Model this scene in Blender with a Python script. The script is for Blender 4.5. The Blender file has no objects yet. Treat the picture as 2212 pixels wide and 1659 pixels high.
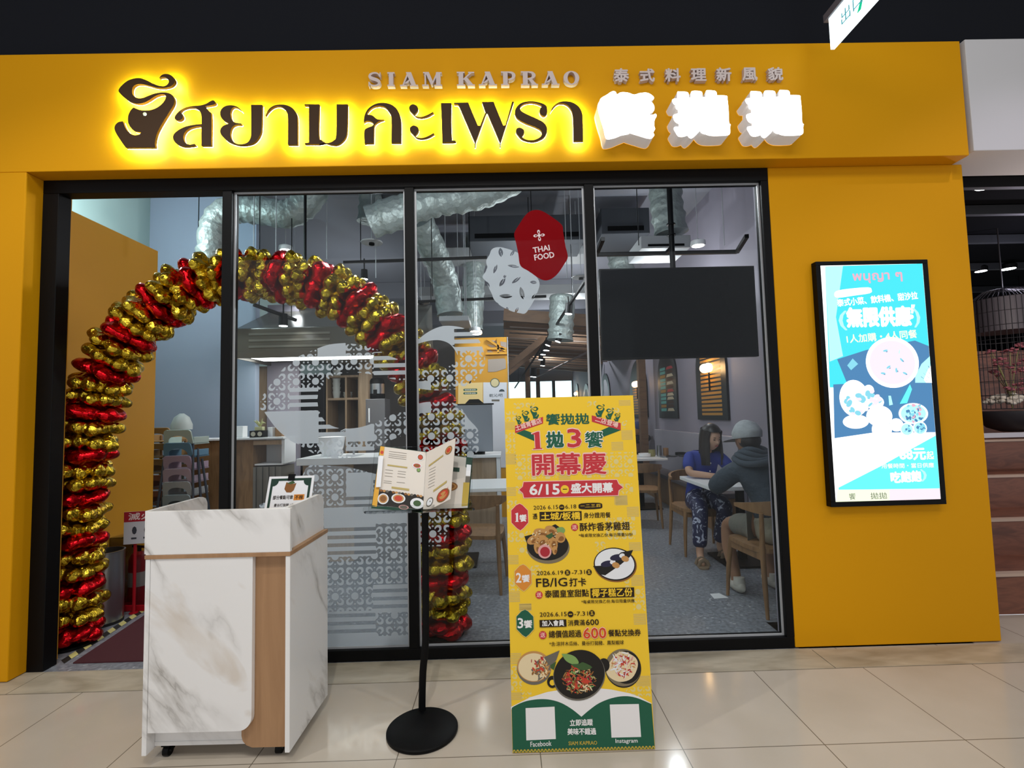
import bpy, bmesh, math, random
import numpy as np
from mathutils import Vector, Matrix
from mathutils.geometry import tessellate_polygon
SC = bpy.context.scene
COL = SC.collection
PI = math.pi
R = math.radians
rnd = random.Random(7)

# ------------------------------------------------------------------ camera, world, exposure
W, H, F = 2212, 1659, 1066.67
CAM = Vector((0.0, -2.9897, 1.4199))
YAW, PITCH, ROLL = 0.0137, 0.0624, -0.0245
_f = Vector((math.sin(YAW) * math.cos(PITCH), math.cos(YAW) * math.cos(PITCH), math.sin(PITCH)))
_r0 = Vector((math.cos(YAW), -math.sin(YAW), 0))
_u0 = _r0.cross(_f)
RT = math.cos(ROLL) * _r0 + math.sin(ROLL) * _u0
UP = -math.sin(ROLL) * _r0 + math.cos(ROLL) * _u0
cd = bpy.data.cameras.new('camera')
cd.sensor_width = 36
cd.lens = F / W * 36
cd.clip_start = 0.05
cam = bpy.data.objects.new('camera', cd)
COL.objects.link(cam)
cam.matrix_world = Matrix(((RT.x, UP.x, -_f.x, CAM.x), (RT.y, UP.y, -_f.y, CAM.y), (RT.z, UP.z, -_f.z, CAM.z), (0, 0, 0, 1)))
SC.camera = cam
SC.view_settings.view_transform = 'Standard'
SC.view_settings.look = 'None'
SC.view_settings.gamma = 1
SC.view_settings.exposure = 0.42
SC.view_settings.use_curve_mapping = False
SC.cycles.use_denoising = True
SC.cycles.max_bounces = 10
SC.cycles.transparent_max_bounces = 24
SC.cycles.sample_clamp_indirect = 4
wd = bpy.data.worlds.new('world')
SC.world = wd
wd.use_nodes = True
wd.node_tree.nodes['Background'].inputs[0].default_value = (0.93, 0.95, 1.0, 1)
wd.node_tree.nodes['Background'].inputs[1].default_value = 0.66


def area(name, loc, tgt, sx, sy, power, col=(1, .95, .88), spread=180):
    l = bpy.data.lights.new(name, 'AREA')
    l.shape = 'RECTANGLE'
    l.size, l.size_y, l.energy, l.color = sx, sy, power, col
    l.spread = R(spread)
    o = bpy.data.objects.new(name, l)
    COL.objects.link(o)
    o.location = loc
    o.rotation_euler = (Vector(tgt) - Vector(loc)).to_track_quat('-Z', 'Y').to_euler()
    return o


def spot(name, loc, tgt, power, ang, rad=.04, col=(1, .93, .84), blend=.5):
    l = bpy.data.lights.new(name, 'SPOT')
    l.energy, l.color, l.spot_size, l.spot_blend, l.shadow_soft_size = power, col, R(ang), blend, rad
    o = bpy.data.objects.new(name, l)
    COL.objects.link(o)
    o.location = loc
    o.rotation_euler = (Vector(tgt) - Vector(loc)).to_track_quat('-Z', 'Y').to_euler()
    return o


# the mall's ceiling lights, behind and above the viewer
area('mall_ceiling_light_wide', (-.2, -3.6, 5.1), (0, -.4, 1.2), 5.5, 1.0, 72, (1, .985, .965))
spot('mall_spot_left', (-2.7, -2.3, 4.8), (-1.9, -1.0, 0), 115, 88, .04, (1, .97, .92))
spot('mall_spot_right', (2.6, -2.4, 4.8), (1.6, -1.1, 0), 58, 72, .04, (1, .97, .92))
spot('mall_spot_centre', (-.3, -3.2, 5.1), (-.5, -.7, .5), 120, 60, .04, (1, .97, .92))
spot('mall_spot_far_right', (3.4, -1.6, 4.6), (3.1, -.7, .4), 50, 80, .05, (.93, .84, 1))
# the restaurant's own lamps
def lamp(name, loc, power, col=(.95, .97, 1), rad=.05):
    l = bpy.data.lights.new(name, 'POINT')
    l.energy, l.color, l.shadow_soft_size = power, col, rad
    o = bpy.data.objects.new(name, l)
    COL.objects.link(o)
    o.location = loc


for q, e in (((-.95, .85, 3.0), 22), ((1.0, .8, 3.1), 22), ((2.0, 3.3, 3.0), 24), ((.4, 3.5, 3.0), 36), ((1.3, 6.4, 3.2), 40), ((-2.6, 5.6, 2.9), 26), ((1.2, 10.5, 3.2), 50)):
    lamp('dining_lamp_light', q, e)
lamp('entry_lamp_light', (-3.6, 1.5, 3.5), 44, (.80, .97, 1))


# ------------------------------------------------------------------ pixels of the photograph onto real planes
def ray(x, y):
    return _f + RT * ((x - W / 2) / F) - UP * ((y - H / 2) / F)


def at(x, y, Y=None, Z=None, X=None):
    d = ray(x, y)
    t = (Y - CAM.y) / d.y if Y is not None else (Z - CAM.z) / d.z if Z is not None else (X - CAM.x) / d.x
    return CAM + d * t


class Canvas:
    """a flat surface: origin, right, up; n points at the viewer"""

    def __init__(s, o, u, v):
        s.o, s.u, s.v = Vector(o), Vector(u).normalized(), Vector(v).normalized()
        s.n = s.u.cross(s.v)

    def P(s, a, b, d=0.0):
        return s.o + s.u * a + s.v * b + s.n * d

    def px(s, x, y):
        d = ray(x, y)
        t = (s.o - CAM).dot(s.n) / d.dot(s.n)
        q = CAM + d * t - s.o
        return (q.dot(s.u), q.dot(s.v))

    def pxs(s, pts):
        return [s.px(*p[:2]) + tuple(p[2:]) for p in pts]


# ------------------------------------------------------------------ materials
MATS = {}


def _new(name):
    m = bpy.data.materials.new(name)
    m.use_nodes = True
    t = m.node_tree
    b = t.nodes['Principled BSDF']
    MATS[name] = m
    return m, t, b


def L(t, a, b):
    t.links.new(a, b)


def srgb(c):
    if isinstance(c, str):
        c = [int(c[i:i + 2], 16) / 255 for i in (0, 2, 4)]
    return tuple(x / 12.92 if x <= .04045 else ((x + .055) / 1.055) ** 2.4 for x in c)


def rgba(c):
    return (*srgb(c), 1) if isinstance(c, str) else (*c, 1)


def mat(name, col, rough=.5, metal=0, spec=.5, emit=0, ecol=None, bump=None, alpha=1, sample=True, coat=0, vary=0):
    if name in MATS:
        return MATS[name]
    m, t, b = _new(name)
    I = b.inputs
    I['Base Color'].default_value = rgba(col)
    I['Roughness'].default_value = rough
    I['Metallic'].default_value = metal
    I['Specular IOR Level'].default_value = spec
    I['Alpha'].default_value = alpha
    I['Coat Weight'].default_value = coat
    if emit:
        I['Emission Color'].default_value = rgba(ecol or col)
        I['Emission Strength'].default_value = emit
        if not sample:
            m.cycles.emission_sampling = 'NONE'
    if bump or vary:
        tc = t.nodes.new('ShaderNodeTexCoord')
        nz = t.nodes.new('ShaderNodeTexNoise')
        nz.inputs['Scale'].default_value = bump[0] if bump else 6
        nz.inputs['Detail'].default_value = 4
        L(t, tc.outputs['Object'], nz.inputs['Vector'])
        if bump:
            bp = t.nodes.new('ShaderNodeBump')
            bp.inputs['Strength'].default_value = bump[1]
            bp.inputs['Distance'].default_value = bump[2] if len(bump) > 2 else .01
            L(t, nz.outputs['Fac'], bp.inputs['Height'])
            L(t, bp.outputs['Normal'], I['Normal'])
        if vary:
            mx = t.nodes.new('ShaderNodeMix')
            mx.data_type = 'RGBA'
            c = rgba(col)
            mx.inputs['A'].default_value = tuple(x * (1 - vary) for x in c[:3]) + (1,)
            mx.inputs['B'].default_value = tuple(min(1, x * (1 + vary)) for x in c[:3]) + (1,)
            L(t, nz.outputs['Fac'], mx.inputs['Factor'])
            L(t, mx.outputs['Result'], I['Base Color'])
    return m


def ramp(t, src, stops):
    r = t.nodes.new('ShaderNodeValToRGB')
    e = r.color_ramp.elements
    while len(e) < len(stops):
        e.new(.5)
    for k, (p, c) in enumerate(stops):
        e[k].position = p
        e[k].color = rgba(c)
    L(t, src, r.inputs[0])
    return r.outputs[0]


def tex(t, kind, scale=(1, 1, 1), coord='Object', rot=(0, 0, 0), **kw):
    tc = t.nodes.new('ShaderNodeTexCoord')
    mp = t.nodes.new('ShaderNodeMapping')
    mp.inputs['Scale'].default_value = scale
    mp.inputs['Rotation'].default_value = rot
    L(t, tc.outputs[coord], mp.inputs['Vector'])
    n = t.nodes.new('ShaderNodeTex' + kind)
    L(t, mp.outputs[0], n.inputs['Vector'])
    for k, v in kw.items():
        n.inputs[k.replace('_', ' ')].default_value = v
    return n


def wood(name, c1, c2, scale=(14, 14, 1.2), rough=.45, rot=(0, 0, 0)):
    m, t, b = _new(name)
    n = tex(t, 'Noise', scale, rot=rot, Scale=1.6, Detail=6, Distortion=1.2)
    L(t, ramp(t, n.outputs['Fac'], [(.3, c1), (.55, c2), (.75, c1)]), b.inputs['Base Color'])
    b.inputs['Roughness'].default_value = rough
    return m


def mathn(t, op, a, b=None):
    n = t.nodes.new('ShaderNodeMath')
    n.operation = op
    for k, v in enumerate((a, b)):
        if v is None:
            continue
        if isinstance(v, (int, float)):
            n.inputs[k].default_value = v
        else:
            L(t, v, n.inputs[k])
    return n.outputs[0]


def mixc(t, fac, a, b):
    n = t.nodes.new('ShaderNodeMix')
    n.data_type = 'RGBA'
    for k, v in (('Factor', fac), ('A', a), ('B', b)):
        if isinstance(v, (str, tuple)):
            n.inputs[k].default_value = rgba(v)
        elif isinstance(v, (int, float)):
            n.inputs[k].default_value = v
        else:
            L(t, v, n.inputs[k])
    return n.outputs['Result']


def floor_tiles():
    m, t, b = _new('cream_floor_tiles')
    g = t.nodes.new('ShaderNodeNewGeometry')
    s = t.nodes.new('ShaderNodeSeparateXYZ')
    L(t, g.outputs['Position'], s.inputs[0])

    def joint(v, off):
        fr = mathn(t, 'FRACT', mathn(t, 'ADD', mathn(t, 'DIVIDE', mathn(t, 'SUBTRACT', v, off), .6), 40))
        return mathn(t, 'LESS_THAN', mathn(t, 'ABSOLUTE', mathn(t, 'SUBTRACT', fr, .5)), .4965)
    k = mathn(t, 'MULTIPLY', joint(s.outputs['X'], -.4896), joint(s.outputs['Y'], -.2323))
    n = tex(t, 'Noise', (1, 1, 1), Scale=2.2, Detail=5)
    c = ramp(t, n.outputs['Fac'], [(.3, 'BCB1A1'), (.7, 'C6BBAC')])
    L(t, mixc(t, k, '6E6557', c), b.inputs['Base Color'])
    b.inputs['Roughness'].default_value = .12
    b.inputs['Specular IOR Level'].default_value = .42
    return m


def stone(name, c1, c2, dirt):
    m, t, b = _new(name)
    n = tex(t, 'Noise', (3, 9, 3), Scale=1.5, Detail=8, Distortion=.8)
    n2 = tex(t, 'Noise', (1.3, 4, 1), Scale=1.1, Detail=5)
    c = ramp(t, n.outputs['Fac'], [(.3, c1), (.65, c2)])
    k = ramp(t, n2.outputs['Fac'], [(.5, (0, 0, 0)), (.72, (.55, .55, .55))])
    L(t, mixc(t, k, c, dirt), b.inputs['Base Color'])
    b.inputs['Roughness'].default_value = .3
    return m


def marble(name):
    m, t, b = _new(name)
    tc = t.nodes.new('ShaderNodeTexCoord')
    s = t.nodes.new('ShaderNodeSeparateXYZ')
    L(t, tc.outputs['Object'], s.inputs[0])
    h = mathn(t, 'ADD', s.outputs['X'], s.outputs['Y'])
    al = mathn(t, 'SUBTRACT', mathn(t, 'MULTIPLY', h, .62), mathn(t, 'MULTIPLY', s.outputs['Z'], .78))
    ac = mathn(t, 'ADD', mathn(t, 'MULTIPLY', h, .78), mathn(t, 'MULTIPLY', s.outputs['Z'], .62))

    def nz(ka, kc, off, det, dist):
        c = t.nodes.new('ShaderNodeCombineXYZ')
        L(t, mathn(t, 'MULTIPLY', al, ka), c.inputs[0])
        L(t, mathn(t, 'MULTIPLY', ac, kc), c.inputs[1])
        c.inputs[2].default_value = off
        n = t.nodes.new('ShaderNodeTexNoise')
        n.inputs['Scale'].default_value = 1
        n.inputs['Detail'].default_value = det
        n.inputs['Distortion'].default_value = dist
        L(t, c.outputs[0], n.inputs['Vector'])
        return n.outputs['Fac']
    d = mathn(t, 'ABSOLUTE', mathn(t, 'SUBTRACT', nz(.85, 2.7, 3.1, 6, .35), .5))
    v = ramp(t, d, [(0, (.33, .31, .28)), (.006, (.55, .53, .5)), (.035, (.84, .83, .81))])
    k = ramp(t, nz(1.5, 2.2, 9.7, 2, .3), [(.44, (1, 1, 1)), (.6, (.1, .1, .1))])
    soft = ramp(t, nz(2.2, 5, 5.3, 4, 1), [(.3, (.70, .64, .57)), (.42, (.85, .84, .825))])
    L(t, mixc(t, k, v, soft), b.inputs['Base Color'])
    b.inputs['Roughness'].default_value = .28
    return m


def terrazzo():
    m, t, b = _new('grey_terrazzo')
    n = tex(t, 'Voronoi', (1, 1, 1), Scale=70)
    n2 = tex(t, 'Noise', (1, 1, 1), Scale=38, Detail=3)
    c = ramp(t, n2.outputs['Fac'], [(.35, '6E7178'), (.62, '8C9098')])
    k = ramp(t, n.outputs['Color'], [(.86, (0, 0, 0)), (.9, (.5, .5, .5))])
    L(t, mixc(t, k, c, 'C9CBCE'), b.inputs['Base Color'])
    b.inputs['Roughness'].default_value = .4
    return m


def glass(name, refl=1.0, tint=(.93, .965, .97)):
    m, t, b = _new(name)
    t.nodes.remove(b)
    tr = t.nodes.new('ShaderNodeBsdfTransparent')
    tr.inputs[0].default_value = (*tint, 1)
    gl = t.nodes.new('ShaderNodeBsdfGlossy')
    gl.inputs['Roughness'].default_value = 0.0
    fr = t.nodes.new('ShaderNodeFresnel')
    fr.inputs[0].default_value = 1.42
    mx = t.nodes.new('ShaderNodeMixShader')
    L(t, mathn(t, 'MULTIPLY', fr.outputs[0], refl), mx.inputs[0])
    L(t, tr.outputs[0], mx.inputs[1])
    L(t, gl.outputs[0], mx.inputs[2])
    L(t, mx.outputs[0], t.nodes['Material Output'].inputs[0])
    return m


def film(name, col, opaque):
    """frosted film on glass: partly lets the room behind through"""
    m, t, b = _new(name)
    t.nodes.remove(b)
    tr = t.nodes.new('ShaderNodeBsdfTransparent')
    df = t.nodes.new('ShaderNodeBsdfDiffuse')
    df.inputs[0].default_value = rgba(col)
    tl = t.nodes.new('ShaderNodeBsdfTranslucent')
    tl.inputs[0].default_value = rgba(col)
    m1 = t.nodes.new('ShaderNodeMixShader')
    m1.inputs[0].default_value = .35
    L(t, df.outputs[0], m1.inputs[1])
    L(t, tl.outputs[0], m1.inputs[2])
    m2 = t.nodes.new('ShaderNodeMixShader')
    m2.inputs[0].default_value = opaque
    L(t, tr.outputs[0], m2.inputs[1])
    L(t, m1.outputs[0], m2.inputs[2])
    L(t, m2.outputs[0], t.nodes['Material Output'].inputs[0])
    return m


def foil(name, col, rough=.22, sc=26):
    m, t, b = _new(name)
    b.inputs['Base Color'].default_value = rgba(col)
    b.inputs['Metallic'].default_value = 1
    b.inputs['Roughness'].default_value = rough
    n = tex(t, 'Voronoi', (1, 1, 1), Scale=sc)
    n2 = tex(t, 'Noise', (1, 1, 1), Scale=sc * 1.4, Detail=3)
    bp = t.nodes.new('ShaderNodeBump')
    bp.inputs['Strength'].default_value = .75
    bp.inputs['Distance'].default_value = .012
    L(t, mathn(t, 'ADD', n.outputs['Distance'], n2.outputs['Fac']), bp.inputs['Height'])
    L(t, bp.outputs['Normal'], b.inputs['Normal'])
    return m


OCHRE = mat('ochre_paint', 'D6960A', .6, spec=.1, bump=(180, .06, .002))
OCHRE_IN = mat('ochre_panel', 'CC921A', .6)
BLACKM = mat('black_metal', '050506', .5, spec=.16)
DARKV = mat('dark_void_paint', '14161C', .95, spec=.2)
WHITEP = mat('white_paint', 'CBC9CA', .7)
FLOORM = floor_tiles()
SILL = stone('threshold_stone', 'A89C86', 'C0B5A0', '6B6557')
MARBLE = marble('white_veined_marble')
OAK = wood('oak_laminate', '9C7653', 'AB845F', (9, 9, .5))
OAKD = wood('chair_wood', '7A5A3C', '94704C', (9, 9, 1.5))
OAKL = wood('pale_wood', '9A8268', 'B49A7E', (8, 8, .6))
TIMBER = wood('brown_timber', '5E4634', '76583F', (1.2, 9, 9), .6)
TERR = terrazzo()
GLASS = glass('window_glass', .42)
ACRYL = glass('clear_acrylic', 1.4, (.97, .98, .98))
FROST = film('frosted_film', 'D0DAE2', .87)
FROSTL = film('pale_frosted_film', 'A9B7C4', .4)
REDF = film('red_film', '8E1319', .98)
GOLD = foil('gold_foil', 'BFA22F')
REDFOIL = foil('red_foil', 'C4141C', .26, 14)
DUCT = foil('silver_duct_foil', '9FA9A6', .55, 18)
DUCT.node_tree.nodes['Principled BSDF'].inputs['Metallic'].default_value = .55
GREYW = mat('grey_wall_paint', '97A3B6', .7)
LILAC = mat('lilac_wall_paint', '8E8894', .65)
CEILM = mat('grey_ceiling_paint', '8B8C95', .8)
STEEL = mat('brushed_steel', 'A9ABAE', .28, 1)
WHITE = mat('white_laminate', 'ECEDEF', .3)
SILVER = mat('silver_bead', 'B9BBBE', .35, .3)
LAMP = mat('lamp_glow', (1, 1, 1), .5, emit=14, sample=False)
LAMPW = mat('warm_lamp_glow', (1, .62, .3), .5, emit=9, ecol=(1, .62, .3), sample=False)


# ------------------------------------------------------------------ geometry
def smooth_path(pts, n=6):
    """closed Catmull-Rom outline; a point with a third entry is a corner"""
    N = len(pts)
    out = []
    P = [Vector((p[0], p[1])) for p in pts]
    cr = [len(p) > 2 for p in pts]
    for i in range(N):
        p1, p2 = P[i], P[(i + 1) % N]
        p0 = p1 - (p2 - p1) if cr[i] else P[i - 1]
        p3 = p2 + (p2 - p1) if cr[(i + 1) % N] else P[(i + 2) % N]
        if cr[i] and cr[(i + 1) % N]:
            out.append(p1)
            continue
        for k in range(n):
            t = k / n
            out.append(.5 * ((2 * p1) + (p2 - p0) * t + (2 * p0 - 5 * p1 + 4 * p2 - p3) * t * t + (3 * p1 - p0 - 3 * p2 + p3) * t ** 3))
    return [(q.x, q.y) for q in out]


def open_path(pts, n=5):
    P = [Vector(p) for p in pts]
    out = []
    for i in range(len(P) - 1):
        p1, p2 = P[i], P[i + 1]
        p0 = P[i - 1] if i else p1 * 2 - p2
        p3 = P[i + 2] if i + 2 < len(P) else p2 * 2 - p1
        for k in range(n):
            t = k / n
            out.append(.5 * ((2 * p1) + (p2 - p0) * t + (2 * p0 - 5 * p1 + 4 * p2 - p3) * t * t + (3 * p1 - p0 - 3 * p2 + p3) * t ** 3))
    out.append(P[-1])
    return out


_txt = {}


def text2d(s, bold):
    k = (s, bold)
    if k not in _txt:
        c = bpy.data.curves.new('t', 'FONT')
        c.body, c.fill_mode, c.offset, c.resolution_u = s, 'FRONT', bold, 2
        o = bpy.data.objects.new('t', c)
        me = bpy.data.meshes.new_from_object(o)
        vs = [(v.co.x, v.co.y) for v in me.vertices]
        fs = [tuple(p.vertices) for p in me.polygons]
        bpy.data.objects.remove(o)
        bpy.data.curves.remove(c)
        bpy.data.meshes.remove(me)
        xs = [v[0] for v in vs]
        ys = [v[1] for v in vs]
        _txt[k] = (vs, fs, (min(xs), min(ys), max(xs), max(ys)))
    return _txt[k]


class G:
    """collects shapes and links them as one mesh object"""

    def __init__(s, m=None, T=None):
        s.v, s.f, s.fm, s.mats, s.T = [], [], [], [], T
        s.c = 0
        if m:
            s.m(m)

    def m(s, m):
        if m not in s.mats:
            s.mats.append(m)
        s.c = s.mats.index(m)
        return s

    def add(s, vs, fs):
        o = len(s.v)
        s.v += [(s.T @ Vector(v)) if s.T else Vector(v) for v in vs]
        s.f += [tuple(i + o for i in f) for f in fs]
        s.fm += [s.c] * len(fs)
        return s

    def hexa(s, p):
        return s.add(p, [(0, 3, 2, 1), (4, 5, 6, 7), (0, 1, 5, 4), (1, 2, 6, 5), (2, 3, 7, 6), (3, 0, 4, 7)])

    def box(s, a, b):
        (x0, y0, z0), (x1, y1, z1) = a, b
        x0, x1 = min(x0, x1), max(x0, x1)
        y0, y1 = min(y0, y1), max(y0, y1)
        z0, z1 = min(z0, z1), max(z0, z1)
        return s.hexa([(x0, y0, z0), (x1, y0, z0), (x1, y1, z0), (x0, y1, z0), (x0, y0, z1), (x1, y0, z1), (x1, y1, z1), (x0, y1, z1)])

    def bar(s, p0, p1, w, h=None, up=(0, 0, 1)):
        """box beam from p0 to p1"""
        p0, p1 = Vector(p0), Vector(p1)
        d = (p1 - p0).normalized()
        a = d.cross(Vector(up))
        a = (a if a.length > 1e-4 else d.cross(Vector((1, 0, 0)))).normalized()
        b = a.cross(d)
        a, b = a * w / 2, b * (h or w) / 2
        return s.hexa([p0 - a - b, p0 + a - b, p0 + a + b, p0 - a + b, p1 - a - b, p1 + a - b, p1 + a + b, p1 - a + b])

    def tube(s, pts, r, n=10, caps=True, flat=1.0, up=None):
        P = [Vector(p) for p in pts]
        rs = r if isinstance(r, (list, tuple)) else [r] * len(P)
        ref = Vector(up) if up else None
        vs = []
        a = None
        for i, p in enumerate(P):
            d = (P[min(i + 1, len(P) - 1)] - P[max(i - 1, 0)]).normalized()
            if a is None or ref:
                q = ref or (Vector((0, 0, 1)) if abs(d.z) < .9 else Vector((1, 0, 0)))
                a = d.cross(q)
            a = (a - d * a.dot(d)).normalized()
            b = d.cross(a)
            for k in range(n):
                w = 2 * PI * k / n
                vs.append(p + a * (rs[i] * math.cos(w)) + b * (rs[i] * flat * math.sin(w)))
        fs = [(i * n + k, i * n + (k + 1) % n, (i + 1) * n + (k + 1) % n, (i + 1) * n + k) for i in range(len(P) - 1) for k in range(n)]
        if caps:
            fs += [tuple(range(n))[::-1], tuple((len(P) - 1) * n + k for k in range(n))]
        return s.add(vs, fs)

    def cyl(s, p0, p1, r0, r1=None, n=24):
        return s.tube([p0, p1], [r0, r0 if r1 is None else r1], n)

    def lathe(s, prof, o=(0, 0, 0), n=28, M=None):
        """profile of (radius, height) turned about z"""
        vs = []
        for r, z in prof:
            for k in range(n):
                w = 2 * PI * k / n
                q = Vector((r * math.cos(w), r * math.sin(w), z))
                vs.append((M @ q if M else q) + Vector(o))
        m = len(prof)
        fs = [(i * n + k, i * n + (k + 1) % n, (i + 1) * n + (k + 1) % n, (i + 1) * n + k) for i in range(m - 1) for k in range(n)]
        fs += [tuple(range(n))[::-1], tuple((m - 1) * n + k for k in range(n))]
        return s.add(vs, fs)

    def ell(s, c, r, n=18, m=12, M=None, fn=None):
        """ellipsoid; fn may push the unit point"""
        r = (r, r, r) if isinstance(r, (int, float)) else r
        vs = []
        for i in range(m + 1):
            t = PI * i / m
            for k in range(n):
                w = 2 * PI * k / n
                q = Vector((math.sin(t) * math.cos(w), math.sin(t) * math.sin(w), math.cos(t)))
                if fn:
                    q = Vector(fn(q))
                q = Vector((q.x * r[0], q.y * r[1], q.z * r[2]))
                vs.append((M @ q if M else q) + Vector(c))
        fs = [(i * n + k, (i + 1) * n + k, (i + 1) * n + (k + 1) % n, i * n + (k + 1) % n) for i in range(m) for k in range(n)]
        return s.add(vs, fs)

    def slab(s, cv, loops, d0, d1=None, back=True):
        """filled outline (first loop) with holes (other loops) on a canvas, d0 the face nearest the viewer, d1 its back"""
        pts = [p for lp in loops for p in lp]
        tri = tessellate_polygon([[Vector((p[0], p[1], 0)) for p in lp] for lp in loops])
        fs = []
        for t in tri:
            a, b, c = (Vector(pts[i][:2]) for i in t)
            fs.append(t if (b - a).cross(c - a) > 0 else (t[0], t[2], t[1]))
        s.add([cv.P(p[0], p[1], d0) for p in pts], fs)
        if d1 is not None:
            if back:
                s.add([cv.P(p[0], p[1], d1) for p in pts], [f[::-1] for f in fs])
            s.wall(cv, loops, d0, d1)
        return s

    def wall(s, cv, loops, d0, d1):
        for lp in loops:
            n = len(lp)
            ar = sum(lp[i][0] * lp[(i + 1) % n][1] - lp[(i + 1) % n][0] * lp[i][1] for i in range(n))
            vs = [cv.P(p[0], p[1], d0) for p in lp] + [cv.P(p[0], p[1], d1) for p in lp]
            q = [(i, n + i, n + (i + 1) % n, (i + 1) % n) for i in range(n)]
            s.add(vs, q if ar > 0 else [f[::-1] for f in q])
        return s

    def disc(s, cv, c, r, d, n=28, ry=None, rot=0):
        ry = ry or r
        q = []
        for k in range(n):
            w = 2 * PI * k / n
            x, y = r * math.cos(w), ry * math.sin(w)
            q.append((c[0] + x * math.cos(rot) - y * math.sin(rot), c[1] + x * math.sin(rot) + y * math.cos(rot)))
        return s.add([cv.P(a, b, d) for a, b in q], [tuple(range(n))])

    def quad(s, cv, pts, d):
        return s.add([cv.P(a, b, d) for a, b in pts], [tuple(range(len(pts)))])

    def text(s, cv, st, p0, p1, h, d, bold=.02):
        """lettering from bottom left p0 to bottom right p1 (canvas coordinates), h high; bold strokes are laid over each other"""
        vs, fs, (x0, y0, x1, y1) = text2d(st, 0)
        a, b = Vector(p0), Vector(p1)
        e = b - a
        w = Vector((-e.y, e.x)).normalized()
        sh = [(0, 0)]
        if bold > .005:
            r = bold * h
            n_ = 6 if bold < .03 else 8
            sh += [(r * math.cos(2 * PI * k / n_), r * math.sin(2 * PI * k / n_)) for k in range(n_)]
        for i, (ox, oy) in enumerate(sh):
            o = Vector((ox, oy))
            q = [a + o + e * ((x - x0) / (x1 - x0)) + w * (h * (y - y0) / (y1 - y0)) for x, y in vs]
            s.add([cv.P(p.x, p.y, d + i * 2e-6) for p in q], fs)
        return s

    def build(s, name, parent=None, smooth=0, bev=0, kind=None, label=None, cat=None, group=None, sub=0):
        me = bpy.data.meshes.new(name)
        off = Vector((0, 0, 0))
        q = parent
        while q is not None:
            off += q.location
            q = q.parent
        me.from_pydata([v - off for v in s.v], [], s.f)
        for m in s.mats:
            me.materials.append(m)
        me.polygons.foreach_set('material_index', s.fm)
        me.validate()
        if smooth:
            me.shade_smooth()
            me.set_sharp_from_angle(angle=R(smooth))
        o = bpy.data.objects.new(name, me)
        COL.objects.link(o)
        o.parent = parent
        if bev:
            b = o.modifiers.new('bevel', 'BEVEL')
            b.width, b.segments, b.limit_method, b.angle_limit = bev, 2, 'ANGLE', R(40)
        if sub:
            b = o.modifiers.new('subd', 'SUBSURF')
            b.levels = b.render_levels = sub
        return tag(o, label, cat, group, kind)


def tag(o, label=None, cat=None, group=None, kind=None):
    for k, v in (('label', label), ('category', cat), ('group', group), ('kind', kind)):
        if v:
            o[k] = v
    return o


def thing(name, label, cat, loc, group=None):
    o = bpy.data.objects.new(name, None)
    COL.objects.link(o)
    o.location = loc
    o.empty_display_size = .1
    return tag(o, label, cat, group)


def dup(o, loc=None, rot=None, label=None, group=None, scale=None, parent=None):
    c = o.copy()
    COL.objects.link(c)
    c.parent = parent
    if loc is not None:
        c.location = loc
    if rot is not None:
        c.rotation_euler = rot
    if scale is not None:
        c.scale = scale
    if label:
        c['label'] = label
    if group:
        c['group'] = group
    for ch in list(o.children):
        dup(ch, parent=c)
    return c


def rrect(x0, y0, x1, y1, r, n=5):
    q = []
    for cx, cy, a in ((x1 - r, y0 + r, -90), (x1 - r, y1 - r, 0), (x0 + r, y1 - r, 90), (x0 + r, y0 + r, 180)):
        for k in range(n + 1):
            w = R(a + 90 * k / n)
            q.append((cx + r * math.cos(w), cy + r * math.sin(w)))
    return q

def text3(g, cv, st, p0, p1, h, d0, d1, bold=.02):
    """solid lettering between depths d0 (front) and d1 (back)"""
    k = (st, 3)
    if k not in _txt:
        c = bpy.data.curves.new('t', 'FONT')
        c.body, c.fill_mode, c.resolution_u, c.extrude = st, 'BOTH', 2, 1
        o = bpy.data.objects.new('t', c)
        me = bpy.data.meshes.new_from_object(o)
        vs = [tuple(v.co) for v in me.vertices]
        _txt[k] = (vs, [tuple(p.vertices) for p in me.polygons], (min(v[0] for v in vs), min(v[1] for v in vs), max(v[0] for v in vs), max(v[1] for v in vs)))
        bpy.data.objects.remove(o)
        bpy.data.curves.remove(c)
        bpy.data.meshes.remove(me)
    vs, fs, (x0, y0, x1, y1) = _txt[k]
    a, e = Vector(p0), Vector(p1) - Vector(p0)
    up = Vector((-e.y, e.x)).normalized() * h
    for i in range(7):
        sh = Vector((0, 0)) if i == 6 else Vector((math.cos(PI / 3 * i), math.sin(PI / 3 * i))) * bold * h
        out = []
        for x, y, z in vs:
            p = a + sh + e * ((x - x0) / (x1 - x0)) + up * ((y - y0) / (y1 - y0))
            out.append(cv.P(p.x, p.y, (d0 if z > 0 else d1) + i * 1e-5))
        g.add(out, fs)


def stroke2(pts, w, n=5):
    """outline of a pen stroke along pts with widths w"""
    P = open_path([(p[0], p[1], 0) for p in pts], n)
    ws = w if isinstance(w, list) else [w] * len(pts)
    Wd = [q.x for q in open_path([(a, 0, 0) for a in ws], n)]
    Lf, Rt = [], []
    for i, p in enumerate(P):
        d = (P[min(i + 1, len(P) - 1)] - P[max(i - 1, 0)]).normalized()
        nrm = Vector((-d.y, d.x, 0)) * max(Wd[i], .004) / 2
        Lf.append((p.x + nrm.x, p.y + nrm.y))
        Rt.append((p.x - nrm.x, p.y - nrm.y))
    return Lf + Rt[::-1]


def crop(x0, y0, s):
    return lambda pts: [(x0 + p[0] / s, y0 + p[1] / s) + tuple(p[2:]) for p in pts]


# ------------------------------------------------------------------ the setting
def struct(g, name, **kw):
    return g.build(name, kind='structure', **kw)


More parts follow.
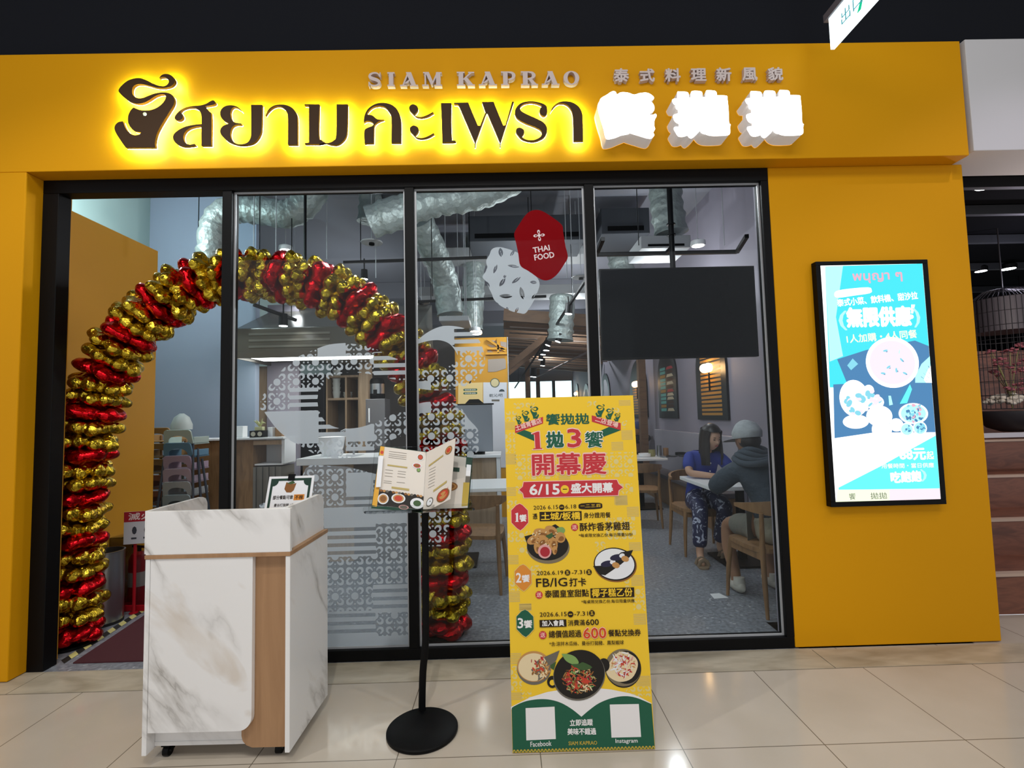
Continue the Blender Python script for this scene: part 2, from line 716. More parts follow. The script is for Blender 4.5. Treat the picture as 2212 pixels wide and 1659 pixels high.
g = G(FLOORM)
g.box((-9, -9, -.1), (9, -.232, 0)).box((1.7, -.02, -.1), (9, .372, 0))
struct(g, 'floor', label='cream polished mall floor tiles')
g = G(SILL)
for x0, x1 in ((-9, -4.1), (-4.095, -2.7), (-2.695, -1.2), (-1.195, .5), (.505, 1.76), (1.765, 3.2), (3.205, 9)):
    g.box((x0, -.2285, -.1), (x1, .0 if x0 < 1.6 else -.02, .001))
struct(g, 'trim_1', label='worn stone threshold strip along the shopfront')
g = G(TERR).box((-4.6, 0, -.1), (2.75, 18, 0))
struct(g, 'floor_dining_room', label='grey terrazzo restaurant floor')
g = G(OCHRE).box((-9, -.108, 2.93), (2.86, .1, 3.66))
struct(g, 'wall_front', bev=.004, label='ochre fascia wall carrying the sign letters')
g = G(OCHRE).box((-9, -.108, .003), (-2.812, .15, 2.93))
struct(g, 'wall_left', bev=.006, label='ochre wall left of the doorway')
g = G(OCHRE).box((1.678, 0, .006), (2.915, .09, 2.93))
struct(g, 'wall_right', bev=.006, label='ochre wall carrying the lit screen')
g = G(DARKV).box((-9, -.05, 3.66), (9, .3, 6.2)).box((-9, -9, 5.4), (9, .3, 5.6))
struct(g, 'ceiling_mall', label='dark mall ceiling void above the shopfront')
g = G(WHITEP).box((2.885, -.115, 2.955), (9, .22, 3.665))
struct(g, 'wall_right_bulkhead', bev=.004, label='pale grey bulkhead of the neighbouring shop')
# dining room shell
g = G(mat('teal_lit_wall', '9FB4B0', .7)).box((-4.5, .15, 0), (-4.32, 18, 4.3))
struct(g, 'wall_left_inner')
g = G(GREYW).box((-4.32, 3.0, 0), (-3.02, 3.1, 4.3))
struct(g, 'wall_back_entry')
g = G(LILAC).box((2.75, .1, 0), (2.9, 18, 4.3))
struct(g, 'wall_right_inner')
struct(G(LILAC).box((1.685, .095, 0), (2.745, .2, 4.3)), 'wall_front_inner')
g = G(mat('far_wall', '6F7580', .8)).box((-4.5, 17.0, 0), (2.75, 17.2, 1.0)).box((-4.5, 17.0, 2.75), (2.75, 17.2, 4.3)).box((-4.5, 17, 1.0), (-1.2, 17.2, 2.75))
g.m(mat('dark_mullion', '22303A', .6))
for x in (-1.2, -.1, .9, 1.9, 2.7):
    g.box((x, 16.95, 0.6), (x + .12, 17.1, 2.75))
g.box((-1.2, 16.95, 1.72), (2.75, 17.05, 1.86))
struct(g, 'wall_back')
g = G(mat('daylit_pane', (.75, .97, 1), .5, emit=1.5, ecol=(.75, .97, 1))).box((-1.2, 17.1, 1.0), (2.75, 17.12, 2.75))
struct(g, 'window_4', label='bright daylit window at the far end of the hall')
g = G(CEILM).box((-4.5, .02, 4.3), (2.9, 18, 4.4)).box((-4.5, .3, 2.95), (2.9, .11, 4.3))
struct(g, 'ceiling', label='grey painted ceiling of the restaurant')

# shopfront frame
g = G(BLACKM)
g.box((-2.812, 0, 2.847), (1.678, .09, 2.93))
g.box((-2.812, 0, .002), (-2.715, .09, 2.847))
for x in (-1.69, -.57, .55):
    g.box((x - .029, .002, .066), (x + .029, .088, 2.847))
g.box((-1.719, .002, .002), (-1.661, .088, .066))
g.box((-1.661, .003, .002), (1.678, .087, .066))
g.box((1.632, .001, .066), (1.678, .089, 2.847))
struct(g, 'trim_2', bev=.003, label='black metal shopfront frame')
g = G(OCHRE_IN).box((-2.83, .095, .004), (-2.765, .15, 2.93))
struct(g, 'trim_3', label='ochre return behind the door jamb')
panes = [(-1.661, -.599), (-.541, .521), (.579, 1.632)]
for i, (x0, x1) in enumerate(panes):
    g = G(GLASS).box((x0 + .004, .04, .07), (x1 - .004, .048, 2.843))
    w = struct(g, 'window_%d' % (i + 1), label='clear glass pane of the shopfront')
    g = G(SILVER)
    for a, b in (((x0, .03, .066), (x0 + .011, .038, 2.847)), ((x1 - .011, .03, .066), (x1, .038, 2.847)),
                 ((x0 + .011, .03, 2.836), (x1 - .011, .038, 2.847)), ((x0 + .011, .03, .066), (x1 - .011, .038, .077))):
        g.box(a, b)
    g.build('glazing_bead', w)

# ------------------------------------------------------------------ backlit sign letters
FAC = Canvas((0, -.108, 0), (1, 0, 0), (0, 0, 1))
LET = Canvas((0, -.158, 0), (1, 0, 0), (0, 0, 1))
BROWN = mat('brown_letter_face', '40290F', .6, spec=.25)
HALO = mat('halo_light', (1, .93, .62), .5, emit=46, ecol=(.72, 1, .72))
k1, k2, k3 = crop(200, 120, 3.68667), crop(760, 120, 4.0963), crop(1260, 120, 4.0963)
C = 1
emblem = [(500, 733, C), (497, 690), (515, 615), (560, 530), (610, 450), (645, 390), (650, 345), (630, 310), (590, 294), (545, 293), (490, 303), (440, 322), (395, 338), (350, 335), (320, 310), (314, 275), (325, 245), (355, 228), (400, 228), (450, 240), (510, 255), (570, 257), (625, 243), (655, 210), (645, 175), (615, 152), (580, 146), (550, 155), (530, 178, C), (545, 172), (575, 172), (602, 192), (603, 218), (575, 242), (530, 240), (480, 222), (430, 197), (380, 180), (330, 183), (280, 200), (235, 235), (206, 275), (222, 305), (260, 342), (305, 370), (355, 383), (400, 378), (450, 355), (500, 322), (545, 308), (575, 312), (582, 332), (570, 362), (540, 395), (490, 425), (430, 437), (375, 432), (325, 412, C), (300, 440), (283, 480), (282, 530), (300, 570), (335, 603), (387, 612, C), (370, 628), (330, 633), (290, 612), (262, 575), (240, 523, C), (205, 530), (180, 555), (174, 585), (190, 625), (225, 680), (262, 733, C)]
eye = [(415 + 15 * math.cos(a), 465 + 14 * math.sin(a)) for a in [2 * PI * i / 10 for i in range(10)]]
T1 = [(866, 718, C), (945, 718, C), (946, 480), (930, 445), (893, 404, C), (940, 396), (972, 387), (978, 372), (962, 357), (938, 363), (900, 385), (850, 398), (800, 402), (740, 414), (690, 442), (657, 480), (655, 505), (680, 518), (708, 508), (720, 488), (710, 462), (700, 445), (722, 425), (770, 412), (815, 416), (850, 440), (866, 480), (868, 545, C), (815, 550), (740, 565), (680, 595), (645, 630), (642, 665), (665, 700), (710, 722), (770, 722), (822, 715, C), (812, 702, C), (770, 708), (735, 690), (722, 650), (735, 610), (770, 580), (820, 565), (866, 560, C)]
T2 = [(1262, 392, C), (1350, 392, C), (1347, 560), (1335, 630), (1290, 690), (1220, 713), (1150, 710), (1080, 685), (1030, 640), (1015, 600), (1035, 562), (1085, 540, C), (1040, 515), (1018, 480), (1018, 440), (1045, 408), (1090, 395), (1140, 402), (1172, 422), (1190, 447, C), (1163, 424), (1135, 412), (1110, 420), (1098, 455), (1105, 500), (1130, 530), (1185, 541, C), (1185, 551, C), (1140, 552), (1110, 572), (1097, 620), (1107, 665), (1140, 698), (1190, 706), (1235, 690), (1258, 650), (1262, 600)]
T3 = [(1375, 478, C), (1400, 430), (1440, 400), (1490, 390), (1545, 395), (1595, 420), (1625, 465), (1633, 520), (1633, 710, C), (1555, 710, C), (1555, 500), (1545, 450), (1515, 415), (1475, 402), (1435, 413), (1400, 443)]
T4 = [(1688, 388, C), (1806, 388, C), (1803, 640), (1830, 685), (1880, 694), (1920, 675), (1940, 630), (1943, 388, C), (2032, 388, C), (2028, 600), (2010, 660), (1970, 700), (1930, 712), (1870, 702), (1815, 667, C), (1800, 705, C), (1690, 705, C), (1690, 697, C), (1722, 692, C), (1722, 400, C), (1688, 396, C)]
T5 = [(195, 775, C), (112, 778, C), (110, 670), (135, 640), (180, 622), (190, 603), (170, 585), (135, 577), (105, 592, C), (107, 555), (120, 510), (150, 465), (205, 430), (270, 418), (345, 432), (400, 475), (428, 535), (437, 610), (437, 772, C), (350, 772, C), (350, 560), (330, 500), (290, 455), (235, 443), (185, 457), (148, 490), (132, 522, C), (180, 528), (225, 562), (285, 566, C), (240, 582), (207, 608), (197, 645)]
T6 = [(548, 432), (580, 450), (585, 480), (567, 508), (556, 525), (580, 538), (620, 541), (670, 525), (718, 499, C), (724, 508, C), (675, 535), (620, 548), (570, 541), (540, 515), (512, 485), (508, 455), (525, 436)]
T7 = [(788, 420, C), (882, 420, C), (880, 600), (886, 750, C), (920, 752, C), (920, 765, C), (800, 768, C), (795, 600)]
T8 = [(905, 418, C), (1030, 415, C), (1115, 618, C), (1135, 620, C), (1182, 500, C), (1152, 410, C), (1255, 410, C), (1340, 618, C), (1358, 618, C), (1418, 408, C), (1434, 408, C), (1318, 765, C), (1316, 805, C), (1309, 805, C), (1307, 762, C), (1195, 500, C), (1097, 765, C), (1094, 808, C), (1087, 808, C), (1085, 762, C), (950, 450, C), (935, 432), (905, 430, C)]
T9 = [(1728, 470), (1728, 510), (1705, 535), (1675, 525), (1660, 495), (1668, 465), (1680, 445), (1650, 428), (1600, 415), (1550, 418), (1510, 435), (1490, 460), (1500, 490), (1550, 520), (1640, 560), (1700, 595), (1728, 640), (1722, 690), (1690, 730), (1630, 755), (1570, 757), (1510, 740), (1475, 710), (1452, 675), (1460, 645), (1490, 638), (1520, 655), (1525, 685), (1510, 710), (1515, 728), (1560, 747), (1610, 747), (1660, 725), (1680, 695), (1670, 660), (1620, 630), (1530, 595), (1470, 560), (1443, 520), (1450, 470), (1490, 425), (1550, 407), (1620, 407), (1690, 425), (1720, 445)]
T10 = [(1757, 500, C), (1775, 460), (1820, 420), (1880, 405), (1950, 415), (2005, 450), (2035, 500), (2043, 560), (2048, 755, C), (1963, 757, C), (1958, 560), (1945, 490), (1910, 440), (1860, 420), (1815, 430), (1780, 465)]
ORD = ['first', 'second', 'third', 'fourth', 'fifth', 'sixth', 'seventh', 'eighth', 'ninth', 'tenth']


def backlit(name, label, loops_px, holes_px=(), cat='sign letter', group='backlit brown letters on the fascia'):
    lps = [smooth_path(LET.pxs(l), 4) for l in loops_px]
    hls = [smooth_path(LET.pxs(l), 2) for l in holes_px]
    c = LET.P(sum(p[0] for p in lps[0]) / len(lps[0]), min(p[1] for p in lps[0]))
    t = thing(name, label, cat, c, group)
    g = G(BROWN)
    for lp in lps:
        g.slab(LET, [lp] + hls, 0, -.018)
    g.build('letter_face', t)
    g = G(HALO)
    for lp in lps:
        g.slab(LET, [lp], -.0195)
    g.build('halo_light', t)


backlit('backlit_emblem', 'backlit brown steaming pot emblem at the left end of the sign', [k1(emblem)], [k1(eye)], 'sign emblem', None)
thai = [[k1(T1)], [k1(T2)], [k1(T3)], [k1(T4)], [k2(T5)], [k2(T6), k2([(p[0] + 6, p[1] + 187) + tuple(p[2:]) for p in T6])], [k2(T7)], [k2(T8)], [k2(T9)], [k2(T10)]]
WHAT = ['curl with a raised tail', 'round double bowl open to the right', 'slim arch before the wide letter', 'pair of broad stems joined below', 'arch with a beak inside', 'two small commas one above the other', 'single straight stem', 'zigzag of two thick diagonals', 'S curve', 'slim arch beside the white characters']
for i, l in enumerate(thai):
    backlit('backlit_letter', 'backlit brown sign letter, %s from the emblem, %s' % (ORD[i], WHAT[i]), l)

# white channel characters
WHF = mat('white_lit_face', (1, 1, 1), .5, emit=4.0, ecol=(.97, .99, 1))
WHR = mat('white_channel_side', 'D9D6D3', .4, emit=.12, ecol=(.9, .95, 1))
CH = Canvas((0, -.215, 0), (1, 0, 0), (0, 0, 1))
w1 = [(160, 375), (205, 348), (255, 317), (285, 320), (297, 345, C), (335, 325), (395, 328), (450, 345), (500, 332), (560, 328), (600, 345), (625, 370), (618, 390), (597, 403, C), (620, 430), (630, 465), (615, 500), (565, 523, C), (610, 525), (640, 515), (648, 535), (630, 575), (628, 620), (635, 650), (620, 680), (628, 705), (600, 735), (560, 733), (500, 715), (440, 697), (397, 682, C), (340, 705), (280, 730), (220, 742), (195, 725), (178, 650), (150, 560), (126, 455), (145, 400)]
w2 = [(832, 325), (850, 318), (915, 322), (932, 340), (935, 370, C), (950, 372, C), (953, 325), (975, 312), (1035, 315), (1052, 330), (1055, 368, C), (1080, 368, C), (1085, 315), (1110, 307), (1165, 312), (1180, 330), (1182, 352, C), (1265, 355), (1275, 380), (1285, 480), (1290, 590), (1303, 610), (1298, 640), (1300, 680), (1280, 705), (1200, 712), (1120, 710), (1070, 690), (1037, 655, C), (1010, 690), (965, 730), (940, 730), (920, 708, C), (880, 720), (840, 715), (815, 680), (800, 650), (810, 632), (845, 630, C), (845, 605, C), (815, 590), (795, 550), (800, 525), (838, 512, C), (838, 440, C), (805, 435), (785, 400), (800, 382), (832, 380, C)]
w3 = [(p[0] + 647, p[1] - 3) + tuple(p[2:]) for p in w2]
CLEARFACE = mat('white_face_stroke', (1, 1, 1), .5, emit=3.6, ecol=(1, .99, .97))
for (pts, lab, ch, bx) in ((w1, 'leftmost of three white glowing characters, with a notched right side', '饗', (185, 345, 605, 715)), (w2, 'middle of three white glowing characters on the fascia', '拋', (830, 345, 1270, 700)), (w3, 'rightmost of three white glowing characters on the fascia', '拋', (1477, 342, 1917, 697))):
    lp = smooth_path(CH.pxs(k3(pts)), 4)
    t = thing('lit_character', lab, 'sign character', CH.P(lp[0][0], min(p[1] for p in lp)), 'white channel characters')
    G(WHF).slab(CH, [lp], 0).build('lit_face', t)
    g = G(WHR)
    g.wall(CH, [lp], -.0005, -.106)
    g.build('channel_side', t)
    g = G(CLEARFACE)
    a, b = CH.px(*k3([(bx[0], bx[3])])[0]), CH.px(*k3([(bx[2], bx[3])])[0])
    g.text(CH, ch, a, b, (bx[3] - bx[1]) / 4.0963 * 2.78 / F, .0008, .03)
    g.build('character_strokes', t)

# small serif name line
PALE = mat('pale_letter', 'C9B9B4', .5)
sr = {
    'S': [stroke2([(.86, .74), (.72, .92), (.45, .955), (.2, .85), (.16, .68), (.34, .56), (.66, .45), (.84, .3), (.76, .11), (.5, .045), (.25, .09), (.12, .27)], [.06, .1, .12, .15, .2, .24, .24, .2, .15, .12, .1, .06]), [(.06, 0), (.13, 0), (.16, .3), (.06, .34)], [(.84, .68), (.93, .64), (.94, 1), (.87, 1)]],
    'I': [[(.06, 0), (.94, 0), (.94, .1), (.06, .1)], [(.06, .9), (.94, .9), (.94, 1), (.06, 1)], [(.24, .05), (.76, .05), (.76, .95), (.24, .95)]],
    'A': [[(.0, 0), (.36, 0), (.36, .09), (0, .09)], [(.54, 0), (1, 0), (1, .09), (.54, .09)], [(.12, .05), (.2, .05), (.5, .95), (.42, 1)], [(.64, .05), (.9, .05), (.62, 1), (.34, 1), (.34, .95)], stroke2([(.24, .18), (.4, .28), (.54, .5)], [.04, .13, .02])],
    'M': [[(0, 0), (.32, 0), (.32, .09), (0, .09)], [(.6, 0), (1, 0), (1, .09), (.6, .09)], [(.12, .05), (.19, .05), (.19, .97), (.12, .97)], [(.05, .9), (.32, .9), (.32, 1), (.05, 1)], [(.14, 1), (.34, 1), (.55, .3), (.45, .08)], [(.45, .08), (.52, .1), (.84, 1), (.74, 1)], [(.7, .05), (.92, .05), (.92, 1), (.7, .98)], [(.74, .9), (.99, .9), (.99, 1), (.74, 1)]],
    'K': [[(0, 0), (.46, 0), (.46, .09), (0, .09)], [(.6, 0), (1, 0), (1, .09), (.6, .09)], [(.1, .05), (.36, .05), (.36, .95), (.1, .95)], [(0, .9), (.44, .9), (.44, 1), (0, 1)], [(.3, .42), (.4, .42), (.84, .92), (.74, .95)], [(.64, .9), (.98, .9), (.98, 1), (.64, 1)], [(.38, .5), (.56, .62), (.93, .05), (.64, .05)]],
    'P': [[(0, 0), (.56, 0), (.56, .09), (0, .09)], [(.14, .05), (.46, .05), (.46, .95), (.14, .95)], [(0, .9), (.6, .9), (.6, 1), (0, 1)], stroke2([(.5, .95), (.76, .9), (.88, .72), (.78, .5), (.5, .4)], [.1, .16, .24, .16, .1])],
    'R': [[(0, 0), (.5, 0), (.5, .09), (0, .09)], [(.12, .05), (.4, .05), (.4, .95), (.12, .95)], [(0, .9), (.55, .9), (.55, 1), (0, 1)], stroke2([(.44, .95), (.66, .9), (.76, .72), (.66, .53), (.4, .45)], [.1, .15, .22, .14, .1]), [(.4, .48), (.6, .5), (.94, .06), (.66, .06)], [(.62, 0), (1, 0), (1, .09), (.62, .09)]],
    'O': [[(.5 + .5 * math.cos(a), .5 + .5 * math.sin(a)) for a in [PI / 2 + PI * k / 12 for k in range(13)]] + [(.5 + .24 * math.cos(a), .5 + .42 * math.sin(a)) for a in [PI * 1.5 - PI * k / 12 for k in range(13)]],
          [(.5 + .5 * math.cos(a), .5 + .5 * math.sin(a)) for a in [-PI / 2 + PI * k / 12 for k in range(13)]] + [(.5 + .24 * math.cos(a), .5 + .42 * math.sin(a)) for a in [PI * .5 - PI * k / 12 for k in range(13)]]],
}
SML = Canvas((0, -.135, 0), (1, 0, 0), (0, 0, 1))
nth = {'A': 0}
for ch, x0, x1 in (('S', 140, 262), ('I', 310, 383), ('A', 427, 585), ('M', 623, 798), ('K', 930, 1088), ('A', 1124, 1284), ('P', 1322, 1450), ('R', 1498, 1648), ('A', 1682, 1838), ('O', 1875, 2015)):
    yb = 271 - (x0 - 140) / 1735 * 13
    a, b = SML.px(*k2([(x0, yb)])[0]), SML.px(*k2([(x1, yb)])[0])
    hh = 133 / 4.0963 * 2.86 / F
    e = (b[0] - a[0], b[1] - a[1])
    g = G(PALE)
    for j, pg in enumerate(sr[ch]):
        ar = sum(pg[i][0] * pg[(i + 1) % len(pg)][1] - pg[(i + 1) % len(pg)][0] * pg[i][1] for i in range(len(pg)))
        if ar < 0:
            pg = pg[::-1]
        g.slab(SML, [[(a[0] + e[0] * u, a[1] + e[1] * u + hh * v) for u, v in pg]], -.0002 * j, -.027)
    if ch == 'A':
        nth['A'] += 1
    lab = 'small pale serif sign letter %s' % ch + (', %s A of the line' % ORD[nth['A'] - 1] if ch == 'A' else ' above the brown letters')
    g.build('serif_letter', label=lab, cat='sign letter', group='pale serif letters above the brown ones')
for i, (ch, x0, y0, x1, y1) in enumerate((('泰', 275, 105, 402, 230), ('式', 505, 108, 630, 228), ('料', 730, 105, 860, 226), ('理', 958, 105, 1088, 220), ('新', 1183, 98, 1310, 222), ('風', 1413, 98, 1540, 218), ('貌', 1640, 95, 1768, 215))):
    g = G(PALE)
    text3(g, SML, ch, SML.px(*k3([(x0, y1)])[0]), SML.px(*k3([(x1, y1)])[0]), (y1 - y0) / 4.0963 * 2.86 / F, 0, -.027, .035)
    g.build('small_character', label='small pale character, %s from the left in the row of seven' % ORD[i], cat='sign character', group='small pale characters above the white ones')

# ------------------------------------------------------------------ films on the glass
GL = Canvas((0, .0385, 0), (1, 0, 0), (0, 0, 1))


def sd_poly(poly, x, y):
    """signed distance to a closed outline, positive inside (numpy)"""
    P = np.array(poly)
    d = np.full(x.shape, 1e9)
    ins = np.zeros(x.shape, bool)
    for i in range(len(P)):
        a, b = P[i], P[(i + 1) % len(P)]
        e = b - a
        t = np.clip(((x - a[0]) * e[0] + (y - a[1]) * e[1]) / max(e @ e, 1e-12), 0, 1)
        d = np.minimum(d, np.hypot(x - a[0] - t * e[0], y - a[1] - t * e[1]))
        c = (a[1] > y) != (b[1] > y)
        ins ^= c & (x < (b[0] - a[0]) * (y - a[1]) / (b[1] - a[1] + 1e-15) + a[0])
    return np.where(ins, d, -d)


def iso(g, cv, fn, box, step, d):
    """fill fn(x, y) > 0 on a canvas"""
    xs = np.arange(box[0], box[2] + step, step)
    ys = np.arange(box[1], box[3] + step, step)
    X, Y = np.meshgrid(xs, ys)
    Fv = fn(X, Y)
    Fv = np.where(np.abs(Fv) < 1e-7, 1e-7, Fv)
    ins = Fv > 0
    vs, fs, idx = [], [], {}

    def vid(k, x, y):
        if k not in idx:
            idx[k] = len(vs)
            vs.append(cv.P(float(x), float(y), d))
        return idx[k]
    for j in range(len(ys) - 1):
        i = 0
        while i < len(xs) - 1:
            cs = ((j, i), (j, i + 1), (j + 1, i + 1), (j + 1, i))
            q = [ins[c] for c in cs]
            if all(q):
                i0 = i
                while i < len(xs) - 1 and ins[j, i] and ins[j, i + 1] and ins[j + 1, i] and ins[j + 1, i + 1]:
                    i += 1
                fs.append((vid((j, i0), xs[i0], ys[j]), vid((j, i), xs[i], ys[j]), vid((j + 1, i), xs[i], ys[j + 1]), vid((j + 1, i0), xs[i0], ys[j + 1])))
                continue
            if any(q):
                pg = []
                for k in range(4):
                    a, b = cs[k], cs[(k + 1) % 4]
                    if ins[a]:
                        pg.append(vid(a, xs[a[1]], ys[a[0]]))
                    if ins[a] != ins[b]:
                        t = Fv[a] / (Fv[a] - Fv[b])
                        pg.append(vid((min(a, b), max(a, b)), xs[a[1]] + t * (xs[b[1]] - xs[a[1]]), ys[a[0]] + t * (ys[b[0]] - ys[a[0]])))
                if len(pg) > 2:
                    fs.append(tuple(pg))
            i += 1
    g.add(vs, fs)


PITCH_ = .1172
GX, GZ = GL.px(723, 781.5)


def flower(a, b):
    """one tile of the floral pattern, a and b in -.5 .. .5"""
    r = np.hypot(a, b)
    f = .185 - r
    A, B = np.abs(a), np.abs(b)
    for u, v in ((A, B), (B, A)):
        f = np.maximum(f, .062 - (np.abs(u - .39) + v))
    px_, py_ = A - .268, B - .268
    out = .178 - (np.abs(px_) ** 2.8 + np.abs(py_) ** 2.8) ** (1 / 2.8)
    out = np.minimum(out, .235 - np.maximum(np.abs(px_ - py_), 0) * 1.0)
    s = np.clip((A + B) / 2, .06, .25)
    hole = np.hypot(A - s, B - s) - .084
    return np.maximum(f, np.minimum(np.minimum(out, hole), r - .225)) * PITCH_


def frost(x, y, kind):
    a = ((x - GX) / PITCH_ + .5) % 1 - .5
    b = ((y - GZ) / PITCH_ + .5) % 1 - .5
    fl = flower(a, b)
    st = (.27 - np.abs(((y - GZ) / (PITCH_ / 2.56) + .15) % 1 - .5)) * .045
    return np.where(kind == 0, fl, np.where(kind == 1, st, .02))


def zone(x, y, rects, base=0):
    k = np.full(x.shape, base)
    for v, x0, y0, x1, y1 in rects:
        (u0, w1), (u1, w0) = GL.px(x0, y0), GL.px(x1, y1)
        k = np.where((x > u0) & (x < u1) & (y > w0) & (y < w1), v, k)
    return k


kc = crop(490, 700, 4.04634)
o2 = smooth_path(GL.pxs(kc([(1040, 165, C), (900, 178), (780, 218), (690, 255), (610, 292), (540, 345), (470, 415), (400, 500), (340, 590), (297, 640, C), (292, 745, C), (330, 770, C), (345, 795), (440, 920), (560, 1020), (640, 1062), (800, 1150), (950, 1176), (1100, 1165), (1280, 1110), (1400, 1030), (1583, 960, C), (1583, 335, C), (1400, 275, C), (1330, 230), (1200, 188)])), 4)
h2 = smooth_path(GL.pxs(kc([(795, 700), (800, 610), (850, 520), (930, 455), (1050, 425), (1200, 430), (1400, 470), (1640, 520, C), (1640, 765, C), (1500, 775), (1400, 810), (1290, 862), (1150, 905), (1000, 912), (890, 875), (825, 800)])), 4)
z2 = [(2, 490 + 795 / 4.046, 735, 490 + 1040 / 4.046, 700 + 293 / 4.046), (2, 560, 700 + 770 / 4.046, 490 + 797 / 4.046, 700 + 1040 / 4.046), (2, 490 + 1040 / 4.046, 700 + 880 / 4.046, 490 + 1290 / 4.046, 700 + 1020 / 4.046),
      (1, 490 + 550 / 4.046, 700 + 560 / 4.046, 490 + 797 / 4.046, 700 + 745 / 4.046), (1, 490 + 1285 / 4.046, 760, 885, 815), (1, 490 + 797 / 4.046, 700 + 800 / 4.046, 490 + 1040 / 4.046, 700 + 1000 / 4.046), (1, 490 + 1040 / 4.046, 966, 490 + 1290 / 4.046, 985)]


def f_ring(x, y):
    return np.minimum(np.minimum(sd_poly(o2, x, y), -sd_poly(h2, x, y)), frost(x, y, zone(x, y, z2)))


# lower panel: floral tiles, stripes and plain squares
low = GL.pxs([(660, 1012), (672, 1004), (750, 1008), (812, 1024), (884, 1018), (884, 1402), (560, 1406), (560, 1090), (640, 1060)])
z2b = [(2, 749, 1022, 806, 1072), (1, 749, 1072, 808, 1100), (2, 700, 1098, 884, 1132), (1, 700, 1132, 812, 1200), (1, 700, 1134, 812, 1192), (0, 812, 1130, 884, 1262), (1, 806, 1262, 884, 1322), (1, 700, 1322, 812, 1376), (2, 700, 1378, 884, 1404)]


def f_low(x, y):
    return np.minimum(sd_poly(low, x, y), frost(x, y, zone(x, y, z2b)))


g = G(FROST)
b0, b1 = GL.px(556, 1000), GL.px(884, 730)
iso(g, GL, f_ring, (b0[0], b0[1], b1[0], b1[1] + .02), .0045, 0)
b0, b1 = GL.px(556, 1408), GL.px(884, 1000)
iso(g, GL, f_low, (b0[0], b0[1], b1[0], b1[1]), .005, 0)
fm = g.build('floral_film', label='frosted film of floral tiles and stripes on the pane behind the counter', cat='window film')
G(FROSTL).slab(GL, [low], -.0004).build('pale_backing', fm)

o3 = smooth_path(GL.pxs([(901, 735, C), (922, 719), (941, 709), (960, 704), (985, 705), (1010, 712), (1030, 728), (1042, 750), (1048, 780), (1040, 806), (1012, 832), (975, 842), (935, 843), (902, 839, C)]), 4)
h3 = smooth_path(GL.pxs([(880, 752, C), (905, 742), (928, 736), (950, 735), (970, 742), (983, 757), (989, 772), (980, 786), (950, 797), (915, 799), (880, 800, C)]), 4)
l3 = smooth_path(GL.pxs([(902, 872, C), (930, 868), (985, 872), (1012, 905), (1035, 935), (1030, 985), (1000, 1000, C), (902, 1000, C)]), 4)
s3 = GL.pxs([(904, 1096), (975, 1096), (975, 1120), (958, 1180), (904, 1180)])
z3 = [(2, 900, 700, 981, 745), (1, 981, 700, 1050, 757), (2, 880, 824, 930, 850), (2, 900, 868, 930, 892), (2, 1003, 868, 1050, 925)]


def f_p3(x, y):
    u = np.minimum(sd_poly(o3, x, y), -sd_poly(h3, x, y))
    return np.minimum(u, frost(x, y, zone(x, y, z3)))


for fn, bx_, lab in ((f_p3, (901, 850, 1052, 700), 'frosted film arc of floral tiles beside the ochre kiosk'), (lambda x, y: np.minimum(sd_poly(l3, x, y), frost(x, y, zone(x, y, z3))), (901, 1002, 1040, 864), 'frosted film of floral tiles just above the open menu'), (lambda x, y: np.minimum(sd_poly(s3, x, y), frost(x, y, zone(x, y, z3))), (901, 1182, 980, 1092), 'small frosted film of floral tiles below the menu stand holder')):
    g = G(FROST)
    b0, b1 = GL.px(*bx_[:2]), GL.px(*bx_[2:])
    iso(g, GL, fn, (b0[0], b0[1], b1[0], b1[1]), .0045, 0)
    g.build('floral_film', label=lab, cat='window film')

# basil leaf disc and the red leaf
k6 = crop(880, 390, 4.2537)
disc = smooth_path(GL.pxs(k6([(770, 640), (800, 618), (850, 612), (900, 622), (960, 640), (1020, 665, C), (1045, 790, C), (1120, 838), (1190, 890), (1215, 955), (1190, 1040), (1170, 1090), (1120, 1175), (1080, 1222), (1030, 1218), (970, 1205), (910, 1180), (840, 1140), (795, 1090), (775, 1040), (745, 980), (725, 930), (690, 885), (720, 835), (730, 790), (725, 735), (755, 680)])), 4)
leaves = [(858, 660, 52, 25, 85), (965, 668, 44, 16, 125), (808, 812, 56, 17, -68), (975, 787, 68, 17, 10), (720, 800, 34, 16, -70), (872, 935, 58, 22, -55), (895, 880, 20, 14, -50), (1000, 915, 62, 18, -35), (1160, 935, 40, 18, 5), (740, 960, 42, 16, 70), (1052, 1035, 74, 26, 78), (905, 1062, 74, 24, 3), (1165, 1065, 46, 18, -50), (1005, 1190, 40, 15, -60), (918, 1180, 24, 13, 75), (815, 1130, 40, 14, 25), (1130, 1180, 26, 12, -20)]


def f_disc(x, y):
    u = sd_poly(disc, x, y)
    for cx, cy, l, w, a in leaves:
        c = GL.px(*k6([(cx, cy)])[0])
        s_ = 1 / 4.2537 * 2.99 / F
        a = R(-a)
        dx, dy = x - c[0], y - c[1]
        p, q = dx * math.cos(a) + dy * math.sin(a), -dx * math.sin(a) + dy * math.cos(a)
        l, w = l * .86, w * .84
        h = (l * l + w * w) / (2 * w) * s_
        lens = h - np.hypot(p, np.abs(q) + h - w * s_)
        vein = np.abs(q - .12 * p) - .0016
        u = np.minimum(u, -np.minimum(lens, np.where(p > -.3 * l * s_, vein, .01)))
    return u


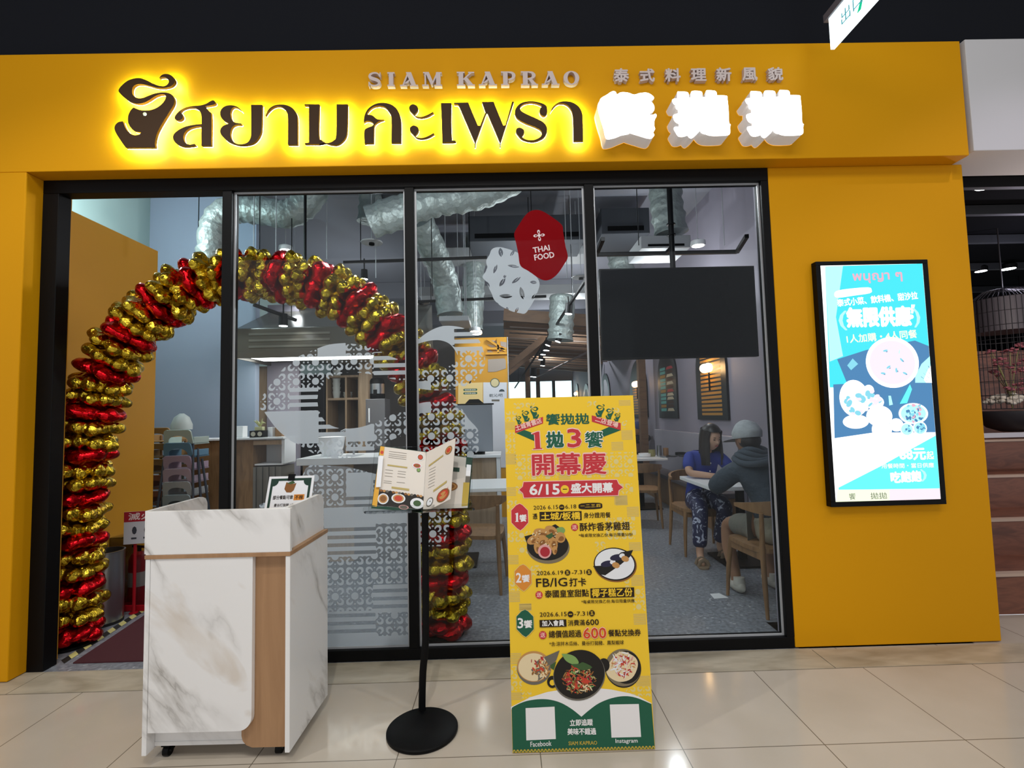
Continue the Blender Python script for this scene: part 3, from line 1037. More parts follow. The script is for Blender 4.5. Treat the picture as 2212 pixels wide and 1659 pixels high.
g = G(FROST)
xs_ = [p[0] for p in disc]
ys_ = [p[1] for p in disc]
iso(g, GL, f_disc, (min(xs_) - .01, min(ys_) - .01, max(xs_) + .01, max(ys_) + .01), .0035, 0)
g.build('leaf_film', label='round frosted film with leaf cut-outs on the glass', cat='window film')
red = smooth_path(GL.pxs(k6([(982, 488), (1030, 400), (1080, 325), (1125, 285), (1180, 271), (1240, 282), (1320, 330), (1418, 408), (1432, 480), (1452, 600), (1474, 704), (1440, 770), (1390, 845), (1345, 890), (1300, 914), (1250, 916), (1195, 890), (1120, 835), (1040, 783), (1020, 680), (1000, 580)])), 4)
t = thing('red_leaf_film', 'red leaf shaped film with white lettering on the glass', 'window film', GL.P(*red[0]))
G(REDF).slab(GL, [red], .0012).build('red_film', t)
WPRINT = mat('pale_print', 'E8D9DA', .6)
g = G(WPRINT)
q6 = lambda x, y: GL.px(*k6([(x, y)])[0])
g.text(GL, 'THAI', q6(1160, 666), q6(1310, 640), .034, .0016, .03)
g.text(GL, 'FOOD', q6(1172, 735), q6(1352, 706), .036, .0016, .03)
c0 = q6(1210, 505)
g.disc(GL, c0, .0095, .0016)
for k in range(4):
    w = PI / 2 * k + .1
    cc = (c0[0] + .023 * math.cos(w), c0[1] + .023 * math.sin(w))
    pts = []
    for i in range(16):
        v = 2 * PI * i / 16
        a_, b_ = .013 * math.cos(v), .009 * math.sin(v)
        pts.append((cc[0] + a_ * math.cos(w) - b_ * math.sin(w), cc[1] + a_ * math.sin(w) + b_ * math.cos(w)))
    inn = [(cc[0] + (p[0] - cc[0]) * .5 - .003 * math.cos(w), cc[1] + (p[1] - cc[1]) * .5 - .003 * math.sin(w)) for p in pts]
    g.slab(GL, [pts, inn], .0016)
g.build('lettering', t)

# ------------------------------------------------------------------ doorway: partition, mat, tape, bin, extinguisher, arch
g = G(OCHRE_IN).box((-3.16, .16, .004), (-3.06, 1.36, 2.95))
struct(g, 'wall_partition', bev=.003, label='ochre partition wall inside the doorway')
g = G(mat('burgundy_mat', '46171F', .95, bump=(400, .5, .003)))
MATC = Canvas((0, 0, .001), (1, 0, 0), (0, 1, 0))
g.slab(MATC, [[(-2.62, .09), (-1.72, .09), (-1.72, 1.5), (-2.80, 1.5)]], .007, 0)
g.build('door_mat', label='burgundy entrance mat on the grey floor', cat='mat')
YEL, BLK = mat('hazard_yellow', 'D8CE82', .6), mat('hazard_black', '22221E', .6)
g = G(YEL)
p0, p1 = Vector((-2.70, .09)), Vector((-2.88, 1.5))
dd = (p1 - p0).normalized()
nn = Vector((-dd.y, dd.x))
n_ = 24
for k in range(n_):
    g.m(YEL if k % 2 else BLK)
    a, b = p0 + (p1 - p0) * (k / n_), p0 + (p1 - p0) * ((k + 1) / n_)
    sh = dd * .05
    g.quad(MATC, [tuple(a - nn * .025), tuple(b - nn * .025), tuple(b + nn * .025 + sh), tuple(a + nn * .025 + sh)], .0012)
g.build('hazard_tape', label='yellow and black striped tape along the mat edge', cat='floor tape')

bc = Vector((-2.93, .70, 0))
t = thing('waste_bin', 'round brushed steel waste bin beside the balloon arch', 'bin', bc)
g = G(STEEL)
g.lathe([(.112, .015), (.115, .02), (.115, .50), (.118, .503), (.118, .51), (.108, .51), (.106, .05), (.02, .04)], bc, 40)
g.build('body', t, smooth=30)
G(mat('black_rubber', '101010', .7)).lathe([(.117, 0), (.117, .018), (.1, .018)], bc, 40).build('base_ring', t, smooth=30)
G(mat('bin_liner_dark', '1A1712', .8)).lathe([(.104, .42), (.103, .43), (.05, .41)], bc, 30).build('inner_bucket', t, smooth=30)

# fire extinguisher in a clear case, with a sign on a red pole
ec = Vector((-2.92, 1.02, 0))
t = thing('fire_extinguisher', 'red fire extinguisher in a clear case behind the steel bin', 'fire extinguisher', ec)
RED = mat('extinguisher_red', 'A3101E', .3)
G(RED).lathe([(.06, .03), (.068, .04), (.068, .36), (.05, .40), (.02, .42)], ec, 26).build('cylinder', t, smooth=30)
G(BLACKM).bar(ec + Vector((-.05, 0, .46)), ec + Vector((.05, 0, .45)), .02, .014).cyl(ec + Vector((0, 0, .42)), ec + Vector((0, 0, .46)), .014).build('valve_handle', t)
G(mat('paper_label', 'C9C5BE', .7)).tube([ec + Vector((0, 0, .16)), ec + Vector((0, 0, .27))], .0688, 26, False).build('label_band', t)
g = G(RED)
g.box(ec + Vector((-.15, -.13, .001)), ec + Vector((.15, .13, .05)))
g.build('case_base', t, bev=.008)
g = G(ACRYL)
for a, b in (((-.14, -.125, .05), (.14, -.12, .55)), ((-.14, .12, .05), (.14, .125, .55)), ((-.14, -.12, .05), (-.135, .12, .55)), ((.135, -.12, .05), (.14, .12, .55)), ((-.14, -.125, .55), (.14, .125, .556))):
    g.box(ec + Vector(a), ec + Vector(b))
g.build('clear_case', t)
sc_ = Vector((-2.835, .815, 0))
t = thing('extinguisher_sign', 'white and red fire extinguisher sign on a red pole', 'sign', sc_)
G(RED).cyl(sc_ + Vector((0, .045, 0)), sc_ + Vector((0, .045, .62)), .011, n=12).lathe([(.03, 0), (.03, .008), (.012, .012)], sc_ + Vector((0, .045, 0))).build('pole', t)
ES = Canvas(sc_ + Vector((-.055, -.0, .52)), (.97, .22, 0), (0, 0, 1))
G(mat('sign_white', 'C9CDD6', .5)).slab(ES, [[(0, 0), (.3, 0), (.3, .24), (0, .24)]], 0, -.006).build('board', t)
g = G(mat('sign_red', 'A51D30', .5)).quad(ES, [(0, .165), (.3, .165), (.3, .24), (0, .24)], .001)
g.m(WPRINT).text(ES, '滅火器', (.03, .178), (.27, .178), .052, .002)
g.m(mat('print_dark', '3A3F4A', .6))
for i in range(3):
    g.disc(ES, (.07 + .08 * i, .1), .016, .001, 8, .03)
    g.quad(ES, [(.05 + .08 * i, .035), (.085 + .08 * i, .035), (.085 + .08 * i, .048), (.05 + .08 * i, .048)], .001)
g.build('print', t)

# balloon arch: rings of four foil balloons round a hidden hoop
AY = .36
pathpx = [(150, 1400), (154, 1280), (160, 1150), (170, 1050), (186, 950), (212, 850), (254, 760), (312, 690), (380, 640), (452, 606), (540, 596), (620, 600), (690, 617), (752, 648), (808, 692), (858, 742), (898, 800), (926, 862), (944, 940), (953, 1040), (957, 1150), (957, 1260), (955, 1392)]
hoop = open_path([at(x, y, Y=AY) for x, y in pathpx], 12)
hoop[0].z = max(hoop[0].z, .05)
cum = [0]
for a, b in zip(hoop, hoop[1:]):
    cum.append(cum[-1] + (b - a).length)
NR = 66


def on_hoop(s):
    i = max(0, min(len(hoop) - 2, int(np.searchsorted(cum, s)) - 1))
    k = (s - cum[i]) / (cum[i + 1] - cum[i])
    return hoop[i].lerp(hoop[i + 1], k), (hoop[min(i + 2, len(hoop) - 1)] - hoop[max(i - 1, 0)]).normalized()


def balloon_mesh(name, m, lobes, depth, seed):
    rr = random.Random(seed)
    ph = [rr.uniform(0, 6.28) for _ in range(6)]
    g = G(m)

    def fn(q):
        w = math.atan2(q.y, q.x)
        rim = math.hypot(q.x, q.y)
        lo = abs(math.cos(lobes * w / 2 + ph[0]))
        k = 1 + rim * (depth * (lo - .6) + .035 * math.sin(19 * w + ph[1]) * rim ** 3)
        z = q.z * (1 + .16 * math.sin(5 * q.x + ph[2]) * math.sin(6 * q.y + ph[3])) * (.72 + .5 * lo * rim)
        return (q.x * k, q.y * k, z)
    g.ell((0, 0, 0), (.106, .106, .055), 40, 14, fn=fn)
    o = g.build(name, smooth=50)
    return o


protos = {c: [balloon_mesh('%s_balloon' % c, m, lb, dp, sd) for sd in (1, 2)] for c, m, lb, dp in (('gold', GOLD, 5, .34), ('red', REDFOIL, 4, .12))}
arch = thing('balloon_arch', 'arch of red and gold foil balloons standing inside the doorway', 'balloon arch', (-1.65, AY, 0))
for i in range(NR):
    c, tg = on_hoop((i + .4) * cum[-1] / NR)
    c.z = max(c.z, .06)
    col = 'red' if i % 3 == 1 or i in (0, NR - 1) else 'gold'
    ring = bpy.data.objects.new('balloon_ring', None)
    COL.objects.link(ring)
    ring.parent = arch
    ring.location = c - arch.location
    a0 = (PI / 4 if i % 2 else 0) + rnd.uniform(-.2, .2)
    e1 = tg.cross(Vector((0, 1, 0)))
    e1 = (e1 if e1.length > .05 else Vector((1, 0, 0))).normalized()
    e2 = tg.cross(e1).normalized()
    for k in range(4):
        w = a0 + k * PI / 2
        rad = e1 * math.cos(w) + e2 * math.sin(w)
        src = protos[col][(i + k) % 2]
        o = src.copy()
        COL.objects.link(o)
        o.parent = ring
        z = (tg + rad * rnd.uniform(-.25, .25) + tg.cross(rad) * rnd.uniform(-.2, .2)).normalized()
        x = (rad - z * rad.dot(z)).normalized()
        y = z.cross(x)
        s = rnd.uniform(.92, 1.06)
        M = Matrix((x, y, z)).transposed() @ Matrix.Rotation(rnd.uniform(0, 6.28), 3, 'Z') * s
        o.matrix_basis = Matrix.Translation(rad * .086) @ M.to_4x4()
for l in protos.values():
    for o in l:
        bpy.data.objects.remove(o)
g = G(BLACKM)
g.tube(hoop[::6], .008, 8)
for q in (hoop[0], hoop[-1]):
    g.lathe([(.15, .001), (.15, .018), (.02, .024)], (q.x, AY, 0), 28)
g.build('hoop_frame', arch)

# ------------------------------------------------------------------ yellow standee
LEAN = R(5)
ST = Canvas((-.006, -.823, .003), (1, -.008, 0), (0, math.sin(LEAN), math.cos(LEAN)))
kA, kB, kC, kD = crop(1080, 850, 6.9125), crop(1080, 1070, 6.5059), crop(1080, 1300, 6.32), crop(1090, 1480, 6.5059)


def ink(name, col, **k):
    return mat(name, col, .5, spec=.3, **k)


SY, SG, SR, SK, SW = ink('standee_yellow', 'EFC531'), ink('standee_green', '1F5B43'), ink('standee_red', 'C2343C'), ink('standee_black', '2A1C0C'), ink('standee_white', 'E9E6E4')
SP, SS, SO, SPK, SGD = ink('standee_pale_flower', 'DCC983'), ink('standee_stripe', 'CFB56A'), ink('standee_orange', 'D98A33'), ink('standee_pink', 'F0C3B8'), ink('standee_gold', 'C3A63E')


class Printer:
    """prints flat shapes given in pixels of an enlarged piece of the photograph"""

    def __init__(s, g, cv, k, base, h2d):
        s.g, s.cv, s.k, s.d, s.f = g, cv, k, base, h2d

    def p(s, x, y):
        return s.cv.px(*s.k([(x, y)])[0])

    def dd(s):
        s.d += .00006
        return s.d

    def poly(s, m, pts, curve=0, d=None):
        q = s.cv.pxs(s.k(pts))
        q = smooth_path(q, curve) if curve else [a[:2] for a in q]
        s.g.m(m).slab(s.cv, [q], d or s.dd())

    def dot(s, m, x, y, r, ry=None, rot=0, n=24, d=None):
        s.g.m(m).disc(s.cv, s.p(x, y), r * s.f, d or s.dd(), n, (ry or r) * s.f, rot)

    def text(s, m, st, x0, y0, x1, y1, h, bold=.02, edge=None):
        a, b = s.p(x0, y0), s.p(x1, y1)
        if st == '1':
            ex, w_ = Vector(b) - Vector(a), None
            up_ = Vector((-ex.y, ex.x)).normalized() * h * s.f
            sh_ = [(0, 0), (1, 0), (1, .05), (.8, .07), (.8, 1), (.55, 1), (0, .9), (0, .84), (.25, .85), (.25, .07), (0, .05)]
            for m_, gx in ((edge, .1), (m, 0)):
                if m_:
                    q = [Vector(a) + ex * (.5 + (u - .5) * (1 + 3 * gx)) + up_ * (.5 + (v - .5) * (1 + gx)) for u, v in sh_]
                    s.g.m(m_).slab(s.cv, [[(c.x, c.y) for c in q]], s.dd())
            return
        if edge:
            s.g.m(edge).text(s.cv, st, a, b, h * s.f * 1.03, s.dd(), bold + .035)
        s.g.m(m).text(s.cv, st, a, b, h * s.f, s.dd(), bold)


t = thing('standee', 'tall yellow promotion board leaning back on the tiles', 'standee', (.29, -.82, 0))
g = G(SW)
g.slab(ST, [[(0, 0), (.6, 0), (.6, 1.5), (0, 1.5)]], -.0006, -.012)
g.m(SY).slab(ST, [[(0, 0), (.6, 0), (.6, 1.5), (0, 1.5)]], 0)
g.build('board', t)
g = G(BLACKM)
g.bar((.29, -.69, 1.15), (.29, -.28, .012), .03, .008).bar((.29, -.70, .35), (.29, -.42, .30), .012, .006)
g.build('back_strut', t)
# tile pattern
g = G(SP)
fl = [(kA, [(210, 120, 520, 230), (70, 260, 300, 420), (70, 580, 230, 890), (235, 900, 880, 1290), (1310, 90, 1440, 200), (1590, 210, 1800, 300), (1810, 400, 1900, 520), (1240, 870, 1990, 1260), (1780, 1340, 1985, 1500), (240, 1380, 360, 1500)]),
      (kB, [(90, 40, 240, 230), (110, 500, 430, 680), (250, 700, 390, 830), (1500, 300, 1900, 640), (1340, 640, 1480, 800), (400, 980, 580, 1140), (130, 1160, 260, 1340), (1740, 1190, 1840, 1290), (1880, 1300, 2030, 1626)]),
      (kC, [(150, 870, 300, 1220), (290, 1210, 430, 1320), (1720, 1150, 2050, 1300)])]
stp = [(kA, [(1780, 90, 1950, 180), (70, 420, 230, 540), (1670, 710, 1840, 850), (1820, 540, 1980, 690), (90, 890, 240, 1060), (90, 1390, 240, 1530), (880, 1190, 1050, 1285), (1710, 1510, 1900, 1659)]),
       (kB, [(1630, 0, 1790, 140), (1790, 150, 1950, 300), (1820, 650, 1980, 780), (1850, 1110, 2010, 1270), (110, 830, 260, 970), (130, 1340, 280, 1500), (270, 1510, 440, 1626)]),
       (kC, [(270, 20, 430, 110), (1830, 150, 1990, 310), (150, 690, 290, 850), (1860, 1000, 2045, 1150), (150, 1230, 300, 1340)])]


def rect_of(k, r):
    a, b = ST.px(*k([(r[0], r[3])])[0]), ST.px(*k([(r[2], r[1])])[0])
    return max(a[0], .001), a[1], min(b[0], .599), b[1]


for k, rs in fl:
    for r in rs:
        x0, y0, x1, y1 = rect_of(k, r)
        iso(g, ST, lambda x, y: np.minimum(np.minimum(np.minimum(x - x0, x1 - x), np.minimum(y - y0, y1 - y)), flower((x / .063 + .5) % 1 - .5, (y / .063 + .5) % 1 - .5) * .5), (x0, y0, x1, y1), .0032, .0003)
g.m(SS)
for k, rs in stp:
    for r in rs:
        x0, y0, x1, y1 = rect_of(k, r)
        n_ = max(3, int((y1 - y0) / .006))
        for i in range(n_):
            a = y0 + (y1 - y0) * i / n_
            g.quad(ST, [(x0, a), (x1, a), (x1, a + .004), (x0, a + .004)], .0003)
g.build('pattern_print', t)
# upper lettering
fA = 2.22 / F / 6.9125
g = G()
p = Printer(g, ST, kA, .0006, fA)
p.poly(SG, [(245, 592), (370, 545), (535, 605), (520, 712)])
p.poly(SG, [(1812, 545), (1630, 498), (1475, 567), (1545, 648)])
p.poly(SR, [(228, 485), (646, 348), (646, 447), (228, 592)])
p.poly(SR, [(1372, 325), (1806, 442), (1806, 547), (1375, 420)])
for x0, y0, x1, y1, mir in ((240, 330, 325, 460, 1), (330, 250, 445, 420, 1), (455, 185, 585, 375, 1), (1430, 160, 1565, 350, 0), (1580, 215, 1700, 385, 0), (1705, 290, 1800, 415, 0)):
    q = []
    for e in emblem:
        u, v = (e[0] - 174) / 481, (e[1] - 146) / 587
        u = u if mir else 1 - u
        u = 1 - u if False else u
        q.append((x0 + (1 - u) * (x1 - x0) if mir == 1 else x0 + (1 - u) * (x1 - x0), y0 + v * (y1 - y0)) + tuple(e[2:]))
    p.poly(SG, q, 3)
p.text(SG, '饗拋拋', 697, 468, 1335, 455, 165, .026)
p.text(SR, '1', 500, 835, 632, 828, 265, .03, SPK)
p.text(SG, '拋', 705, 808, 950, 802, 232, .045, SW)
p.text(SR, '3', 1020, 802, 1216, 795, 270, .03, SPK)
p.text(SG, '饗', 1282, 808, 1545, 800, 238, .022, SW)
p.text(SR, '開幕慶', 492, 1222, 1590, 1195, 318, .026, SPK)
p.text(SPK, '土城青雲店', 248, 560, 632, 438, 84, .03)
p.text(SPK, '二店登場', 1420, 415, 1755, 510, 82, .03)
p.poly(SPK, [(348, 1312), (1752, 1278), (1784, 1345), (1850, 1400), (1784, 1450), (1772, 1528), (352, 1565), (338, 1495), (278, 1437), (334, 1390)])
p.poly(SR, [(356, 1322), (1745, 1288), (1772, 1350), (1838, 1400), (1772, 1446), (1764, 1518), (361, 1555), (348, 1490), (290, 1437), (344, 1390)])
p.text(SW, '6/15', 448, 1512, 892, 1503, 150, .04)
p.dot(SY, 970, 1430, 62)
p.text(SK, '一', 940, 1436, 1005, 1434, 12)
p.text(SW, '盛大開幕', 1068, 1488, 1688, 1474, 142, .04)
g.build('upper_lettering', t)


def tag_shape(p, m, edge, pts, st, x0, y0, x1, y1):
    c = (sum(q[0] for q in pts) / len(pts), sum(q[1] for q in pts) / len(pts))
    p.poly(edge, [(c[0] + (q[0] - c[0]) * 1.05, c[1] + (q[1] - c[1]) * 1.04) for q in pts])
    p.poly(m, pts)
    p.text(SW, st[0], x0 + (10 if st[0] == '1' else 0), y0, x0 + (x1 - x0) * .36, y0, 124, .03)
    p.text(SW, st[1], x0 + (x1 - x0) * .44, y0, x1, y1, 96, .03)


hexa = lambda cx, cy: [(cx, cy - 187), (cx + 40, cy - 165), (cx + 112, cy - 92), (cx + 118, cy + 78), (cx + 55, cy + 150), (cx + 10, cy + 187), (cx - 35, cy + 160), (cx - 115, cy + 78), (cx - 118, cy - 92), (cx - 50, cy - 165)]
fB = 2.2 / F / 6.5059
g = G()
p = Printer(g, ST, kB, .0006, fB)
tag_shape(p, SR, SPK, hexa(280, 305), '1饗', 205, 372, 378, 366)
p.text(SK, '2026 6.15', 475, 202, 820, 190, 55, .01)
p.dot(SK, 870, 167, 39)
p.text(SY, '一', 848, 171, 893, 169, 8)
p.text(SK, '6.18', 922, 188, 1076, 182, 55, .01)
p.poly(SK, [(1145, 113), (1400, 104), (1440, 145), (1405, 186), (1148, 194), (1106, 155)], 3)
p.text(SY, '一.二.三.四', 1135, 172, 1412, 163, 42, .01)
p.text(SK, '憑', 465, 336, 530, 332, 76)
p.poly(SK, [(557, 232), (1148, 220), (1151, 350), (560, 363)])
p.text(SY, '土城/板橋', 582, 348, 1132, 336, 102, .03)
p.text(SK, '身分證用餐', 1180, 320, 1556, 311, 76, .015)
p.dot(SR, 1050, 447, 50)
p.text(SPK, '送', 1018, 478, 1082, 476, 62)
p.text(SK, '酥炸香茅雞翅', 1125, 502, 1826, 484, 112, .02)
p.text(SK, '*每桌限兌換乙份,每日限量50份', 1110, 590, 1868, 573, 50, .01)
tag_shape(p, SO, SP, hexa(327, 1157), '2饗', 230, 1222, 422, 1214)
p.text(SK, '2026.6.19', 520, 1122, 892, 1110, 54, .01)
p.dot(SK, 950, 1084, 39)
p.text(SY, '五', 930, 1106, 972, 1104, 42)
p.text(SK, '-7.31', 1012, 1110, 1196, 1102, 54, .01)
p.dot(SK, 1252, 1077, 39)
p.text(SY, '五', 1232, 1099, 1274, 1097, 42)
p.text(SK, 'FB/IG', 512, 1288, 946, 1274, 112, .02)
p.text(SK, '打卡', 980, 1277, 1212, 1270, 108, .025)
p.dot(SR, 550, 1397, 50)
p.text(SPK, '送', 518, 1428, 582, 1426, 62)
p.text(SK, '泰國皇室甜點', 635, 1437, 1250, 1420, 98, .02)
p.poly(SK, [(1270, 1306), (1884, 1290), (1889, 1425), (1275, 1441)])
p.text(SY, '椰子糕乙份', 1296, 1428, 1862, 1412, 108, .025)
p.text(SK, '*每桌限兌換乙份,每日限量供應', 1145, 1522, 1892, 1504, 50, .01)
p.k, p.f = kC, 2.2 / F / 6.32
tag_shape(p, SG, SP, [(x, y) for x, y in hexa(344, 291)], '3饗', 245, 356, 442, 350)
p.text(SK, '2026.6.15', 545, 202, 912, 192, 55, .01)
p.dot(SK, 963, 167, 39)
p.text(SY, '一', 940, 171, 986, 169, 8)
p.text(SK, '-7.31', 1015, 190, 1202, 184, 54, .01)
p.dot(SK, 1255, 152, 39)
p.text(SY, '五', 1235, 174, 1277, 172, 42)
p.poly(SK, [(540, 246), (905, 235), (909, 335), (543, 346)])
p.text(SW, '加入會員', 577, 330, 876, 322, 72, .03)
p.text(SK, '消費滿', 930, 326, 1160, 318, 74, .015)
p.text(SK, '600', 1175, 316, 1350, 310, 72, .025)
p.dot(SR, 585, 450, 50)
p.text(SPK, '送', 553, 482, 617, 480, 62)
p.text(SK, '總價值超過', 670, 490, 1112, 476, 90, .02)
p.text(ink('standee_vermilion', 'CF4A1E'), '600', 1142, 497, 1450, 490, 130, .03, SPK)
p.text(SK, '餐點兌換券', 1480, 470, 1922, 460, 86, .02)
p.text(SK, '*含:涼拌木瓜絲、曼谷打拋豬、鳳梨蝦球', 675, 602, 1690, 578, 54, .01)
g.build('offer_lettering', t)

# pictures of dishes
IB = {n: ink('food_' + n, c) for n, c in dict(dark='1E1B17', brown='8A5A2C', tan='C08E52', cream='E3CFA6', red='A82A33', chili='C4432F', green='3F5B33', leaf='7FA05A', grey='6B665C', white='E4E6E8', pinkish='D9A09C', plum='2A2740', wood='7C7058').items()}


def heap(p, cx, cy, rx, ry, n, cols, smin, smax, seed, d):
    rr = random.Random(seed)
    for i in range(n):
        a, r = rr.uniform(0, 6.28), math.sqrt(rr.random())
        p.dot(IB[rr.choice(cols)], cx + rx * r * math.cos(a), cy + ry * r * math.sin(a), rr.uniform(smin, smax), rr.uniform(smin * .35, smin), rr.uniform(0, 3.1), 9, d + i * 2e-6)


def dish(fn):
    g = G()
    p = Printer(g, ST, kB, .0011, fB)
    fn(p)
    return g.build('dish_picture', t)


def dish1(p):
    p.dot(IB['wood'], 680, 735, 300, 215, n=40)
    p.dot(IB['dark'], 672, 700, 292, 205, n=40)
    p.poly(IB['dark'], [(345, 575), (470, 545), (780, 405), (830, 440), (900, 560), (640, 760), (390, 700)])
    p.poly(IB['leaf'], [(790, 470), (880, 445), (918, 500), (850, 560)], 3)
    for x, y, rx, ry, a in ((480, 620, 105, 60, .4), (600, 540, 130, 70, -.3), (720, 490, 90, 60, -.4), (590, 650, 95, 90, .5), (745, 680, 65, 100, .2), (850, 590, 70, 75, .6), (520, 740, 40, 80, .2), (770, 770, 35, 60, -.1)):
        p.dot(IB['tan'], x, y, rx, ry, a, 16)
        p.dot(IB['brown'], x + 14, y + 18, rx * .55, ry * .45, a, 10)
    heap(p, 640, 600, 220, 110, 60, ['tan', 'cream', 'brown'], 9, 24, 3, p.d + .0001)
    p.d += .0004
    p.poly(IB['green'], [(640, 570), (700, 540), (735, 520), (750, 570), (720, 600), (690, 610)])
    p.dot(IB['pinkish'], 630, 787, 95, n=30)
    p.dot(IB['red'], 634, 792, 68, n=30)


def dish2(p):
    p.dot(IB['brown'], 1620, 975, 302, 230, -.1, 40)
    p.dot(IB['dark'], 1615, 965, 292, 222, -.1, 40)
    p.dot(IB['white'], 1612, 962, 276, 205, -.1, 40)
    p.poly(IB['dark'], [(1308, 992), (1470, 985), (1700, 800), (1872, 765), (1830, 860), (1700, 970), (1570, 1060), (1480, 1122), (1410, 1110), (1345, 1040)])
    for x, y in ((1510, 960), (1640, 870)):
        p.dot(IB['plum'], x, y, 95, 42, .15, 14)
        p.dot(IB['white'], x + 75, y - 25, 40, 30, .3, 12)
        p.dot(IB['tan'], x + 120, y + 20, 55, 40, -.3, 12)


def dish3(p):
    p.k, p.f = kC, 2.18 / F / 6.32
    p.dot(IB['grey'], 465, 905, 228, 205, 0, 40)
    p.dot(IB['tan'], 465, 880, 224, 190, 0, 40)
    p.dot(IB['cream'], 462, 890, 205, 172, 0, 40)
    heap(p, 560, 920, 125, 130, 90, ['cream', 'tan', 'grey', 'brown'], 14, 45, 5, p.d + .0001)
    p.d += .0004
    heap(p, 540, 850, 130, 90, 12, ['chili', 'red'], 16, 40, 6, p.d + .0001)
    p.d += .0002
    p.poly(IB['grey'], [(600, 755), (815, 660), (770, 790), (700, 880), (660, 850)])
    p.poly(IB['green'], [(690, 860), (770, 810), (735, 930), (690, 900)])


def dish4(p):
    p.k, p.f = kC, 2.18 / F / 6.32
    p.d = .0022
    p.dot(IB['dark'], 1420, 860, 75, 85, 0, 20)
    p.dot(IB['dark'], 715, 1090, 70, 75, 0, 20)
    p.dot(SY, 715, 1100, 36, 36, 0, 14)
    p.dot(IB['grey'], 1082, 1000, 350, 305, .3, 44)
    p.dot(IB['dark'], 1080, 985, 340, 298, .3, 44)
    heap(p, 1080, 1060, 225, 185, 210, ['brown', 'tan', 'cream', 'chili', 'leaf', 'brown'], 10, 42, 8, p.d + .0001)
    p.d += .0007
    heap(p, 1060, 1030, 190, 140, 14, ['chili', 'red'], 22, 50, 9, p.d + .0001)
    p.d += .0002
    p.poly(IB['leaf'], [(840, 705, 1), (940, 710), (1030, 750), (1075, 830), (1000, 850), (900, 800)], 4)
    p.poly(IB['green'], [(970, 850), (1080, 840), (1135, 820), (1260, 890), (1140, 930), (1050, 900)], 3)


def dish5(p):
    p.k, p.f = kC, 2.18 / F / 6.32
    p.dot(IB['dark'], 1682, 905, 240, 240, 0, 44)
    p.dot(IB['wood'], 1682, 895, 238, 232, 0, 44)
    p.dot(IB['dark'], 1720, 890, 200, 205, 0, 40)
    p.poly(IB['cream'], [(1450, 930), (1500, 820), (1600, 700), (1700, 680), (1850, 760), (1880, 880), (1800, 1040), (1640, 1090), (1500, 1030)], 4)
    heap(p, 1690, 860, 160, 170, 90, ['cream', 'pinkish', 'chili', 'cream', 'tan'], 14, 46, 11, p.d + .0001)
    p.d += .0004
    heap(p, 1700, 870, 150, 150, 26, ['red', 'chili'], 12, 30, 12, p.d + .0001)
    p.d += .0002
    heap(p, 1670, 850, 140, 170, 26, ['white'], 10, 60, 13, p.d + .0001)


# lower panel
g = G()
p = Printer(g, ST, kD, .0006, 2.18 / F / 6.5059)
p.poly(SW, [(90, 305), (360, 170), (600, 95), (800, 62), (1080, 45), (1300, 40), (1500, 60), (1760, 112), (1900, 165), (2062, 250), (2066, 300), (1080, 460), (92, 340)])
hump = [(88, 322), (200, 262), (330, 217), (500, 195), (650, 205), (800, 250), (950, 338), (1080, 442, 1), (1200, 340), (1330, 250), (1500, 182), (1680, 152), (1850, 175), (2064, 262)]
q = smooth_path(ST.pxs(kD([(88, 322, 1)] + hump[1:-1] + [(2064, 262, 1)])), 4)
q = [(max(.001, min(.599, a)), b) for a, b in q]
lo = [a for a in q if True]
g.m(SG).slab(ST, [[(.001, .004)] + [(.599, .004)] + sorted([a for a in q], key=lambda a: -a[0])], p.dd())
p.poly(SW, [(295, 322), (702, 300), (720, 755), (306, 775)])
p.poly(SW, [(1478, 270), (1886, 262), (1918, 725), (1502, 735)])
p.text(SW, 'Facebook', 365, 866, 660, 850, 62, .01)
p.text(SW, 'Instagram', 1560, 828, 1870, 822, 66, .01)
p.text(SW, '立即追蹤', 920, 572, 1240, 562, 78, .03)
p.text(SW, '美味不錯過', 886, 697, 1286, 690, 80, .03)
p.text(SGD, 'SIAM KAPRAO', 900, 842, 1300, 832, 46, .02)
d0 = p.dd()
for i in range(41):
    cx = .6 * (i + .5) / 41
    g.m(SGD).add([ST.P(cx + .0066 * math.cos(PI * k / 8), .002 + .0115 * math.sin(PI * k / 8), d0) for k in range(9)], [tuple(range(9))])
    g.m(SG).add([ST.P(cx + .0028 * math.cos(PI * k / 6), .002 + .006 * math.sin(PI * k / 6), d0 + .0001) for k in range(7)], [tuple(range(7))])
g.build('lower_panel_print', t)
for fn in (dish1, dish2, dish3, dish5, dish4):
    dish(fn)

# ------------------------------------------------------------------ wheeled marble counter
t = thing('reception_counter', 'white marble laminate counter with oak strip on small casters', 'counter', (-1.24, -.64, 0))
T = Matrix.Translation((-1.545, -.832, 0)) @ Matrix.Rotation(R(-.8), 4, 'Z')
KW, KD = .615, .425


def kb(m, *boxes):
    g = G(m, T)
    for a, b in boxes:
        g.box(a, b)
    return g


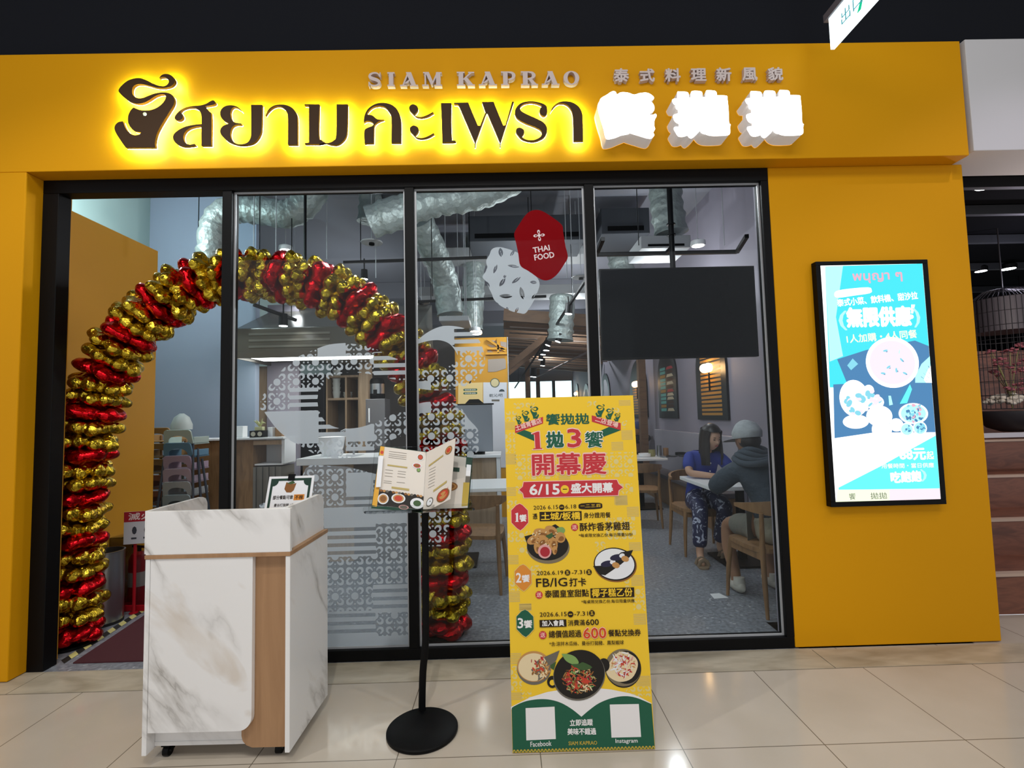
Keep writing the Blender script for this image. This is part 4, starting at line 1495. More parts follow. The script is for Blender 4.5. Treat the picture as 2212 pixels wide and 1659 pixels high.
kb(MARBLE, ((.0, .0, .862), (KW, .02, 1.045))).build('front_rail', t, bev=.002)
for i, x in enumerate((0, KW - .02)):
    KC = Canvas(T @ Vector((x, 0, 0)), T.to_3x3() @ Vector((0, 1, 0)), (0, 0, 1))
    r = .05
    prof = [(.0205, .862), (KD, .862), (KD, 1.045 - r)] + [(KD - r + r * math.cos(a), 1.045 - r + r * math.sin(a)) for a in [PI / 2 * k / 8 for k in range(9)]] + [(.0205, 1.045)]
    G(MARBLE).slab(KC, [prof], 0, -.02).build('side_rail', t)
    kb(MARBLE, ((x, .0, .045), (x + .02, KD, .845))).build('side_panel', t, bev=.002)
kb(OAK, ((-.002, -.003, .846), (KW + .002, KD, .862))).build('oak_strip', t, bev=.001)
KF = Canvas(T @ Vector((0, 0, 0)), T.to_3x3() @ Vector((1, 0, 0)), (0, 0, 1))
r = .055
door = [(.022, .135), (.455 - r, .135)] + [(.455 - r + r * math.sin(a), .135 + r - r * math.cos(a)) for a in [PI / 2 * k / 8 for k in range(1, 9)]] + [(.455, .845), (.022, .845)]
G(MARBLE).slab(KF, [door], -.002, -.026).build('front_panel', t)
oak = [(.40, .1), (.405, .08), (.42, .062), (.445, .052), (KW - .021, .052), (KW - .021, .845), (.40, .845)]
G(OAK).slab(KF, [oak], -.028, -.045).build('oak_panel', t)
kb(MARBLE, ((.021, .05, .07), (.41, .065, .135)), ((.021, .048, .055), (.41, .066, .0715))).build('toe_panel', t)
kb(WHITE, ((.021, .05, .058), (KW - .021, KD - .02, .066)), ((.021, KD - .02, .058), (KW - .021, KD - .002, .845))).build('carcass', t)
for x in (.06, KW - .075):
    for y in (.075, KD - .06):
        c = T @ Vector((x, y, 0))
        w = G(BLACKM).cyl(c + Vector((-.012, 0, .022)), c + Vector((.012, 0, .022)), .022, n=20)
        w.m(STEEL).cyl(c + Vector((-.014, 0, .022)), c + Vector((.014, 0, .022)), .006, n=10).m(BLACKM)
        w.box(c + Vector((-.018, -.018, .044)), c + Vector((.018, .018, .058))).box(c + Vector((-.017, -.006, .02)), c + Vector((-.0145, .02, .05))).box(c + Vector((.0145, -.006, .02)), c + Vector((.017, .02, .05)))
        w.build('caster', t)

# notice board standing on the counter
bq = [at(x, y, Y=-.5) for x, y in ((575, 1100), (672, 1100), (686, 1028), (594, 1031))]
BC = Canvas((-1.205, -.545, .8635), (1, .03, 0), (.055, .22, .97))
t = thing('notice_board', 'white clip notice with a green border standing on the counter', 'notice', (-1.1, -.54, .863))
G(WHITE).slab(BC, [[(0, 0), (.222, 0), (.222, .285), (0, .285)]], 0, -.004).build('board', t)
g = G(ink('notice_green', '1E3B2F'))
o_, i_ = [(.012, .008), (.21, .008), (.21, .274), (.012, .274)], []
i_ = [(.024, .02), (.198, .02), (.198, .236)] + [(.198 - .026 * math.sin(a), .262 - .026 * math.cos(a)) for a in (.0, .4, .8, 1.2, 1.57)] + [(.05 , .262)] + [(.024 + .026 * math.cos(a), .262 - .026 * math.sin(a)) for a in (0, .4, .8, 1.2, 1.57)]
g.slab(BC, [o_, i_], .0006)
g.m(IB['brown']).slab(BC, [[(.088, .255), (.083, .222), (.096, .205), (.118, .204), (.13, .215), (.138, .25), (.126, .246), (.11, .25)]], .0008)
g.m(IB['green']).slab(BC, [[(.092, .25), (.12, .262), (.132, .25), (.11, .244)]], .001)
g.m(SO).quad(BC, [(.135, .166), (.186, .166), (.186, .194), (.135, .194)], .0007)
g.m(SK)
g.text(BC, '部分餐點可做', (.034, .172), (.131, .172), .019, .0009)
g.text(BC, '不辣', (.141, .170), (.18, .170), .02, .001)
g.text(BC, '曼谷打拋豬 / 打拋雞', (.045, .137), (.172, .137), .015, .0009, .01)
g.text(BC, '曼谷腰果雞', (.07, .105), (.15, .105), .015, .0009, .01)
g.quad(BC, [(.04, .128), (.18, .128), (.18, .129), (.04, .129)], .0009)
g.build('print', t)
G(BLACKM).hexa([BC.P(a, b, d) for d in (-.006, .004) for a, b in ((.094, .262), (.126, .262), (.126, .294), (.094, .294))]).build('clip', t)
G(ACRYL).bar(BC.P(.11, .2, -.006), Vector((-1.08, -.435, .864)), .04, .003).build('easel_leg', t)

# ------------------------------------------------------------------ menu stand and the menu
sx, sy = -.412, -.655
t = thing('menu_stand', 'black menu stand with a round base and a clear acrylic holder', 'stand', (sx, sy, 0))
G(BLACKM).lathe([(.155, .0), (.16, .004), (.16, .014), (.15, .021), (.05, .023)], (sx, sy, 0), 64).build('base', t, smooth=40)
g = G(BLACKM)
pp = [(-.434, -.53, .02), (-.434, -.53, .06), (-.428, -.53, .2), (-.414, -.53, .34), (-.410, -.53, .6), (-.408, -.53, .96), (-.406, -.535, 1.06)]
g.tube(open_path(pp, 4), .017, 14, flat=.5, up=(0, 1, 0))
g.build('pole', t, smooth=60)
HC = Canvas((-.66, -.635, .975), (1, .03, 0), (0, .40, .92))
g = G(ACRYL)
g.slab(HC, [rrect(0, 0, .49, .33, .012)], -.012, -.015)
g.slab(Canvas(HC.P(0, 0, -.012), HC.u, HC.n), [rrect(-.012, 0, .502, .05, .02)], .0, -.003)
g.slab(Canvas(HC.P(0, 0, .036), HC.u, HC.v), [rrect(-.012, -.003, .502, .022, .008)], .003, 0)
g.build('acrylic_holder', t)
G(BLACKM).box((-.44, -.542, 1.0), (-.375, -.515, 1.1)).build('mount', t)

t = thing('menu_book', 'open cream menu book on the clear acrylic holder', 'menu', (-.41, -.63, .98))
PAPER = mat('menu_paper', 'DDD5CA', .5)
MC = Canvas(HC.P(0, .003, -.006), HC.u, HC.v)


def page(name, quad3, paint, m=PAPER, th=.002):
    """a page given by its four corners (bottom left, bottom right, top right, top left)"""
    a, b, c, d = (Vector(q) for q in quad3)
    g = G(m)
    n = (b - a).cross(d - a).normalized()

    def uv(u, v):
        return a.lerp(b, u).lerp(d.lerp(c, u), v)
    N_ = 10
    fr = [uv(i / N_, j / N_) for j in range(N_ + 1) for i in range(N_ + 1)]
    g.add(fr + [q - n * th for q in fr], [(j * 11 + i, j * 11 + i + 1, j * 11 + i + 12, j * 11 + i + 11) for j in range(N_) for i in range(N_)] + [(121 + j * 11 + i + 11, 121 + j * 11 + i + 12, 121 + j * 11 + i + 1, 121 + j * 11 + i) for j in range(N_) for i in range(N_)])
    pr = G()

    class P2:
        def P(s, u, v, dd=0):
            return uv(u, v) + n * (dd + .0012)
    paint(pr, P2())
    o = g.build(name, t)
    pr.build('print', o)


def on(y, x, yy):
    return at(x, y, Y=yy)


pBL, pSB, pST, pTL = at(803, 1098, Y=-.622), at(913, 1108, Y=-.622), at(921, 977, Y=-.497), at(822, 964, Y=-.50)
TABO, TABG = ink('menu_orange', 'DFA63A'), ink('menu_green', '1F4A38')
LINE = ink('menu_text', '8D867C')
BAR = ink('menu_bar', 'B9A564')


def lines(g, cv, x0, x1, ys, d=.0004):
    for y in ys:
        g.m(LINE).quad(cv, [(x0, y), (x1, y), (x1, y + .006), (x0, y + .006)], d)


def dsh(g, cv, x, y, r, cols, ry=None, d=.0005):
    for k, c in enumerate(cols):
        g.m(IB[c]).disc(cv, (x, y), r * (1 - .22 * k), d + .0001 * k, 18, (ry or r) * (1 - .22 * k))


def left_page(g, cv):
    g.m(TABO).quad(cv, [(0, .03), (.095, .03), (.095, .62), (0, .62)], .0003)
    g.m(TABO).quad(cv, [(0, .85), (.09, .85), (.09, 1), (0, 1)], .0003)
    g.m(IB['chili']).disc(cv, (.05, .9), .035, .0004, 14, .03)
    g.m(TABG).quad(cv, [(0, 0), (1, 0), (1, .045), (0, .045)], .0003)
    g.m(BAR).quad(cv, [(.2, .69), (.62, .685), (.62, .71), (.2, .715)], .0004)
    g.m(BAR).quad(cv, [(.34, .335), (.7, .325), (.7, .358), (.34, .366)], .0004)
    lines(g, cv, .2, .58, [.93, .89, .86, .83])
    lines(g, cv, .17, .33, [.62, .57, .52, .44, .41])
    lines(g, cv, .43, .6, [.62, .58, .53, .44])
    g.m(IB['dark']).quad(cv, [(.1, .05), (1, .05), (1, .26), (.1, .3)], .0004)
    dsh(g, cv, .2, .16, .11, ['white', 'tan', 'brown'], .085)
    dsh(g, cv, .5, .19, .14, ['white', 'tan', 'chili'], .075)
    dsh(g, cv, .88, .14, .14, ['white', 'white', 'green'], .085)
    dsh(g, cv, .62, .06, .1, ['pinkish', 'grey'], .035)
    dsh(g, cv, .88, .9, .075, ['white', 'brown', 'chili'], .06)
    dsh(g, cv, .82, .75, .1, ['white', 'chili', 'brown'], .045)
    dsh(g, cv, .86, .68, .04, ['green', 'leaf'], .035)
    for k in range(14):
        g.m(IB[('brown', 'tan', 'grey', 'dark')[k % 4]]).disc(cv, (.14 + .062 * k, .285 - .002 * k), .03, .0006 + k * 1e-5, 8, .02)


def right_page(g, cv):
    g.m(BAR).quad(cv, [(.12, .72), (.62, .78), (.62, .81), (.12, .75)], .0004)
    g.m(BAR).quad(cv, [(.35, .25), (.82, .3), (.82, .335), (.35, .285)], .0004)
    lines(g, cv, .15, .38, [.66, .61, .56, .51, .46, .41, .36])
    dsh(g, cv, .8, .84, .12, ['brown', 'tan', 'chili'], .07)
    dsh(g, cv, .72, .12, .23, ['brown', 'chili', 'tan'], .1)
    g.m(IB['chili']).slab(cv, [[(.55, .2), (.6, .12), (.7, .12)]], .001)
    g.m(IB['chili']).slab(cv, [[(.9, .23), (.83, .12), (.75, .1)]], .001)
    dsh(g, cv, .24, .12, .13, ['grey', 'white'], .07)
    g.m(IB['grey']).disc(cv, (.26, .125), .02, .001, 8, .012)


def under_page(g, cv):
    g.m(TABG).quad(cv, [(.88, .8), (1, .8), (1, 1), (.88, 1)], .0003)
    g.m(SGD).quad(cv, [(.86, .05), (1, .05), (1, .5), (.86, .5)], .0003)
    g.m(IB['grey']).quad(cv, [(.9, .5), (1, .5), (1, .62), (.9, .62)], .0003)
    g.m(TABG).quad(cv, [(.55, .7), (.75, .7), (.75, .78), (.55, .78)], .0003)
    dsh(g, cv, .58, .42, .16, ['brown', 'tan', 'brown'], .08)
    g.m(WHITE).quad(cv, [(.9, .63), (1.0, .63), (1.0, .86), (.9, .86)], .0006)


page('left_page', (pBL, pSB, pST, pTL), left_page)
page('under_page', (pSB + Vector((.002, .004, 0)), at(1010, 1098, Y=-.614), at(1019, 990, Y=-.50), pST + Vector((.002, .004, 0))), under_page)
page('turning_page', (pSB + Vector((.001, -.002, 0)), at(973, 1078, Y=-.70), at(984, 946, Y=-.60), pST + Vector((.001, -.002, 0))), right_page)
cvq = [pBL + Vector((-.004, .006, -.002)), at(1012, 1100, Y=-.600), at(1021, 989, Y=-.486), pTL + Vector((-.004, .006, .002))]
G(TABG).hexa([q + Vector((0, .005, 0)) for q in cvq] + cvq).build('cover', t)
g = G(WHITE)
a, b = at(822, 1052, Y=-.59), at(832, 985, Y=-.53)
g.tube([a + Vector((-.01, -.003, 0)), b + Vector((-.02, -.003, 0))], .012, 12, flat=.12, up=(0, 1, 0))
g.build('index_tab', t)

# ------------------------------------------------------------------ lit poster screen on the ochre wall
SCN = Canvas((0, -.045, 0), (1, 0, 0), (0, 0, 1))
sc4 = [SCN.px(*q) for q in ((1792, 1097), (2043, 1088), (2006, 562), (1765, 563))]
sx0, sx1 = (sc4[0][0] + sc4[3][0]) / 2, (sc4[1][0] + sc4[2][0]) / 2
sz0, sz1 = (sc4[0][1] + sc4[1][1]) / 2, (sc4[2][1] + sc4[3][1]) / 2
t = thing('poster_screen', 'tall lit menu screen in a thin black frame on the ochre wall', 'screen', ((sx0 + sx1) / 2, -.02, sz0))
g = G(BLACKM)
for a, b in (((sx0, sz0), (sx1, sz0 + .03)), ((sx0, sz1 - .025), (sx1, sz1)), ((sx0, sz0 + .03), (sx0 + .03, sz1 - .025)), ((sx1 - .03, sz0 + .03), (sx1, sz1 - .025))):
    g.box((a[0], -.045, a[1]), (b[0], -.001, b[1]))
g.build('frame', t, bev=.002)
SCN = Canvas((0, -.04, 0), (1, 0, 0), (0, 0, 1))


def glow(n, c, e=1.0):
    return mat('screen_' + n, (.02, .02, .02), .4, emit=e, ecol=srgb(c), spec=.4)


GB, GW, GT, GC, GD, GN, GP, GY, GPK, GM = (glow('white', 'FFFFFF', 1.5), glow('warm_white', 'F2FFFA', 1.15), glow('teal', '35D0DC', 1.0), glow('cyan', '58F0F2', 1.05), glow('deep', '3E77A6', .95),
                                       glow('mid', '78C4D6'), glow('pink', 'E7D4DC'), glow('pale_yellow', 'E9F5D0'), glow('rose', 'D7A0B4'), glow('mint', 'A8ECEC'))
g = G(GB)
ax0, ax1, az0, az1 = sx0 + .03, sx1 - .03, sz0 + .03, sz1 - .025
g.slab(SCN, [[(ax0, az0), (ax1, az0), (ax1, az1), (ax0, az1)]], 0)
g.build('display', t)
kT, kU = crop(1750, 550, 5.925), crop(1750, 820, 5.722)
fT = 3.2 / F / 5.925
g = G()
p = Printer(g, SCN, kT, .0005, fT)


def band(m, pts, d=None):
    q = [(min(ax1 - .001, max(ax0 + .001, a[0])), min(az1, max(az0, a[1]))) for a in SCN.pxs(p.k(pts))]
    g.m(m).slab(SCN, [q], d or p.dd())


band(GT, [(190, 150), (1500, 110), (1590, 1700), (250, 1700)])
band(GM, [(190, 150), (420, 145), (330, 800), (420, 1300), (250, 1370)])
band(GD, [(345, 1340), (720, 1220), (1340, 1100), (1540, 1170), (1600, 1659), (1640, 2600), (480, 2600), (460, 1620)])
p.k, p.f = kU, 3.2 / F / 5.722
band(GD, [(285, 60), (1560, 0), (1585, 650), (800, 700), (300, 725)])
band(GB, [(300, 725), (780, 655), (1580, 650), (1600, 1400), (340, 1400)])
band(GC, [(1575, 690), (1290, 835), (880, 1065), (350, 1335), (350, 1362), (1625, 1345)])
band(GY, [(340, 1360), (980, 1355), (980, 1505), (310, 1540)])
band(GP, [(980, 1355), (1630, 1343), (1632, 1500), (980, 1506)])
g.build('picture_ground', t)
g = G()
p.g = g
p.d = .0016
p.k, p.f = kT, fT
p.text(GPK, 'พนุญา ๆ', 550, 372, 1180, 350, 120, .03)
p.poly(GB, [(310, 530), (330, 470), (480, 440), (740, 420), (785, 455), (760, 495), (560, 525), (370, 552)], 3)
p.text(GW, '泰式小菜、飲料機、甜沙拉', 352, 668, 1378, 568, 90, .03)
p.text(GW, '無限供應', 480, 925, 1290, 905, 230, .055)
p.poly(GW, [(1290, 640), (1340, 640), (1315, 755), (1290, 755)])
p.dot(GW, 1295, 795, 26)
p.text(GM, '(', 372, 965, 470, 965, 230, .02)
p.text(GM, ')', 1335, 930, 1415, 925, 230, .02)
p.text(GY, '1人加購・4人同餐', 472, 1135, 1368, 1065, 100, .02)
g.build('screen_print', t)
g = G()
p.g = g
p.d = .0018


def plate(x, y, r, ry=None, inner=GW, rim=GB):
    p.dot(rim, x, y, r, ry, 0, 40)
    p.dot(inner, x, y, r * .86, (ry or r) * .86, 0, 36)


sp = random.Random(4)


def bits(x, y, r, n, cols, s):
    for _ in range(n):
        a, q = sp.uniform(0, 6.28), r * math.sqrt(sp.random())
        p.dot(sp.choice(cols), x + q * math.cos(a), y + q * math.sin(a), sp.uniform(.4, 1) * s, sp.uniform(.3, .8) * s, sp.uniform(0, 3), 9)


plate(1050, 1380, 320, 305, GP)
p.poly(GM, [(1130, 1250), (1150, 1200), (1138, 1280)], 0)
for x, y in ((960, 1230), (1170, 1350), (1000, 1440), (1100, 1480), (1210, 1520), (930, 1520)):
    p.dot(GN, x, y, 30, 12, x * .01, 10)
    p.dot(GD, x + 18, y + 14, 12, 5, x * .01, 8)
p.poly(GN, [(470, 1420), (540, 1330), (610, 1400), (520, 1480)])
band(GM, [(1585, 1300), (1420, 1400), (1340, 1560), (1340, 1640), (1600, 1640)])
band(GB, [(1590, 1420), (1500, 1480), (1450, 1600), (1480, 1640), (1600, 1640)])
for i in range(6):
    band(GD, [(1560 - 30 * i, 1330 + 45 * i), (1585 - 34 * i, 1342 + 45 * i), (1600 - 20 * i, 1400 + 44 * i), (1592 - 20 * i, 1402 + 44 * i)])
p.k, p.f = kU, 3.2 / F / 5.722
for x, y, r, ry in ((330, 60, 120, 170), (540, 230, 170, 210), (720, 130, 60, 60), (790, 280, 110, 80), (560, 520, 150, 80), (850, 450, 150, 120), (1270, 420, 170, 120), (880, 620, 115, 115), (1060, 560, 80, 75), (1190, 615, 78, 75), (1350, 600, 80, 78)):
    if x - r < 230:
        continue
    plate(x, y, r, ry, GW if x < 1100 else GM)
bits(1270, 410, 120, 40, [GPK, GD, GN], 26)
bits(560, 300, 130, 22, [GB, GP, GN], 50)
bits(760, 230, 90, 14, [GP, GN], 40)
bits(1190, 615, 55, 16, [GN, GD, GM], 22)
bits(1350, 600, 55, 18, [GD, GD, GN], 24)
p.poly(GC, [(1090, 300), (1215, 60), (1240, 120), (1180, 290)])
p.poly(GM, [(950, 200), (980, 200), (1005, 310), (960, 320)])
g.build('dish_pictures', t)
g = G()
p.g = g
p.d = .0032
p.text(GW, '88元', 1110, 995, 1425, 985, 125, .05)
p.text(GY, '起', 1440, 985, 1525, 982, 90, .03)
p.text(GY, '用餐時間・當日供應', 880, 1098, 1525, 1085, 55, .02)
p.text(GW, '吃飽飽', 1000, 1275, 1370, 1255, 120, .05)
p.text(GM, ')', 1375, 1255, 1440, 1250, 130, .03)
p.text(ink('screen_dark', '59605A'), '饗', 480, 1485, 560, 1480, 72, .005)
p.text(MATS['screen_dark'], '拋拋', 745, 1478, 948, 1472, 74, .005)
g.build('price_print', t)

# ------------------------------------------------------------------ hanging exit sign
XS = Canvas((1.915, -.3, 3.47), (0, -1, 0), (0, 0, 1))
t = thing('exit_sign', 'lit white exit sign with a green running figure hanging near the ceiling', 'exit sign', (1.93, -.8, 3.47))
EXM = mat('exit_lit_face', 'EAFCFF', .4, emit=1.6, ecol=(.80, .97, 1))
G(EXM).slab(XS, [[(0, 0), (1.0, 0), (1.0, .185), (0, .185)]], 0, -.022).build('lit_panel', t)
EXG = mat('exit_green', '0FA878', .4, emit=.6, ecol=srgb('19B98A'))
g = G(EXG)
EXT = mat('exit_text', '3C8E9A', .4, emit=.35, ecol=srgb('5FB5C0'))
g.m(EXT).text(XS, '出口', (.10, .06), (.26, .06), .075, .001, .01)
fa = XS.px(1872, 4)[0] - .47
g.m(EXG).slab(XS, [[(a + fa, b) for a, b in [(.40, .03), (.43, .03), (.455, .085), (.49, .06), (.50, .075), (.465, .11), (.475, .13), (.45, .135), (.41, .12), (.42, .105), (.44, .108), (.43, .08)]]], .001)
g.disc(XS, (.482 + fa, .15), .014, .001, 16)
g.build('figure_print', t)
g = G(mat('grey_bracket', '5B5860', .5)).box((1.905, -.27, 3.656), (1.94, -1.28, 3.70))
for y in (-.45, -1.1):
    g.cyl((1.922, y, 3.69), (1.922, y, 5.42), .008, n=8)
g.build('hanger_bracket', t)

# ------------------------------------------------------------------ neighbouring shop
g = G(mat('black_ceiling', '08090B', .95, spec=.05)).box((2.95, .25, 3.15), (9, 9, 3.25)).box((2.93, 5.5, 0), (14, 5.6, 3.25)).box((8.9, .3, 0), (9, 5.5, 3.25))
struct(g, 'ceiling_neighbour')
g = G(mat('neighbour_side', '3A2E2A', .8)).box((2.905, .2, 0), (2.93, 5.5, 3.2))
struct(g, 'wall_neighbour_side')
BEAMG = mat('dark_grey_beam', '1E2126', .6)
for i, y in enumerate((.62, 1.15, 1.9, 2.9, 4.1)):
    g = G(BEAMG).box((2.96, y, 3.06), (9, y + .05, 3.14))
    struct(g, 'beam_neighbour')
WALNUT = wood('red_brown_wood', '5B3425', '7A4A36', (2, 9, 9), .4)
NOSE = mat('pale_step_edge', 'BDA492', .4)
t = thing('wooden_steps', 'red brown wooden tiered steps beside the ochre wall end', 'steps', (4.4, .4, 0))
for i in range(4):
    y0, z0 = .374 + .40 * i, .27 * i
    st_ = G(WALNUT).box((2.95, y0, max(.002, z0 - .001)), (7.5, y0 + .40 + (.4 if i == 3 else 0), z0 + .25)).box((2.95, y0 + .0505, z0 + .25), (7.5, y0 + .40 + (.4 if i == 3 else .006), z0 + .2695)).build('step', t)
    G(NOSE).box((2.95, y0 - .006, z0 + .251), (7.5, y0 + .05, z0 + .27)).build('step_edge', st_)
g = G(WALNUT).box((3.6, 2.42, .002), (7.5, 2.5, 2.0))
struct(g, 'wall_neighbour_back', label='dark red wood wall behind the birdcage')
g = G(mat('pale_rail', 'B5B4BC', .4)).box((3.3, 1.25, 1.12), (7, 1.30, 1.16))
for x in (3.32, 4.6, 5.9):
    g.box((x, 1.26, .811), (x + .03, 1.29, 1.13))
g.build('handrail', label='pale metal rail above the red brown steps', cat='rail')
for i, (x, y, Y, e) in enumerate(((2133, 402, .72, .11), (2178, 581, 2.9, .09), (2119, 586, 2.95, .05), (2207, 657, 3.6, .08))):
    c = at(x, y, Y=Y)
    t = thing('downlight', ['large round downlight nearest the pale bulkhead', 'downlight right of the birdcage top', 'small downlight beside the ochre wall end', 'downlight at the right edge of the photo'][i], 'downlight', (c.x, c.y, c.z), 'neighbour shop downlights')
    r_ = .05 + e * .35
    G(BLACKM).lathe([(r_, 0), (r_, .05), (r_ * .7, .07)], c, 24).cyl(c + Vector((0, 0, .06)), (c.x, c.y, 3.2), .012, n=8).build('housing', t)
    G(LAMP).lathe([(r_ * .85, -.002), (r_ * .85, .004)], c, 24).build('lens', t)
lamp('neighbour_lamp_light', (4.3, .7, 2.2), 17, (1, .84, .76))
lamp('neighbour_lamp_far', (5.2, 1.6, 2.6), 14, (.85, .8, 1))
# birdcage lamp and flowers
cc = at(2172, 700, Y=1.75)
t = thing('wire_birdcage', 'tall dark wire birdcage hanging beyond the end of the ochre wall', 'birdcage', (cc.x, cc.y, 1.3))
WIRE = mat('dark_wire', '2B2A2E', .5)
g = G(WIRE)
zt, zb, rc = 2.43, 1.36, .26
n_ = 40
for k in range(n_):
    a = 2 * PI * k / n_
    q = Vector((math.cos(a), math.sin(a), 0))
    g.tube([Vector((cc.x, cc.y, zb)) + q * rc, Vector((cc.x, cc.y, zt)) + q * rc, Vector((cc.x, cc.y, zt + .09)) + q * rc * .6, Vector((cc.x, cc.y, zt + .12))], .0022, 5, False)
for i in range(9):
    z = zb + (zt - zb) * i / 8
    g.tube([Vector((cc.x + rc * math.cos(2 * PI * k / 32), cc.y + rc * math.sin(2 * PI * k / 32), z)) for k in range(33)], .003, 5, False)
g.build('wire_cage', t)
G(mat('cage_drum', '46434A', .6)).lathe([(rc * .98, zt - .32), (rc * .98, zt)], cc - Vector((0, 0, cc.z)), 36).build('top_drum', t)
G(mat('cage_bowl', '33353B', .35)).lathe([(.1, zb - .22), (.2, zb - .18), (.3, zb - .06), (.31, zb - .02), (.27, zb - .02)], cc - Vector((0, 0, cc.z)), 36).build('bowl', t, smooth=40)
G(WIRE).cyl((cc.x, cc.y, zt + .12), (cc.x, cc.y, 3.15), .006, n=8).build('hanging_rod', t)
t = thing('flower_arrangement', 'pink and white flowers inside the wire birdcage', 'flowers', (cc.x, cc.y, zb - .02))
PET, WPET, STEM = mat('pink_petal', 'A8606C', .6), mat('white_petal', 'D9D3C6', .6), mat('green_stem', '8C8A5A', .6)
rr = random.Random(3)
g, gs = G(PET), G(STEM)
for i in range(34):
    a, r_ = rr.uniform(0, 6.28), rr.uniform(.02, .19)
    z = zb + rr.uniform(.16, .62)
    c = Vector((cc.x + r_ * math.cos(a), cc.y + r_ * math.sin(a), z))
    for k in range(5):
        w = 2 * PI * k / 5 + a
        g.ell(c + Vector((math.cos(w) * .018, math.sin(w) * .018, .004 * k)), (.02, .014, .009), 8, 5, Matrix.Rotation(w, 3, 'Z'))
    if i % 3 == 0:
        gs.tube(open_path([(cc.x, cc.y, zb), (cc.x + r_ * .3 * math.cos(a), cc.y + r_ * .3 * math.sin(a), (zb + z) / 2), tuple(c)], 4), .004, 6)
g.build('pink_blossoms', t, smooth=60)
gs.build('stems', t)
g = G(WPET)
for i in range(70):
    a, r_ = rr.uniform(0, 6.28), .2 * math.sqrt(rr.random())
    g.ell((cc.x + r_ * math.cos(a), cc.y + r_ * math.sin(a), zb + .02 + .13 * math.sqrt(max(0, 1 - (r_ / .22) ** 2)) * rr.uniform(.5, 1)), (.028, .028, .02), 8, 5)
g.build('white_blossoms', t, smooth=60)

# ------------------------------------------------------------------ dining chairs
def make_chair(label, loc, rot, wood_=OAKD, group='wooden dining chairs'):
    """wooden chair with a curved top rail; faces +y before turning"""
    t = thing('dining_chair', label, 'chair', (0, 0, 0), group)
    G(wood_).slab(Canvas((0, 0, .455), (1, 0, 0), (0, 1, 0)), [smooth_path([(-.22, -.2), (-.23, .12), (-.16, .22), (.16, .22), (.23, .12), (.22, -.2), (0, -.22)], 4)], 0, -.03).build('seat', t, bev=.005)
    for sx_ in (-1, 1):
        G(wood_).tube([(sx_ * .205, .18, .44), (sx_ * .225, .20, .22), (sx_ * .235, .215, 0)], [.02, .018, .012], 10).build('leg', t, smooth=50)
        G(wood_).tube([(sx_ * .22, -.22, .70), (sx_ * .215, -.205, .45), (sx_ * .225, -.225, .2), (sx_ * .235, -.25, 0)], [.015, .02, .018, .012], 10).build('leg', t, smooth=50)
        G(wood_).bar((sx_ * .21, .18, .40), (sx_ * .215, -.2, .40), .02, .05).build('side_rail', t)
    G(wood_).bar((-.2, .185, .40), (.2, .185, .40), .02, .05).build('seat_rail', t)
    g = G(wood_)
    pts = [(.27 * math.cos(a), -.02 - .26 * math.sin(a) if a < PI else 0, .73) for a in [PI * k / 12 for k in range(13)]]
    vs = []
    for k, q in enumerate(pts):
        hgt = .012 + .045 * math.sin(PI * k / 12)
        d = Vector((q[0], q[1] + .02, 0)).normalized() * .012
        b = Vector(q)
        vs += [b - d - Vector((0, 0, hgt)), b + d - Vector((0, 0, hgt)), b + d + Vector((0, 0, hgt)), b - d + Vector((0, 0, hgt))]
    fs = [(4 * k + i, 4 * k + (i + 1) % 4, 4 * k + 4 + (i + 1) % 4, 4 * k + 4 + i) for k in range(12) for i in range(4)]
    g.add(vs, fs + [(3, 2, 1, 0), (48, 49, 50, 51)])
    g.build('backrest', t, smooth=40)
    t.location, t.rotation_euler = loc, (0, 0, rot)
    return t


chair = make_chair('wooden chair with a curved back at the table left of the yellow board', (-.28, 1.28, 0), R(-6))
dup(chair, (1.93, .69, 0), (0, 0, R(8)), 'wooden chair under the person in the cap and grey hoodie')
dup(chair, (1.95, 2.1, 0), (0, 0, PI), 'wooden chair under the woman in blue')
dup(chair, (1.68, 3.35, 0), (0, 0, R(-10)), 'dark wooden chair right of the yellow board, backing onto the glass')
dup(chair, (1.25, 3.75, 0), (0, 0, R(-60)), 'wooden chair turned sideways behind the yellow board edge')
dup(chair, (.55, 2.9, 0), (0, 0, R(170)), 'wooden chair facing the glass behind the yellow board')


def table(label, x0, y0, x1, y1, z=.75):
    t = thing('dining_table', label, 'table', ((x0 + x1) / 2, (y0 + y1) / 2, 0), 'white dining tables')
    G(WHITE).box((x0, y0, z - .035), (x1, y1, z)).build('tabletop', t, bev=.004)
    xs_ = ((x0 + x1) / 2,) if x1 - x0 < 1 else (x0 + .3, x1 - .3)
    for x in xs_:
        y = (y0 + y1) / 2
        G(BLACKM).box((x - .03, y - .03, .02), (x + .03, y + .03, z - .036)).box((x - .22, y - .03, z - .06), (x + .22, y + .03, z - .036)).build('leg', t)
        G(BLACKM).box((x - .24, y - .24, .001), (x + .24, y + .24, .02)).build('foot_plate', t, bev=.004)


table('white table where two people sit on the right', 1.77, 1.32, 2.62, 2.12)
table('white table left of the yellow board', -.85, 1.62, .9, 2.3)
table('white table with dishes behind the woman in blue', 1.1, 4.1, 2.3, 4.8)
table('far white table by the blue capped worker', .9, 5.7, 2.2, 6.3)
t = G(WHITE).slab(Canvas((2.0, 1.55, .7505), (1, .1, 0), (-.1, 1, 0)), [[(-.12, 0), (.1, 0), (.1, .2), (-.12, .2)]], .001, 0).build('paper_slip', label='white paper lying on the two people\'s table', cat='paper')
G(WHITE).slab(Canvas((1.585, .86, .0005), (1, .1, 0), (-.1, 1, 0)), [[(-.055, -.05), (.06, -.05), (.04, .05), (-.035, .05)]], .0006, 0).build('floor_paper', label='small white paper scrap on the grey floor', cat='paper')

